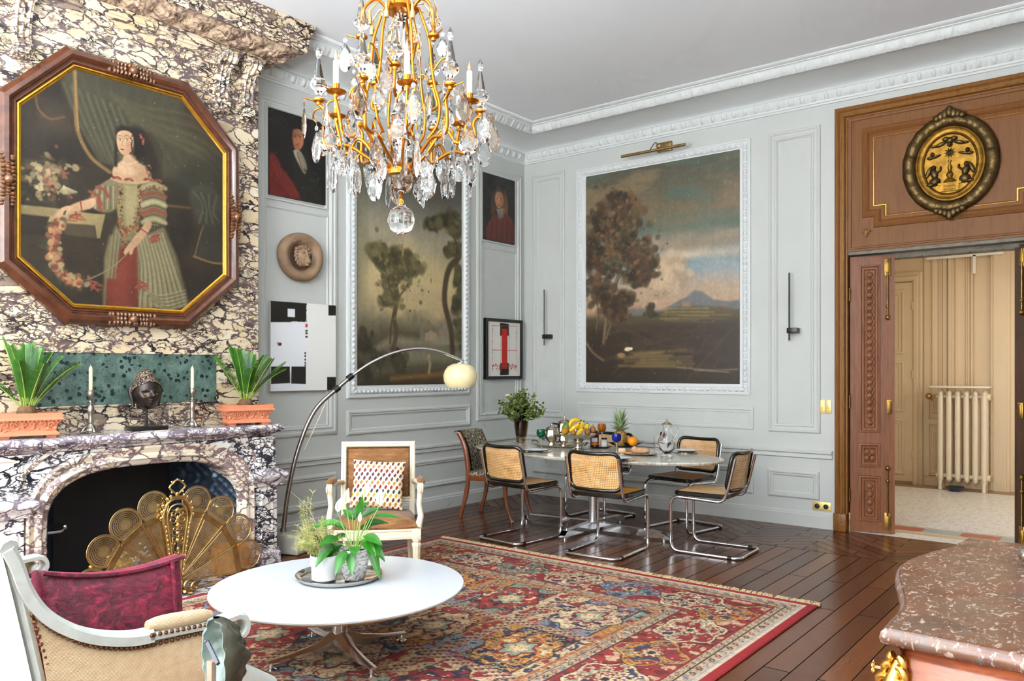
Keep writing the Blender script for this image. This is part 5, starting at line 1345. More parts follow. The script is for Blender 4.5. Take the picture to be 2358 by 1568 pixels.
# bronze head on a stand
bronze = mat('dark_bronze', (52, 40, 36), .34, .7, var=.3, vscale=12, Coat__Weight=.3, Coat__Roughness=.25)
m, t = newmat('bronze_curls'); v = t.coord()
vo = t.add('ShaderNodeTexVoronoi', _feature='F1', Scale=95.0); t.l.new(v, vo.inputs['Vector'])
setc(t, 'Base Color', t.ramp(vo.outputs['Distance'], [(.15, '#b8a590'), (.45, '#6d5a4c'), (.75, '#2a2220')])); t.bsdf.inputs['Roughness'].default_value = .45; t.bsdf.inputs['Metallic'].default_value = .5
t.bump(t.math('SUBTRACT', 1.0, vo.outputs['Distance']), .9, .006); curls = m
pb_ = on_x(337, 983, .47)
t_ = thing('bronze_sculpture', 'dark bronze head with curled hair and long earlobes on a black stand', 'sculpture', (.47, pb_.y, SZ), radians(-4))
b = MB(); b.rbox((0, 0, .0135), (.145, .245, .027), .002); b.build('base', black_paint, t_)
b = MB(); b.tube([(0, 0, .026), (0, 0, .17)], .0095, 12); b.build('pole', black_paint, t_)
HC = Vector((0, 0, .265))
def gauss(a, s): return math.exp(-(a / s) ** 2)
def headp(th, ph):
    """th polar from top, ph azimuth, 0 = face direction (+x)"""
    x, y, z = sin(th) * cos(ph), sin(th) * sin(ph), cos(th)
    front = max(0, x)
    rx, ry, rz_ = .098, .096 * (1 - .18 * max(0, -z)), .128
    p = Vector((rx * x, ry * y, rz_ * z)); e = -z
    f = 0
    az = ph
    if x > 0:
        f += .028 * gauss(az, .12) * gauss(e - .10, .16) + .012 * gauss(az, .20) * gauss(e - .20, .07)           # nose
        f -= .016 * (gauss(az - .42, .20) + gauss(az + .42, .20)) * gauss(e - .06, .13)                          # eye sockets
        f += .010 * (gauss(az - .42, .17) + gauss(az + .42, .17)) * gauss(e - .07, .07)                          # lids
        f += .008 * (gauss(az - .40, .3) + gauss(az + .40, .3)) * gauss(e + .13 - .10 * abs(abs(az) - .4), .045)   # brows
        f += .012 * gauss(az, .26) * gauss(e - .40, .045) + .011 * gauss(az, .22) * gauss(e - .50, .045)         # lips
        f -= .006 * gauss(az, .3) * gauss(e - .45, .02)
        f += .016 * gauss(az, .28) * gauss(e - .74, .16)                                                          # chin
        f += .006 * (gauss(az - .62, .25) + gauss(az + .62, .25)) * gauss(e - .3, .2)
    return HC + p + Vector((x, y, z * .3)) * f
b = MB(); b.grid(lambda i, j: headp(.02 + i * (pi * .86), (j - .5) * 2 * pi), 64, 96, False, True)
b.lathe([(.055, .150), (.06, .165), (.062, .19), (.07, .21)], (-.01, 0, 0), 20)
for s in (-1, 1):
    b.tube([(-.012, s * .094, .305), (-.016, s * .103, .29), (-.012, s * .102, .25), (-.006, s * .092, .21), (-.004, s * .088, .165)], [.010, .017, .015, .011, .012], 8, flat=.6)
b.build('head', bronze, t_, True, 70)
b = MB()
def hairline(ph): return .50 * pi - .17 * pi * (cos(ph) + .2) if cos(ph) > -.2 else .50 * pi + .12 * pi * min(1, -cos(ph) * 2)
b.grid(lambda i, j: HC + Vector((.104 * sin(i * hairline((j - .5) * 2 * pi) * (1.06)) * cos((j - .5) * 2 * pi) - .002, .102 * sin(i * hairline((j - .5) * 2 * pi) * 1.06) * sin((j - .5) * 2 * pi), .134 * cos(i * hairline((j - .5) * 2 * pi) * 1.06))), 26, 56, False, True)
b.lathe([(.062, .375), (.058, .392), (.045, .412), (.026, .428), (.010, .437), (0, .438)], (-.012, 0, -.006), 24)
b.build('curled_hair', curls, t_, True, 70)
eyes = mat('eye_gold', (226, 190, 96), .4, .3)
for s in (-1, 1):
    b = MB(); pts_ = [headp(pi / 2 + .085, s * (.42 + q)) + Vector((.0015, 0, 0)) for q in (-.16, -.08, 0, .08, .16)]
    b.tube(pts_, [.0008, .0016, .0019, .0016, .0008], 6); b.build('eye', eyes, t_)
# ================================================================== round white table, tray and pots
RZ = .013     # top of the rug pile
white_lam = mat('white_laminate', (196, 199, 204), .22, var=.01)
edge_wood = mat('table_edge', (196, 160, 112), .5, var=.1)
alu = mat('polished_aluminium', (228, 228, 232), .24, 1.0, var=.05)
TC = Vector((2.675, -5.055, RZ)); TZ = .385 - RZ
t_ = thing('coffee_table', 'low round white table on a polished four-star chrome base', 'coffee table', TC)
b = MB(); b.lathe([(0, TZ - .012), (.645, TZ - .012), (.648, TZ - .004), (.646, TZ), (0, TZ)], seg=96); b.build('table_top', white_lam, t_, True, 30)
b = MB(); b.lathe([(0, TZ - .028), (.618, TZ - .028), (.645, TZ - .013), (0, TZ - .0125)], seg=96); b.build('table_underside', edge_wood, t_, True, 30)
b = MB(); b.lathe([(.038, .06), (.042, .09), (.040, TZ - .05), (.05, TZ - .035), (.12, TZ - .028)], seg=32, cap=False); b.build('column', alu, t_, True, 40)
for k in range(4):
    R3 = Matrix.Rotation(radians(-15 + 90 * k), 3, 'Z')
    b = MB()
    secs = [(.0, .042, .155), (.05, .040, .125), (.12, .034, .088), (.25, .028, .062), (.385, .022, .050)]
    rings = []
    for x, w, h in secs:
        zb = .040 + .018 * min(1, x / .1) * 0 + (.0 if x > .05 else .02)
        rings.append([R3 @ Vector((x, -w * .9, zb)), R3 @ Vector((x, w * .9, zb)), R3 @ Vector((x, w, zb + (h - zb) * .6)), R3 @ Vector((x, w * .25, h)), R3 @ Vector((x, -w * .25, h)), R3 @ Vector((x, -w, zb + (h - zb) * .6))])
    b.loops(rings, True, True, True)
    o = b.build('leg', alu, t_, True, 30)
    f = MB(); c = R3 @ Vector((.365, 0, 0)); f.lathe([(0, .0), (.026, 0), (.028, .006), (.012, .014), (.008, .042), (0, .042)], c, 16); f.build('glide_foot', chrome, o)
ztop = .385
tp = on_z(782, 1330, ztop)
t_ = thing('round_tray', 'round polished silver tray with raised rim on the white coffee table', 'tray', (tp.x, tp.y, ztop + .0005))
b = MB(); b.lathe([(0, 0), (.20, 0), (.218, .006), (.228, .022), (.232, .026), (.226, .027), (.214, .011), (.198, .004), (0, .004)], seg=64); b.build('tray', mat('tray_silver', (216, 212, 206), .09, 1.0, var=.04), t_, True, 50)
zt = ztop + .0055
# white pot with feathery fern
p1 = on_z(747, 1335, zt)
t_ = thing('potted_fern', 'feathery yellow-green fern in a stepped white pot on the tray', 'potted plant', (p1.x, p1.y, zt))
b = MB(); b.lathe([(0, 0), (.058, 0), (.066, .008), (.068, .075), (.074, .086), (.075, .135), (.070, .135), (.068, .11), (0, .11)], seg=40); b.build('pot', mat('white_glaze', (245, 245, 244), .3, var=.02), t_, True, 40)
b = MB(); b.lathe([(0, .112), (.067, .114), (0, .118)], seg=20); b.build('soil', soil, t_)
fern1 = leafmat('fern_leaf', '#8f9a4e', '#c2b878', .7, scale=14)
r = random.Random(12); b = MB()
for k in range(64):
    a = r.uniform(0, 2 * pi); lean = r.uniform(.05, .9); ln = r.uniform(.12, .24)
    d = Vector((cos(a) * lean - .25, sin(a) * lean - .28, 1)).normalized(); base = Vector((.03 * cos(a), .03 * sin(a), .115))
    tip = base + d * ln + Vector((0, 0, -.05 * lean)); mid = base + d * ln * .55 + Vector((0, 0, .02))
    if k < 5: tip = base + Vector((-.10 * RGT[0] + .02 * k, -.12 * RGT[1], .27 + .02 * k)); mid = base + Vector((-.07, -.06, .19)); 
    sp = bez(base, base.lerp(mid, .6), mid, tip, 16); b.tube(sp, .0007, 3, cap=False)
    for q in range(3, 16):
        for _ in range(5):
            e = Vector((r.gauss(0, 1), r.gauss(0, 1), r.gauss(.2, .7))).normalized() * r.uniform(.016, .034); P0 = sp[q]
            n_ = e.orthogonal().normalized() * .0010
            b.add([P0 - n_, P0 + n_, P0 + e], [(0, 1, 2)])
            for qq in (.35, .6, .8):
                e2 = (e.normalized() + Vector((r.gauss(0, .8), r.gauss(0, .8), r.gauss(0, .8)))).normalized() * .009; P1 = P0 + e * qq; b.add([P1 - n_ * .6, P1 + n_ * .6, P1 + e2], [(0, 1, 2)])
b.build('foliage', fern1, t_, False)
# grey patterned pot with peace lily
p2 = on_z(816, 1333, zt)
t_ = thing('potted_peace_lily', 'peace lily with white flowers in a weathered grey patterned pot', 'potted plant', (p2.x, p2.y, zt))
m, t = newmat('weathered_pot'); v = t.coord()
w_ = t.n.new('ShaderNodeTexWave'); w_.wave_type = 'RINGS'; w_.inputs['Scale'].default_value = 14; w_.inputs['Distortion'].default_value = 9; w_.inputs['Detail'].default_value = 1.5; w_.inputs['Detail Scale'].default_value = 2.2; t.l.new(v, w_.inputs[0])
ln_ = t.ramp(w_.outputs[1], [(.10, '#9c9c9a'), (.22, '#e4e2de'), (.8, '#eceae6')])
setc(t, 'Base Color', t.mix(t.math('MULTIPLY', t.noise(v, 30, 5), .5), ln_, '#c4c0ba')); t.bsdf.inputs['Roughness'].default_value = .85; t.bump(w_.outputs[1], .4, .004)
b = MB(); b.lathe([(0, 0), (.050, 0), (.056, .006), (.066, .05), (.078, .11), (.086, .158), (.088, .164), (.080, .165), (.076, .14), (0, .14)], seg=48); b.build('pot', m, t_, True, 40)
b = MB(); b.lathe([(0, .142), (.075, .144), (0, .15)], seg=20); b.build('soil', soil, t_)
lily = leafmat('lily_leaf', '#17500f', '#347f1c', .3, scale=6); lily_st = mat('lily_stem', (150, 178, 92), .45, var=.1); spathe = mat('white_spathe', (250, 250, 238), .5, var=.02)
r = random.Random(4)
LR, UP, TOW = Vector((RGT[0], RGT[1], 0)), Vector((0, 0, 1)), Vector((-FWD[0], -FWD[1], 0))
def leaf_blade(b, base, d, nrm, ln, wd, droop=.3, fold=.25):
    """pointed leaf starting at base along d"""
    d = d.normalized(); side = d.cross(nrm).normalized(); nn = side.cross(d).normalized(); N = 11; rows = []
    for k in range(N):
        q = k / (N - 1); w = wd * (sin(pi * q ** .75) ** .85) * (1 - .1 * q) if 0 < q < 1 else 0.0008
        c = base + d * ln * q - UP * (droop * ln * q * q) + nn * .0
        rows.append([c - side * w + nn * w * fold, c - side * w * .5 + nn * w * fold * .35, c, c + side * w * .5 + nn * w * fold * .35, c + side * w + nn * w * fold])
    b.loops(rows, False)
# (stem tip right, up, toward; leaf direction right, up, toward; length, width)
LV = [(-.075, .30, .0, -1, .05, .1, .15, .036), (-.05, .26, -.03, -.9, .5, -.2, .12, .034), (-.10, .20, .06, -.6, -.5, .7, .12, .045), (-.07, .23, .07, -.7, .1, .8, .11, .048), (-.03, .17, .085, -.3, -.6, .9, .11, .042), (.0, .16, .09, .2, -.7, .8, .09, .036),
      (.06, .24, .05, .8, .0, .6, .13, .042), (.075, .22, .06, .9, -.4, .6, .13, .044), (.085, .21, .04, .5, -1, .4, .15, .040), (.05, .22, .05, .9, -.3, .9, .12, .04), (.09, .33, -.02, 1, .15, -.1, .15, .022), (.06, .30, -.03, 1, .1, -.3, .11, .024),
      (.02, .31, .0, .15, 1, .1, .17, .026), (.03, .32, -.04, .8, .6, -.3, .13, .034), (-.02, .33, -.05, .4, .5, -.4, .13, .034), (-.01, .30, -.06, -.6, .6, -.5, .12, .034), (.05, .27, -.06, .9, .3, -.7, .12, .036), (-.06, .21, -.06, -.9, .0, -.6, .12, .04), (.03, .24, -.07, .3, .4, -1, .12, .04), (-.06, .19, .03, -.8, -.4, .3, .10, .04), (.02, .19, .08, .1, -.2, 1, .08, .035)]
for k, (a_, u, w, da, du, dw, ln, wd) in enumerate(LV):
    base = LR * (a_ * .25) + TOW * (w * .25) + UP * .145; tip = LR * a_ + TOW * w + UP * u
    b = MB(); b.slot(1); b.tube(bez(base, base.lerp(tip, .4) + UP * .04, base.lerp(tip, .8) + UP * .015, tip, 8), .0022, 6); b.slot(0)
    d = LR * da + UP * du + TOW * dw; leaf_blade(b, tip, d, UP * .8 + TOW * .5 if abs(du) < .8 else TOW, ln * 1.08, wd * .74, .25 if du > -.3 else .35)
    b.build('leaf', [lily, lily_st], t_, True, 80)
for a_, u, w, da, du in ((-.045, .40, .0, .35, 1), (-.085, .36, .02, .5, .8), (.055, .44, .0, .6, 1), (.13, .39, -.02, .3, 1), (.035, .31, .03, .2, 1)):
    base = LR * (a_ * .2) + UP * .145; tip = LR * a_ + TOW * w + UP * u; b = MB(); b.slot(1)
    b.tube(bez(base, base.lerp(tip, .4) + UP * .03, base.lerp(tip, .8), tip, 10), .002, 6); b.slot(0)
    k_ = .6 if u < .35 else 1; leaf_blade(b, tip, LR * da * .5 + UP * du, TOW - LR * .3, .085 * k_, .020 * k_, 0, .6)
    b.slot(1); b.tube([tip + UP * .01 * k_, tip + UP * .05 * k_], .004 * k_, 6); b.build('flower', [spathe, lily_st], t_, True, 80)

# ================================================================== brown velvet armchair and its cushion
cream = mat('cream_paint', (222, 210, 184), .5, var=.08, vscale=14, bump=.08, bscale=60)
m, t = newmat('brown_velvet'); v = t.coord((1, 1, 1))
setc(t, 'Base Color', t.ramp(t.noise(t.coord((2, 2, 9)), 5, 5, .65), [(.3, '#6d4522'), (.55, '#8a5c30'), (.75, '#a87a48')])); t.bsdf.inputs['Roughness'].default_value = .8; t.bsdf.inputs['Sheen Weight'].default_value = .2; t.bsdf.inputs['Sheen Roughness'].default_value = .4; t.bump(t.noise(v, 160, 2), .15, .002); velvet = m
nail = mat('nail_heads', (112, 76, 52), .35, .9, var=.3, vscale=60)
tt = radians(7); fv = Vector((-FWD[0] * cos(tt) + RGT[0] * sin(tt), -FWD[1] * cos(tt) + RGT[1] * sin(tt)))
dep, lt = 5.80, -.985
t_ = thing('armchair', 'cream painted armchair with brown velvet seat and back facing the coffee table', 'armchair', (CAM[0] + dep * FWD[0] + lt * RGT[0], CAM[1] + dep * FWD[1] + lt * RGT[1], 0), atan2(fv.x, -fv.y))
# local: front = -y
BW, SW = .278, .31
b = MB()     # back frame, leaning a little
LB = lambda u, v, w: Vector((u, .235 + (v - .44) * .16 - w, v))
ringmold(b, LB, rect(-BW, BW, .50, .955), [(0, -.012), (0, .016), (.006, .022), (.014, .022), (.018, .017), (.026, .017), (.03, .022), (.037, .018), (.042, .008)])
ringmold(b, LB, rect(-BW, BW, .50, .955), [(0, -.012), (.05, -.012)])
for s in (-1, 1): b.box(LB(s * (BW - .025), .455, .0), (.04, .036, .13))
b.build('back_frame', cream, t_, True, 30)
b = MB(); b.grid(lambda i, j: LB((i - .5) * 2 * (BW - .038), .538 + (j) * .379, .004 + .024 * (1 - (2 * i - 1) ** 4) * (1 - (2 * j - 1) ** 4)), 16, 16); b.build('backrest', velvet, t_, True, 60)
b = MB()
def nails(mb, pts, gap, r):
    mb = MB()
    for i in range(len(pts) - 1):
        a, c = Vector(pts[i]), Vector(pts[i + 1]); k = max(1, int((c - a).length / gap))
        for q in range(k): mb.ball(a.lerp(c, q / k), (r, r, r), 6, 4)
    mb.build('nail_trim', nail, NAILED)
NAILED = t_
nails(b, [LB(x, z, .015) for x, z in ((-BW + .045, .545), (-BW + .045, .91), (BW - .045, .91), (BW - .045, .545), (-BW + .045, .545))], .0125, .0055)
nails(b, [(-SW + .03, -.272, .405), (0, -.30, .405), (SW - .03, -.272, .405)], .0125, .0055); nails(b, [(SW - .005, -.235, .405), (SW - .03, .2, .405)], .0125, .0055)
def seat_outline(o, z): return [Vector((x, y, z)) for x, y in [(-SW + .02 - o, -.265 - o * .7), (-SW * .5, -.288 - o), (0, -.295 - o), (SW * .5, -.288 - o), (SW - .02 + o, -.265 - o * .7), (SW - .035 + o, 0), (SW - .055 + o, .25), (0, .26), (-SW + .055 - o, .25), (-SW + .035 - o, 0)]]
b = MB(); b.loops([seat_outline(o, z) for o, z in [(-.01, .325), (.008, .325), (.010, .345), (.004, .35), (.004, .38), (.010, .384), (.008, .395), (-.005, .397)]], True, True, True); b.build('seat_rail', cream, t_, True, 30)
b = MB(); b.loops([seat_outline(o, z) for o, z in [(.002, .396), (.004, .415), (-.012, .435)]] + [[Vector((p.x * k, p.y * k, z)) for p in seat_outline(-.012, 0)] for k, z in ((.85, .452), (.6, .464), (.3, .468), (.02, .469))], True, False, True); b.build('seat', velvet, t_, True, 60)
for s in (-1, 1):
    b = MB()
    path = fillet([(s * (BW - .01), .26, .655), (s * (SW - .005), .10, .672), (s * (SW + .012), -.15, .685), (s * (SW + .005), -.205, .665), (s * (SW + .002), -.19, .635)], .03, 4)
    b.tube(path, .021, 8); b.rbox((s * (SW + .006), -.195, .668), (.05, .045, .062), .018, 3)
    for q in (-.014, .0, .014): b.tube([(s * (SW + .006) + q, -.195 + .026 * cos(a), .668 + .034 * sin(a)) for a in [k * pi / 5 - pi * .2 for k in range(9)]], .005, 6)
    b.tube([(s * (SW + .004), -.19, .645), (s * (SW - .004), -.185, .55), (s * (SW + .008), -.20, .47), (s * (SW - .012), -.245, .395)], [.021, .020, .022, .027], 8)
    o = b.build('arm', cream, t_, True, 50)
    b = MB(); b.tube([(s * (SW - .002), .10, .688), (s * (SW + .003), .06, .696), (s * (SW + .01), -.05, .702), (s * (SW + .012), -.13, .70), (s * (SW + .012), -.16, .692)], [.018, .026, .028, .027, .018], 10); b.build('arm_pad', velvet, o, True, 60)
    b = MB(); b.rbox((s * (SW - .022), -.26, .355), (.062, .058, .075), .004)
    b.lathe([(.026, .318), (.03, .31), (.022, .30), (.031, .29), (.031, .275), (.027, .265), (.017, .03), (.021, .026), (.018, .0136), (0, .0136)], (s * (SW - .022), -.26, 0), 20, fl=10, famp=.06); b.build('leg', cream, t_, True, 40)
    b = MB(); b.tube([(s * (SW - .07), .22, .37), (s * (SW - .07), .235, .2), (s * (SW - .065), .265, .0185)], [.026, .022, .017], 4); b.build('leg', cream, t_, True, 40)
# cushion with tumbling lozenges
def cushion_mesh(name, sx_, sz_, th, colf, material, n=90, pinch=.06):
    pts = []; cols = []; faces = []
    I, J = np.meshgrid(np.linspace(-1, 1, n), np.linspace(-1, 1, n), indexing='ij')
    prof_ = ((1 - np.abs(I) ** 2.6) * (1 - np.abs(J) ** 2.6)) ** .55
    X = I * sx_ / 2 * (1 - pinch * (1 - J ** 2) * np.abs(I) ** 3); Z = J * sz_ / 2 * (1 - pinch * (1 - I ** 2) * np.abs(J) ** 3)
    co = []; q = []; C = []
    for k, s in enumerate((-1, 1)):
        Y = s * prof_ * th / 2; base = k * n * n
        co.append(np.stack([X, Y, Z], -1).reshape(-1, 3)); C.append(colf(X, Z).reshape(-1, 3))
        idx = np.arange(n * n).reshape(n, n) + base; f = np.stack([idx[:-1, :-1], idx[1:, :-1], idx[1:, 1:], idx[:-1, 1:]], -1).reshape(-1, 4); q.append(f if s < 0 else f[:, ::-1])
    o = color_mesh(name, np.concatenate(co), np.concatenate(q), np.concatenate(C), material)
    o.data.polygons.foreach_set('use_smooth', [True] * len(o.data.polygons)); return o
def loz(X, Z):
    C = np.zeros(X.shape + (3,)); C[:] = hx('#e6d6bc')
    cw, ch = .040, .030
    row = np.floor((Z + 1) / ch).astype(int); xx = (X + 1) / cw + .5 * (row % 2); cx = xx - np.floor(xx) - .5; cz = (Z + 1) / ch - row - .5
    dia = (np.abs(cx - .18 * cz) * 2.9 + np.abs(cz) * .9 + 0 * cx) < .74
    cols = [hx(c) for c in ('#7a2430', '#a8742c', '#5a3038', '#b09a2a', '#1f4040', '#8f2428', '#b0762e', '#5c3a44', '#56303a')]
    for k, c in enumerate(cols): C[dia & (row % 9 == k)] = c
    edge = (np.abs(np.abs(cx) * 2 + np.abs(cz) * 2 - .96) < .07) & ~dia; C[edge] = C[edge] * .86
    return C
o = cushion_mesh('lozenge_cushion', .385, .36, .13, loz, painted('cushion_cloth', .85, .2, 200), 150)
tag(o, 'cream cushion with coloured lozenge pattern leaning on the brown velvet armchair', 'cushion')
pc = t_.location + Matrix.Rotation(t_.rotation_euler.z, 3, 'Z') @ Vector((.005, .095, .655)); o.location = pc; o.rotation_euler = Euler((radians(-17), radians(4), t_.rotation_euler.z))

# ================================================================== arc floor lamp
BP = Vector((.40, -3.70)); SH_ = at_depth(1060, 862, 7.34); dl = (Vector((SH_.x, SH_.y)) - BP).normalized()
def on_plane(px, py):
    d = _ray(px, py); nx, ny = -dl.y, dl.x
    t = ((BP.x - CAM[0]) * nx + (BP.y - CAM[1]) * ny) / (d[0] * nx + d[1] * ny)
    return Vector((CAM[0] + t * d[0], CAM[1] + t * d[1], CAMH + t * d[2]))
t_ = thing('arc_floor_lamp', 'chrome arc floor lamp with cream dome shade and stone base beside the fireplace', 'floor lamp', (0, 0, 0))
b = MB(); b.rbox((.44, -3.74, .082), (.30, .22, .16), .012, 3, rz=.3); b.build('base', mat('grey_stone', (170, 164, 156), .4, var=.12, vscale=9), t_)
low = spline([on_plane(*p) for p in ((652, 1222), (664, 1130), (688, 1030), (725, 945), (778, 893), (815, 862))], 8)
b = MB(); b.tube(low, .0185, 8); b.tube([low[0] - Vector((0, 0, .08)), low[0] + Vector((0, 0, .02))], .026, 10); st = b.build('lower_stem', mat('brushed_steel', (176, 170, 164), .22, 1.0, var=.08), t_, True, 50)
up = spline([on_plane(*p) for p in ((770, 900), (805, 870), (850, 838), (905, 813), (960, 803), (1010, 809), (1068, 832))], 8)
b = MB(); b.tube(up, .0125, 10); b.build('arc_stem', chrome, t_, True, 50)
for a_, c_ in (((770, 900), (781, 891)), ((800, 873), (812, 864))):
    b = MB(); b.tube([on_plane(*a_), on_plane(*c_)], .027, 12); b.build('collar', black_paint, t_, True, 40)
SC = on_plane(1060, 866); m, t = newmat('cream_acrylic'); t.bsdf.inputs['Base Color'].default_value = rgba((244, 226, 176)); t.bsdf.inputs['Roughness'].default_value = .18; t.bsdf.inputs['Subsurface Weight'].default_value = .4; t.bsdf.inputs['Subsurface Radius'].default_value = (.05, .04, .02); setc(t, 'Base Color', t.ramp(t.noise(t.coord(), 4, 2), [(.3, '#f0dfae'), (.7, '#f5e6ba')]))
b = MB(); rr_ = [(.03, .118), (.07, .113), (.115, .09), (.145, .05), (.157, .005), (.152, -.045), (.135, -.085), (.118, -.105), (.114, -.104), (.13, -.08), (.146, -.04), (.15, .005), (.138, .045), (.11, .082), (.065, .104), (.02, .108)]
b.lathe([(r_, z) for r_, z in rr_], SC, 40, False); b.build('lamp_shade', m, t_, True, 60)
b = MB(); e_ = up[-1]; b.tube([e_, SC + Vector((0, 0, .125))], .008, 8); b.lathe([(0, .128), (.032, .126), (.034, .112), (0, .112)], SC, 20); b.build('shade_fitting', chrome, t_, True, 40)
b = MB(); q0 = on_plane(752, 922); q1 = on_plane(701, 1035)
b.tube(spline([q0, on_plane(730, 965) + Vector((.02, 0, 0)), q1], 6), .0035, 6); cordm = mat('clear_cord', (214, 204, 178), .4, var=.05); b.build('cord', cordm, t_); b = MB()
b.tube(spline([on_plane(668, 1130) + Vector((.03, -.02, 0)), Vector((.52, -3.62, .35)), Vector((.60, -3.55, .12)), Vector((.66, -3.50, .01)), Vector((.55, -3.42, .006)), Vector((.35, -3.46, .006)), Vector((.12, -3.5, .006))], 8), .0035, 6)
b.build('cord', cordm, t_)

# ================================================================== foreground armchair seen from behind
e1 = Vector((RGT[0] * .58 + FWD[0] * .81, RGT[1] * .58 + FWD[1] * .81, 0)).normalized(); e2 = Vector((-e1.y, e1.x, 0))
S0 = Vector((CAM[0] - .901 * RGT[0] + 2.63 * FWD[0], CAM[1] - .901 * RGT[1] + 2.63 * FWD[1], 0)); WD = 1.40
fg = thing('bergere_armchair', 'wide grey-white painted armchair with studded beige cloth, seen from behind', 'armchair', S0, atan2(e1.y, e1.x))
# local: +x forward, +y to the far arm, origin under the near arm scroll
def side_xz(px, py):
    d = _ray(px, py); n = (-e1.y, e1.x); t = ((S0.x - CAM[0]) * n[0] + (S0.y - CAM[1]) * n[1]) / (d[0] * n[0] + d[1] * n[1])
    P_ = Vector((CAM[0] + t * d[0] - S0.x, CAM[1] + t * d[1] - S0.y, 0)); return (P_.dot(e1), CAMH + t * d[2])
NAILED = fg
greyw = mat('grey_white_paint', (172, 174, 168), .5, var=.1, vscale=18, bump=.1, bscale=60)
m, t = newmat('beige_rep'); v = t.coord()
w1 = t.n.new('ShaderNodeTexWave'); w1.bands_direction = 'Z'; w1.inputs['Scale'].default_value = 90; w1.inputs['Distortion'].default_value = 3; w1.inputs['Detail'].default_value = 3; t.l.new(v, w1.inputs[0])
setc(t, 'Base Color', t.mix(t.math('MULTIPLY', w1.outputs[1], .6), t.ramp(t.noise(v, 40, 4), [(.3, '#bda280'), (.7, '#cfb898')]), '#a88862')); t.bsdf.inputs['Roughness'].default_value = .9; t.bump(t.math('ADD', w1.outputs[1], t.noise(v, 120, 3)), .4, .003); beige = m
rail_px = [(14, 1262), (34, 1300), (54, 1352), (84, 1398), (124, 1430), (185, 1456), (244, 1466), (301, 1466), (345, 1458)]
rail_xz = [side_xz(*p) for p in rail_px]
rail_s = spline([(x, 0, z) for x, z in rail_xz], 5)
scr_c = side_xz(540, 1447)
def scroll_pts():
    pts_ = []
    for k in range(15):
        a = pi / 2 - k * .42; rr2 = .048 * (1 - k / 20); pts_.append(Vector((scr_c[0] + rr2 * cos(a), 0, scr_c[1] + rr2 * sin(a))))
    return pts_
px0 = side_xz(335, 1462); px1 = side_xz(490, 1430)
arm_line = [Vector((px0[0], 0, px0[1])), Vector((px1[0], 0, px1[1] - .002))] + scroll_pts()
for s, y in ((-1, 0), (1, WD)):
    f_ = (lambda p: Vector((p.x, y, p.z)))
    b = MB()
    def railring(p, tdir, hw, hh):
        n_ = Vector((-tdir.z, 0, tdir.x)); w_ = Vector((0, 1, 0)) 
        return [f_(p) + w_ * (hw * a) + n_ * (hh * c) for a, c in ((-1, -1), (1, -1), (1, .2), (.6, .75), (.2, .55), (-.2, .55), (-.6, .75), (-1, .2))]
    def rail_sweep(pl, hw, hh):
        rings = []
        for i, p in enumerate(pl):
            a = pl[max(0, i - 1)]; c = pl[min(len(pl) - 1, i + 1)]; rings.append(railring(p, (c - a).normalized(), hw, hh))
        b.loops(rings, True, True, True)
    rail_sweep(rail_s, .030, .021)
    rail_sweep(arm_line[:2] + arm_line[2:9], .030, .012); rail_sweep(arm_line[8:], .028, .008)
    # front arm support and legs
    b.tube([f_(Vector((scr_c[0] - .02, 0, scr_c[1] - .04))), f_(Vector((scr_c[0] - .04, 0, .55))), f_(Vector((.12, 0, .42)))], [.03, .028, .034], 10)
    o = b.build('arm', greyw, fg, True, 40)
    b = MB(); A, B2 = Vector((px0[0] + .005, y, px0[1] + .016)), Vector((px1[0] - .008, y, px1[1] + .012))
    pl = [A.lerp(B2, k / 8) for k in range(9)]
    b.tube([p + Vector((0, 0, .010)) for p in pl], [.015, .022, .025, .026, .026, .026, .025, .022, .015], 12); b.build('arm_pad', beige, o, True, 60)
    # side panel of cloth below the rail
    b = MB(); top = [Vector((p.x + .012, y, p.z - .018)) for p in rail_s[10:]] + [Vector((p.x, y, p.z - .012)) for p in arm_line[1:3]]
    bot = [Vector((max(-.58, min(.09, p.x + (.04 if i < 6 else 0))), y, .43)) for i, p in enumerate(top)]
    yo = y + s * .012
    b.loops([[Vector((p.x, y + s * .0, p.z)) for p in top]] + [[Vector((a.x + (c.x - a.x) * q, yo + s * .016 * sin(pi * q), a.z + (c.z - a.z) * q)) for a, c in zip(top, bot)] for q in (.03, .15, .3, .5, .7, .85, 1)], False); b.build('side_panel', beige, fg, True, 60)
    b = MB(); nl = [Vector((p.x + .004, yo + s * .008, p.z - .030)) for p in rail_s[8:]] + [Vector((px1[0], yo + s * .008, px1[1] - .022))]
    nails(b, nl, .0185, .0072)
    nails(b, [Vector((q[0], yo + s * .008, q[1])) for q in (side_xz(67, 1412), side_xz(86, 1480), side_xz(112, 1568))] + [Vector((-.565, yo + s * .008, .46))], .0185, .0072)
    nails(b, [Vector((A.x + .005, y + s * .030, A.z - .012)), Vector((B2.x, y + s * .030, B2.z - .010))], .0175, .007); nails(b, [Vector((A.x - .002, y + s * .030, A.z - .012)), Vector((A.x - .002, y + s * .026, A.z + .02))], .0175, .007)
    b = MB(); b.tube([(rail_xz[0][0], y, rail_xz[0][1]), (side_xz(44, 1370)[0], y, side_xz(44, 1370)[1]), (side_xz(90, 1568)[0], y, side_xz(90, 1568)[1]), (-.60, y, .40)], [.02, .015, .016, .026], 8); b.build('back_post', greyw, fg, True, 40)
    for x in (.13, -.56):
        b = MB(); b.lathe([(0, .0136), (.018, .0136), (.022, .03), (.032, .26), (.036, .28), (.03, .29), (.04, .31), (.04, .40), (0, .40)], (x, y, 0), 16); b.build('leg', greyw, fg, True, 40)
b = MB()      # outer back, inner back, top rail
zt0, xt0 = rail_xz[0][1], rail_xz[0][0]
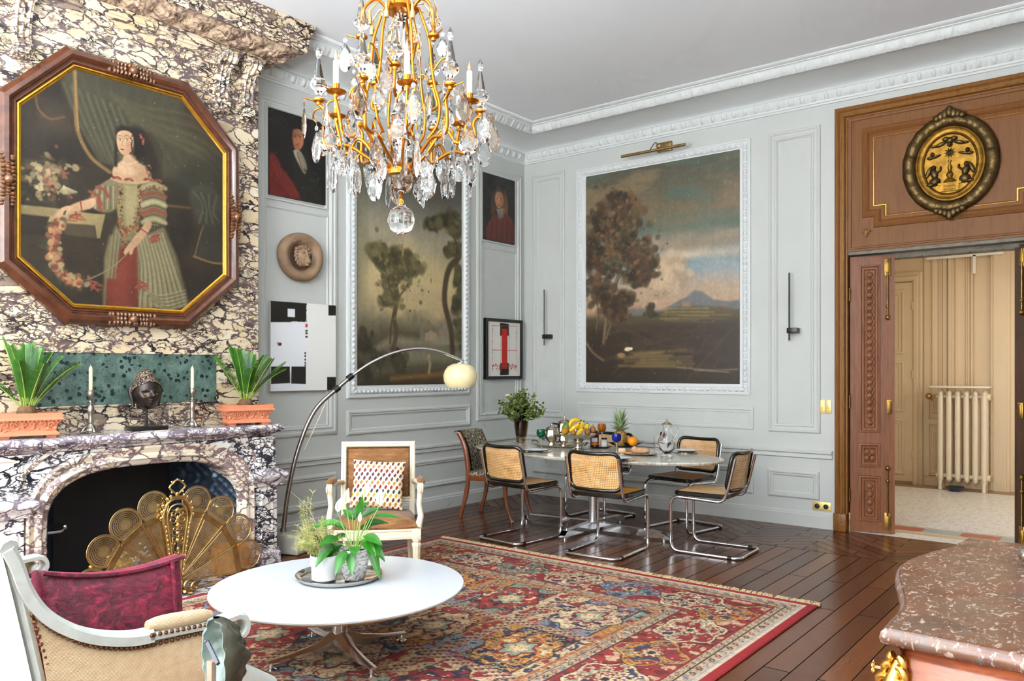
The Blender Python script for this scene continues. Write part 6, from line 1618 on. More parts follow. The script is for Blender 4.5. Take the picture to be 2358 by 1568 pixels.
def backp(i, j, off): 
    y = -.020 + (WD + .04) * i; arch_ = .10 * sin(pi * i); zz = .42 + (zt0 + arch_ - .42) * j
    xx = -.585 + (xt0 + .585) * j ** 1.2
    return Vector((xx + off - .05 * sin(pi * i), y, zz))
b.grid(lambda i, j: backp(i, j, -.02), 20, 10); b.build('outer_back', mat('pale_cloth', (240, 236, 226), .9, var=.03), fg, True, 60)
b = MB(); b.grid(lambda i, j: backp(i, j, .012 + .05 * (1 - (2 * i - 1) ** 6) * sin(pi * min(1, j * .98 + .02)) ** .5), 24, 14); b.build('inner_back', mat('tan_cloth', (176, 142, 104), .9, var=.08, vscale=30), fg, True, 60)
b = MB(); b.tube([backp(i / 20, 1, 0) for i in range(21)], .024, 8); b.build('top_rail', greyw, fg, True, 50)
b = MB(); b.loops([[Vector((x, y, z)) for x, y in ((-.58, -.015), (.13, -.02), (.17, .06), (.20, WD / 2), (.17, WD - .06), (.13, WD + .02), (-.58, WD + .015))] for z in (.335, .42)], True, True, True); b.build('seat_rail', greyw, fg, True, 30)
b = MB(); nails(b, [(.14, -.012, .425), (.178, .06, .425), (.208, WD / 2, .425)], .0185, .0072)
b = MB(); b.rbox((-.235, WD / 2, .47), (.63, WD - .12, .11), .045, 4); b.build('seat', beige, fg, True, 60)
# burgundy velvet cushion
m, t = newmat('burgundy_velvet'); v = t.coord()
f = t.noise(t.coord((1, 1, 1.6)), 22, 6, .7, 1.2)
setc(t, 'Base Color', t.ramp(f, [(.34, '#25040e'), (.50, '#5a0c22'), (.62, '#7d1430'), (.74, '#c83a62')])); t.bsdf.inputs['Roughness'].default_value = .5; t.bsdf.inputs['Sheen Weight'].default_value = .35; t.bsdf.inputs['Sheen Tint'].default_value = rgba((255, 120, 160)); t.bump(f, .5, .01)  # crushed nap mottling; the bright pink stop paints highlights into the colour
b = MB(); CL, CH, CT = .43, .36, .10
rings = []
NXC = 30
def cush(i, j):     # i along, j round the section
    x = (i - .5) * CL; sag = -.028 * (1 - (2 * i - 1) ** 2)
    a = 2 * pi * j; ca, sa = cos(a), sin(a)
    yy = CT / 2 * abs(ca) ** .45 * (1 if ca > 0 else -1); zz = CH / 2 * abs(sa) ** .22 * (1 if sa > 0 else -1)
    bul = 1 + .35 * (1 - (2 * i - 1) ** 4) * (1 - min(1, abs(zz) / (CH / 2)) ** 4)
    k = min(1, (1 - abs(2 * i - 1)) * 14 + .25) ** .35
    return Vector((x, yy * bul * k, zz * (.985 + .015 * k) + (sag if zz > 0 else 0)))
b.grid(cush, NXC, 56, False, True)
for j in (0, 1): b.add([cush(j, q / 56) for q in range(56)], [tuple(range(56))])
for s in (-1, 1):
    b.tube([Vector((x, s * (CT / 2 + .004), CH / 2 - .012 - .028 * (1 - (2 * x / CL) ** 2))) for x in [(-.5 + k / 20) * CL for k in range(21)]], .008, 6)
    b.tube([Vector((CL / 2 - .045, s * (CT / 2 + .010), CH / 2 - .02)), Vector((CL / 2 - .040, s * (CT / 2 + .016), -CH / 2 + .05))], .007, 6)
o = b.build('velvet_cushion', m, None, True, 60)
tag(o, 'burgundy crushed velvet cushion standing inside the foreground armchair', 'cushion')
Mz = Matrix.Rotation(fg.rotation_euler.z, 3, 'Z'); o.location = S0 + Mz @ Vector((-.335, .17, .728)); o.rotation_euler = Euler((radians(-12), radians(4), fg.rotation_euler.z - .05))

# ================================================================== bronze mask on a pedestal
MP = at_depth(494, 1522, 2.05)
ver = mat('verdigris_bronze', (112, 126, 120), .5, .15, var=.5, vscale=16, bump=.5, bscale=26, bdist=.012)
verd = mat('dark_patina', (62, 60, 48), .45, .2, var=.3, vscale=18, bump=.3, bscale=30, bdist=.01)
t_ = thing('bronze_mask', 'green-black bronze face mask seen from behind on a clear acrylic mount', 'sculpture', (MP.x, MP.y, 0))
fx = (LR * .78 - TOW * .62).normalized(); fy = UP.cross(fx)            # face looks right and away
MZ = MP.z
def maskp(i, j, k):
    ph = (j - .5) * pi * 1.04; th = .16 + i * (pi - .34)
    rx, ry, rz_ = .072 * k, .090 * k, .112 * (k * .5 + .5)
    x, y, z = sin(th) * cos(ph), sin(th) * sin(ph), cos(th)
    nz = .0045 * sin(9 * y + 6 * z) * cos(10 * z + 3) + .003 * sin(17 * y + 2) * sin(15 * z)
    f = .022 * gauss(ph, .28) * gauss(z + .02, .18) + .012 * gauss(ph, .5) * gauss(z + .62, .16) + .010 * gauss(ph, .35) * gauss(z + .36, .08) - .012 * (gauss(ph - .5, .22) + gauss(ph + .5, .22)) * gauss(z - .15, .14) + .008 * gauss(z - .35, .1)
    if z > .55: f += .012 * (1 + sin(14 * ph)) * .5
    q = Vector((rx * x + f * max(.2, x) + nz, ry * y, rz_ * z))
    return Vector((0, 0, MZ)) + fx * q.x + fy * q.y + UP * q.z
b = MB(); b.grid(lambda i, j: maskp(i, j, 1.0), 48, 48); b.build('face', verd, t_, True, 70)
b = MB(); b.grid(lambda i, j: maskp(i, j, .90) , 48, 48)
b.loops([[maskp(k / 30, jj, s_) for k in range(31)] for jj, s_ in ((0, 1.0), (0, .90))], False); b.loops([[maskp(k / 30, jj, s_) for k in range(31)] for jj, s_ in ((1, 1.0), (1, .90))], False); b.build('hollow_back', ver, t_, True, 70)
b = MB(); c0 = Vector((0, 0, MZ)) - fx * .004
b.loops([[c0 - fy * -.05 + UP * .045, c0 + fy * -.02 + UP * .02, c0 + fy * -.02 + UP * .0, c0 - fy * -.05 + UP * .028]], True, True); b.ball(c0 + fy * .045 + UP * .04 - fx * .004, (.005, .005, .005), 8, 6)
b.tube([c0 + fy * .05 + UP * .04, c0 - fy * .04 + UP * .005], .006, 4); b.build('bracket_bar', mat('grey_bar', (88, 86, 96), .45, .5, var=.1), t_, False)
b = MB(); b.rbox(c0 + UP * -.045 + fy * .012, (.014, .022, .085), .001, rz=fg.rotation_euler.z); b.build('label_strip', mat('copper_strip', (176, 140, 124), .5, .4, var=.2, vscale=30), t_, False)
acr = mat('acrylic', (250, 250, 250), .02, 0, Transmission__Weight=1.0, IOR=1.49)
b = MB(); b.lathe([(0, .602), (.07, .602), (.07, .62), (.024, .622), (.024, MZ - .105), (0, MZ - .105)], (-fx.x * .01, -fx.y * .01, 0), 24); b.build('mount', acr, t_, True, 40)
t_ = thing('pedestal', 'slender white pedestal under the bronze mask, below the picture edge', 'pedestal', (MP.x, MP.y, 0))
b = MB(); b.lathe([(0, .0136), (.14, .0136), (.14, .03), (.03, .03), (.025, .56), (.05, .575), (.13, .58), (.13, .6), (0, .6)], seg=32); b.build('pedestal', greyw, t_, True, 30)

# ================================================================== marble topped commode
CZT = .88
m, t = newmat('brown_red_marble'); v = t.coord((1, 1, 1), (0, 0, .6))
n1_ = t.noise(v, 7, 6, .62, .6); n2_ = t.noise(t.coord((1.5, .8, 1), (0, 0, .5)), 34, 5, .7, 1.2); n3_ = t.noise(v, 3, 3)
base = t.ramp(n1_, [(.30, '#47352b'), (.45, '#653f30'), (.6, '#704f3e'), (.72, '#54473e')])
base = t.mix(t.ramp(n3_, [(.45, (0, 0, 0)), (.62, (.7, .7, .7))]), base, '#655a4e')
vein = t.ramp(n2_, [(.555, (0, 0, 0)), (.62, (1, 1, 1))]); gv = t.ramp(t.noise(v, 34, 4, .6, 1.0), [(.60, (0, 0, 0)), (.67, (1, 1, 1))])
c = t.mix(gv, base, '#5c5a58'); c = t.mix(t.math('MULTIPLY', vein, .7), c, '#b8a698')
setc(t, 'Base Color', c); t.bsdf.inputs['Roughness'].default_value = .24; red_marble = m
out_px = [(2026, 1446), (2044, 1426), (2066, 1402), (2073, 1380), (2068, 1350), (2062, 1325), (2066, 1305), (2086, 1288), (2128, 1272), (2180, 1258), (2206, 1247), (2228, 1236)]
op = [on_z(a, b_, CZT) for a, b_ in out_px]
front = spline([(p.x, p.y, 0) for p in op], 5)
YN, YF = op[0].y, op[-1].y
outline = [(6.16, YN - .02), ] + [(5.8, YN - .012)] + [(p.x, p.y) for p in front] + [(6.16, YF)]
outline = outline[::-1]
area_ = sum(outline[i - 1][0] * outline[i][1] - outline[i][0] * outline[i - 1][1] for i in range(len(outline)))
if area_ < 0: outline = outline[::-1]
t_ = thing('commode', 'curved wooden commode with reddish marble top and gilt bronze corner mounts', 'commode', (0, 0, 0))
def inset(d, z): return [Vector((x, y, z)) for x, y in offset_poly(outline, d)]
b = MB(); b.loops([inset(d, CZT + z) for d, z in [(.03, -.042), (.012, -.042), (.002, -.036), (-.002, -.022), (.002, -.008), (.010, -.001), (.013, -.003), (.016, -.0002)]], True, True, False); b.add(inset(.0155, CZT), [tuple(range(len(outline)))]); b.build('marble_top', red_marble, t_, True, 50)
m, t = newmat('kingwood_veneer'); v = t.coord((.8, 3, 5), (0, .35, 0))
f = t.noise(v, 3.5, 6, .62, 1.2)
setc(t, 'Base Color', t.ramp(f, [(.30, '#451a0a'), (.45, '#7a3412'), (.58, '#9c4c18'), (.72, '#5c240c')])); t.bsdf.inputs['Roughness'].default_value = .2; t.bsdf.inputs['Coat Weight'].default_value = .25; t.bsdf.inputs['Coat Roughness'].default_value = .12; veneer = m
b = MB(); b.loops([inset(d, z) for d, z in [(.06, .34), (.055, .36), (.038, .45), (.026, .56), (.022, .66), (.030, .74), (.042, .80), (.046, .825), (.040, .838)]], True, True, True); b.build('carcass', veneer, t_, True, 40)
b = MB(); cxy = offset_poly(outline, .046)
kx = min(range(len(outline)), key=lambda i: (outline[i][0] - op[0].x) ** 2 + (outline[i][1] - op[0].y) ** 2)
ko = Vector((*cxy[kx], 0)); ko2 = Vector((*offset_poly(outline, .022)[kx], 0))
for dd in (-1,):
    pass
gm = [(.80, .008), (.775, .016), (.745, .024), (.70, .032), (.65, .034), (.60, .026), (.55, .018)]
b.tube([Vector((ko.x - .008, ko.y - .008, z)) + (ko2 - ko) * min(1, (.82 - z) / .15) for z, _ in gm], [r_ for _, r_ in gm], 10)
for k, (z, r_) in enumerate(gm):
    q = Vector((ko.x - .012, ko.y - .010, z)) + (ko2 - ko) * min(1, (.82 - z) / .15)
    for s in (-1, 1): b.tube(spline([q + Vector((s * .008, -s * .006, .012)), q + Vector((s * (r_ + .006), -s * (r_ * .6 + .004), .006)), q + Vector((s * (r_ + .010), -s * (r_ * .6 + .006), -.014)), q + Vector((s * (r_ + .002), -s * (r_ * .6), -.028))], 4), [.009, .009, .010, .010, .011, .011, .010, .009, .008, .007, .006, .005, .004], 8)
b.tube([Vector((ko2.x + .022 * cos(a) + .012, ko2.y - .022, .70 + .045 * sin(a))) for a in [k * 2 * pi / 14 for k in range(14)]], .009, 6, True)
b.build('corner_mount', mat('ormolu', (222, 178, 92), .3, 1.0, var=.2, vscale=40, bump=.2, bscale=70), t_, True, 50)
b = MB(); kp = Vector((front[8].x - .0, front[8].y - .10, .69)); kq = at_depth(2012, 1535, Vector((ko.x - CAM[0], ko.y - CAM[1])).dot(Vector(FWD)) + .04)
for k in range(5):
    a = k * 2 * pi / 5; b.tube([kq + Vector((0, .009 * cos(a) + .007 * cos(q), .009 * sin(a) + .007 * sin(q))) for q in [j * 2 * pi / 10 for j in range(10)]], .0022, 5, True)
b.tube([kq, kq + Vector((.075, .01, 0))], .004, 6); b.build('key', brass, t_)
for x, y in ((op[0].x + .05, YN + .04), (6.10, YN + .04), (op[-1].x + .06, YF - .05), (6.10, YF - .05)):
    b = MB(); b.tube([(x, y, .38), (x - .01, y, .25), (x + .01, y, .1), (x - .012, y, 0.0)], [.045, .035, .02, .026], 10); b.build('leg', veneer, t_, True, 50)
sp_ = on_z(2376, 1305, CZT + .001)
t_ = thing('silver_vessel', 'rounded silver vessel at the picture edge on the marble commode', 'vessel', (sp_.x, sp_.y, CZT + .001))
b = MB(); b.lathe([(0, 0), (.02, 0), (.024, .006), (.022, .012), (.034, .022), (.04, .035), (.036, .046), (.03, .05), (.026, .048), (0, .03)], seg=28); b.build('vessel', silver, t_, True, 50)
# ================================================================== dining table and chairs
TX, TY, TH = 1.88, -1.44, .74
m, t = newmat('grey_marble'); v = t.coord((1, 3.2, 1), (0, 0, .12))
f = t.noise(v, 2.6, 6, .62, 1.6); g = t.ramp(t.noise(v, 5, 6, .65, 2.2), [(.50, (0, 0, 0)), (.56, (1, 1, 1)), (.62, (0, 0, 0))])
c = t.ramp(f, [(.3, '#b5ad9c'), (.5, '#cfcabc'), (.68, '#dedbd2')]); setc(t, 'Base Color', t.mix(t.math('MULTIPLY', g, .7), c, '#7d766a')); t.bsdf.inputs['Roughness'].default_value = .16
t_ = thing('dining_table', 'long oval marble dining table on a chrome column with crossed bar base', 'dining table', (TX, TY, 0))
def oval(a, b_, z, n=96): return [Vector((a * cos(q), b_ * sin(q), z)) for q in [2 * pi * k / n for k in range(n)]]
b = MB(); b.loops([oval(1.31 + d, .62 + d, z) for d, z in [(-.03, .714), (-.012, .714), (-.002, .724), (0, .732), (-.005, .739), (-.010, TH), (-.04, TH)]], True, True, True); b.build('table_top', m, t_, True, 40)
b = MB(); b.lathe([(.045, .03), (.045, .66), (.09, .70), (.20, .712)], (.05, -.01, 0), 32, False); b.build('column', alu, t_, True, 40)
def bar(p, q, w, h0, h1, z0):
    p, q = Vector(p), Vector(q); d = (q - p).normalized(); n = Vector((-d.y, d.x, 0)); mb = MB()
    rings = []
    for s_, h in ((0, h0), (.05, h0 + .035), (.5, h1), (.95, h0 + .035), (1, h0)):
        c = p.lerp(q, s_); rings.append([c - n * w / 2 + Vector((0, 0, z0)), c + n * w / 2 + Vector((0, 0, z0)), c + n * w / 2 + Vector((0, 0, z0 + h)), c - n * w / 2 + Vector((0, 0, z0 + h))])
    mb.loops(rings, True, True, True); return mb
bar((-.78, -.03, 0), (.84, .0, 0), .06, .02, .075, .022).build('base_bar', chrome, t_, False)
bar((.03, .55, 0), (.06, -.54, 0), .06, .02, .075, .0225).build('base_bar', chrome, t_, False)
for x, y in ((-.72, -.03), (.78, 0), (.03, .50), (.06, -.49)):
    b = MB(); b.lathe([(0, 0), (.018, 0), (.018, .023), (0, .023)], (x, y, 0), 12); b.build('glide_foot', chrome, t_)

def canemat(name, c0, c1, holes):
    m, t = newmat(name); v = t.coord()
    sx_ = t.n.new('ShaderNodeSeparateXYZ'); t.l.new(v, sx_.inputs[0])
    k = 1 / .0145
    def tri(o): return t.math('ABSOLUTE', t.math('SUBTRACT', t.math('FRACT', t.math('MULTIPLY', o, k)), .5))
    vert = sx_.outputs[2] if holes else sx_.outputs[1]
    h = t.math('MULTIPLY', t.math('LESS_THAN', tri(sx_.outputs[0]), .22), t.math('LESS_THAN', tri(vert), .22))
    ca = t.ramp(t.noise(v, 12, 4), [(.3, c0), (.7, c1)])
    if holes: setc(t, 'Base Color', ca); setc(t, 'Alpha', t.math('SUBTRACT', 1.0, t.math('MULTIPLY', h, .92)))
    else: setc(t, 'Base Color', t.mix(t.math('MULTIPLY', h, .75), ca, '#6d4a2a'))
    t.bsdf.inputs['Roughness'].default_value = .55; t.bump(t.noise(v, 260, 2), .2, .001); return m
cane_b = canemat('cane_back', '#cc9250', '#e8ba7c', True); cane_s = canemat('cane_seat', '#cda06a', '#e2bd90', False)
cane_o = canemat('cane_seat_orange', '#c8842c', '#dc9c40', False); cane_d = canemat('cane_seat_dark', '#7d5430', '#94683e', False)
ebon = mat('black_lacquer', (20, 18, 17), .22, var=.1, Coat__Weight=.4)
def cesca(name, label):
    t_ = thing(name, label, 'chair', (0, 0, 0), 0, 'tubular chrome and cane dining chairs')
    w = .238; b = MB(); path = [(w, -.262, .80), (w, -.205, .56), (w, -.165, .445), (w, .285, .462), (w, .285, .0135), (w + .004, -.30, .0135)]
    full = path + [(-x, y, z) for x, y, z in path[::-1]]
    b.tube(fillet(full, .075, 6), .0125, 10); b.build('tube_frame', chrome, t_, True, 60)
    W2, z0, z1 = .232, .535, .845
    yb = lambda u, z: -.178 - .045 * (1 - (u / W2) ** 2) - .055 * (z - z0) / .31
    def bp(u, z): return Vector((u, yb(u, z), z))
    loop = []
    for c in fillet([(-W2, 0, z0), (W2, 0, z0), (W2 - .004, 0, z1), (-W2 + .004, 0, z1)], .075, 6, True): loop.append(c)
    dense = []
    for i in range(len(loop)):
        a, c2 = loop[i], loop[(i + 1) % len(loop)]; k = max(1, int((c2 - a).length / .04))
        for q in range(k): p = a.lerp(c2, q / k); top = max(0, (p.z - .80) / .045); dense.append(bp(p.x, p.z - .012 * top * (1 - (p.x / W2) ** 2)))
    b = MB(); b.tube(dense, .0165, 10, True); fr_ = b.build('back_frame', ebon, t_, True, 60)
    b = MB(); inner_ = [p for p in dense]; cy_ = sum(p.z for p in inner_) / len(inner_)
    b.loops([[bp(p.x * k, cy_ + (p.z - cy_) * k) for p in inner_] for k in (1.0, .8, .6, .4, .2, .02)], True, False, True); b.build('back_cane', cane_b, fr_, True, 60)
    def so(d, z): return [Vector((p.x, p.y, z)) for p in fillet([(-.238 + d, -.19 + d, 0), (.238 - d, -.19 + d, 0), (.245 - d, .262 - d, 0), (-.245 + d, .262 - d, 0)], .05, 4, True)]
    b = MB(); b.loops([so(.006, .472), so(0, .478), so(0, .502), so(.006, .507), so(.02, .507)], True, True, False); sf = b.build('seat_frame', ebon, t_, True, 40)
    b = MB(); b.loops([so(.0195, .506), so(.10, .5075)], True, False, True); b.build('seat_cane', cane_s, sf, False)
    for s in (-1, 1):
        b = MB(); b.tube([(s * (w + .003), -.20, .0135), (s * (w + .003), -.235, .0135)], .0155, 10); b.build('floor_glide', black_paint, t_)
        b = MB(); b.ball((s * w, -.236, .70), (.008, .012, .008), 8, 6); b.ball((s * w, -.216, .60), (.008, .012, .008), 8, 6); b.build('back_screw', chrome, t_)
    return t_
ch0 = cesca('cane_chair', '')
spots = [((1.57, -2.10), -5, 'cane and chrome chair at the near long side, closest to the wooden chair', None), ((2.47, -2.085), 4, 'cane chair with orange seat at the near side, middle of the table', cane_o),
         ((3.165, -1.515), 93, 'cane chair at the right end of the table with its back toward the doorway', None), ((2.535, -.80), 170, 'cane chair on the wall side, its seat dark, behind the right end chair', cane_d), ((1.60, -.785), 177, 'cane chair on the wall side mostly hidden behind the pineapple', cane_d)]
for k, ((x, y), a_, lb, sm) in enumerate(spots):
    o = ch0 if k == 0 else dup(ch0)
    o.location = (x, y, 0); o.rotation_euler = (0, 0, radians(a_)); o['label'] = lb
    if sm:
        for ch in o.children:
            for g in ch.children:
                if g.name.startswith('seat_cane'): g.data = g.data.copy(); g.data.materials[0] = sm
# wooden chair with patterned cloth
m, t = newmat('leopard_cloth'); v = t.coord()
vo = t.add('ShaderNodeTexVoronoi', _feature='DISTANCE_TO_EDGE', Scale=34.0); t.l.new(t.coord((1, 1, .6)), vo.inputs['Vector'])
setc(t, 'Base Color', t.ramp(t.math('ADD', vo.outputs['Distance'], t.math('MULTIPLY', t.noise(v, 60, 3), .08)), [(.05, '#b5a98c'), (.12, '#8d8470'), (.16, '#3a372e'), (.4, '#4a463a')])); t.bsdf.inputs['Roughness'].default_value = .85; leo = m
redw = mat('reddish_wood', (122, 62, 30), .28, var=.25, vscale=7, Coat__Weight=.4)
t_ = thing('sabre_leg_chair', 'reddish wooden chair with sabre legs and dark patterned cloth at the table end', 'chair', (.755, -1.46, 0), radians(-79))
for s in (-1, 1):
    b = MB(); b.tube(spline([(s * .215, -.30, .0), (s * .21, -.235, .22), (s * .21, -.205, .42), (s * .21, -.215, .58), (s * .212, -.25, .74), (s * .215, -.315, .865)], 5), [.017] * 5 + [.02] * 5 + [.024] * 5 + [.023] * 5 + [.021] * 5 + [.022], 8, flat=1.3); b.build('back_leg', redw, t_, True, 60)
    b = MB(); b.tube(spline([(s * .215, .22, .43), (s * .217, .225, .30), (s * .218, .25, .14), (s * .222, .305, .0)], 5), [.026] * 5 + [.022] * 6 + [.016] * 5, 8); b.build('leg', redw, t_, True, 60)
b = MB(); b.rbox((0, 0, .415), (.44, .46, .06), .008); b.build('seat_rail', redw, t_, True, 40)
b = MB(); b.rbox((0, .0, .455), (.45, .47, .05), .022, 3); b.build('seat', leo, t_, True, 60)
b = MB()
sec = spline([(0, -.19, .475), (0, -.20, .60), (0, -.235, .74), (0, -.30, .86), (0, -.345, .885), (0, -.37, .87)], 5)
b.loops([[Vector((-.19, p.y + .018, p.z)) for p in sec], [Vector((-.10, p.y + .002, p.z)) for p in sec], [Vector((.10, p.y + .002, p.z)) for p in sec], [Vector((.19, p.y + .018, p.z)) for p in sec]], False)
b.loops([[Vector((-.19, p.y - .022, p.z - .004)) for p in sec], [Vector((-.10, p.y - .04, p.z - .004)) for p in sec], [Vector((.10, p.y - .04, p.z - .004)) for p in sec], [Vector((.19, p.y - .022, p.z - .004)) for p in sec]], False); b.build('backrest', leo, t_, True, 60)

# ================================================================== on the table
def TT(px, py, dz=0): return on_z(px, py, TH + dz)
def place(name, label, cat, px, py, group=None, dz=.0006): p = TT(px, py); return thing(name, label, cat, (p.x, p.y, TH + dz), 0, group)
def tinted(name, col, dens=1.0, rough=.0):
    return mat(name, col, rough, 0, Transmission__Weight=1.0, IOR=1.45)
smoke = tinted('smoky_glass', (158, 126, 94)); green_g = tinted('green_glass', (10, 120, 74)); blue_g = tinted('blue_glass', (14, 40, 160)); amber_g = tinted('amber_glass', (226, 130, 10)); red_g = tinted('red_glass', (180, 14, 30))
for n_ in ('green_glass', 'blue_glass', 'amber_glass'): MATS[n_].node_tree.nodes['Principled BSDF'].inputs['Transmission Weight'].default_value = .55
p = TT(1200, 1018)
t_ = thing('glass_vase', 'tall smoky brown glass vase on the dining table, filled with foliage', 'vase', (p.x, p.y, TH + .0006))
b = MB(); b.lathe([(0, 0), (.052, 0), (.055, .02), (.05, .035), (.058, .06), (.075, .18), (.084, .31), (.082, .36), (.076, .36), (.078, .31), (.066, .18), (.050, .07), (0, .05)], seg=32, fl=10, famp=.015); b.build('vase', smoke, t_, True, 50)
bq = thing('foliage_bouquet', 'loose bouquet of small-leaved green foliage with a pale flower standing in the vase', 'bouquet', (p.x, p.y, TH + .07))
lf = leafmat('bouquet_leaf', '#3c5020', '#84924a', .5, scale=20); r = random.Random(8); b = MB(); st_ = MB()
for k in range(60):
    a = r.uniform(0, 2 * pi); le = r.uniform(.05, .95); tip = Vector((.29 * le * cos(a), .29 * le * sin(a), .45 - .19 * le ** 1.6 + r.uniform(-.06, .05)))
    sp = bez((.02 * cos(a), .02 * sin(a), 0), (.045 * cos(a), .045 * sin(a), .22), (tip.x * .6, tip.y * .6, tip.z * .72), tip, 14); st_.tube(sp, .0016, 4)
    for q in range(6, 14):
        for _ in range(3):
            e = Vector((r.gauss(0, 1), r.gauss(0, 1), r.gauss(.3, .8))).normalized(); ln = r.uniform(.032, .055); s_ = e.orthogonal().normalized() * ln * .30; P0 = sp[q] + Vector((r.gauss(0, .006), r.gauss(0, .006), 0))
            b.add([P0, P0 + e * ln * .45 - s_, P0 + e * ln, P0 + e * ln * .45 + s_], [(0, 1, 2, 3)])
st_.build('stems', mat('twig', (92, 84, 50), .7, var=.2), bq); b.build('leaves', lf, bq, False)
b = MB(); c = Vector((-.10, -.10, .42))
for k in range(16): a = k * 2.4; e = Vector((cos(a), sin(a), .4 + .1 * (k % 3))).normalized(); b.ball(c + e * .018, (.014, .014, .010), 6, 5)
b.build('flower', mat('pale_flower', (240, 222, 190), .7, var=.05), bq)

def goblet(px, py, bowl_m, label, h=.18, rb=.046):
    t_ = place('wine_goblet', label, 'goblet', px, py, 'coloured goblets on the table')
    b = MB(); b.lathe([(0, 0), (.034, 0), (.034, .003), (.008, .008), (.005, .02), (.005, h * .48), (.009, h * .54), (0, h * .545)], seg=24); b.build('stem', glass, t_, True, 50)
    b = MB(); z = h * .545; b.lathe([(0, z), (rb * .55, z + .008), (rb * .95, z + .03), (rb, z + .05), (rb * .92, h), (rb * .87, h), (rb * .93, z + .05), (rb * .85, z + .03), (rb * .4, z + .012), (0, z + .006)], seg=24, fl=8, famp=.02); b.build('bowl', bowl_m, t_, True, 50)
goblet(1246, 1032, green_g, 'green cut glass goblet beside the silver teapot')
goblet(1420, 1044, blue_g, 'blue cut glass goblet in front of the pineapple')
goblet(1386, 1020, amber_g, 'amber glass goblet standing behind the jam jars', .20)
goblet(1527, 1036, red_g, 'small red glass behind the clear water jug', .17, .03)
t_ = place('drinking_glass', 'clear drinking glass beside the water jug', 'glass', 1514, 1035); b = MB(); b.lathe([(0, 0), (.03, 0), (.038, .13), (.036, .13), (.028, .006), (0, .006)], seg=24); b.build('glass', glass, t_, True, 50)
old_silver = mat('warm_silver', (208, 198, 180), .2, 1.0, var=.15, vscale=16)
# silver tea service on its tray
p = TT(1288, 1028); t_ = thing('serving_tray', 'oval silver tray with scrolled handles under the tea service', 'tray', (p.x, p.y, TH + .0006), .15)
b = MB(); b.loops([[Vector((a * cos(q), a * .62 * sin(q), z)) for q in [2 * pi * k / 48 for k in range(48)]] for a, z in [(.22, 0), (.235, .004), (.26, .014), (.264, .018), (.256, .018), (.235, .008), (.22, .005)]], True, True, True); b.build('tray', old_silver, t_, True, 50)
for s in (-1, 1):
    b = MB(); b.tube(spline([(s * .245, -.07, .016), (s * .285, -.05, .04), (s * .295, 0, .05), (s * .285, .05, .04), (s * .245, .07, .016)], 5), .008, 8); b.build('handle', old_silver, t_)
def pot(px, py, k, label, name='teapot', spout=True, tall=1.0):
    p = TT(px, py); t_ = thing(name, label, name.replace('_', ' '), (p.x, p.y, TH + .0058)); F8 = 8
    b = MB(); b.lathe([(0, 0), (.045 * k, 0), (.04 * k, .012 * k), (.03 * k, .03 * k), (.06 * k, .06 * k), (.078 * k, .09 * k * tall), (.066 * k, .15 * k * tall), (.055 * k, .165 * k * tall), (0, .165 * k * tall)], seg=8); b.build('body', old_silver, t_, True, 20)
    b = MB(); zt_ = .165 * k * tall; b.lathe([(.06 * k, zt_), (.056 * k, zt_ + .008 * k), (.03 * k, zt_ + .024 * k), (.008 * k, zt_ + .03 * k), (.012 * k, zt_ + .04 * k), (.008 * k, zt_ + .052 * k), (0, zt_ + .054 * k)], seg=16); b.build('lid', old_silver, t_, True, 40)
    hd = -LR; 
    b = MB(); b.tube(fillet([hd * .06 * k + UP * .15 * k * tall, hd * .125 * k + UP * .155 * k * tall, hd * .12 * k + UP * .06 * k * tall, hd * .07 * k + UP * .065 * k], .02), .0085 * k, 6); b.build('handle', ebon, t_, True, 60)
    if spout: b = MB(); b.tube(spline([LR * .06 * k + UP * .06 * k, LR * .10 * k + UP * .09 * k, LR * .115 * k + UP * .14 * k * tall, LR * .135 * k + UP * .165 * k * tall], 4), [.017 * k] * 5 + [.012 * k] * 4 + [.008 * k] * 4, 8); b.build('spout', old_silver, t_, True, 60)
pot(1271, 1026, 1.0, 'faceted silver teapot with ebony handle next to the green goblet')
pot(1300, 1020, 1.12, 'tall silver coffee pot with ebony handle behind the fruit bowl', 'coffee_pot', True, 1.15)
pot(1298, 1029, .66, 'small silver sugar pot between teapot and fruit bowl', 'sugar_pot', False, 1.05)
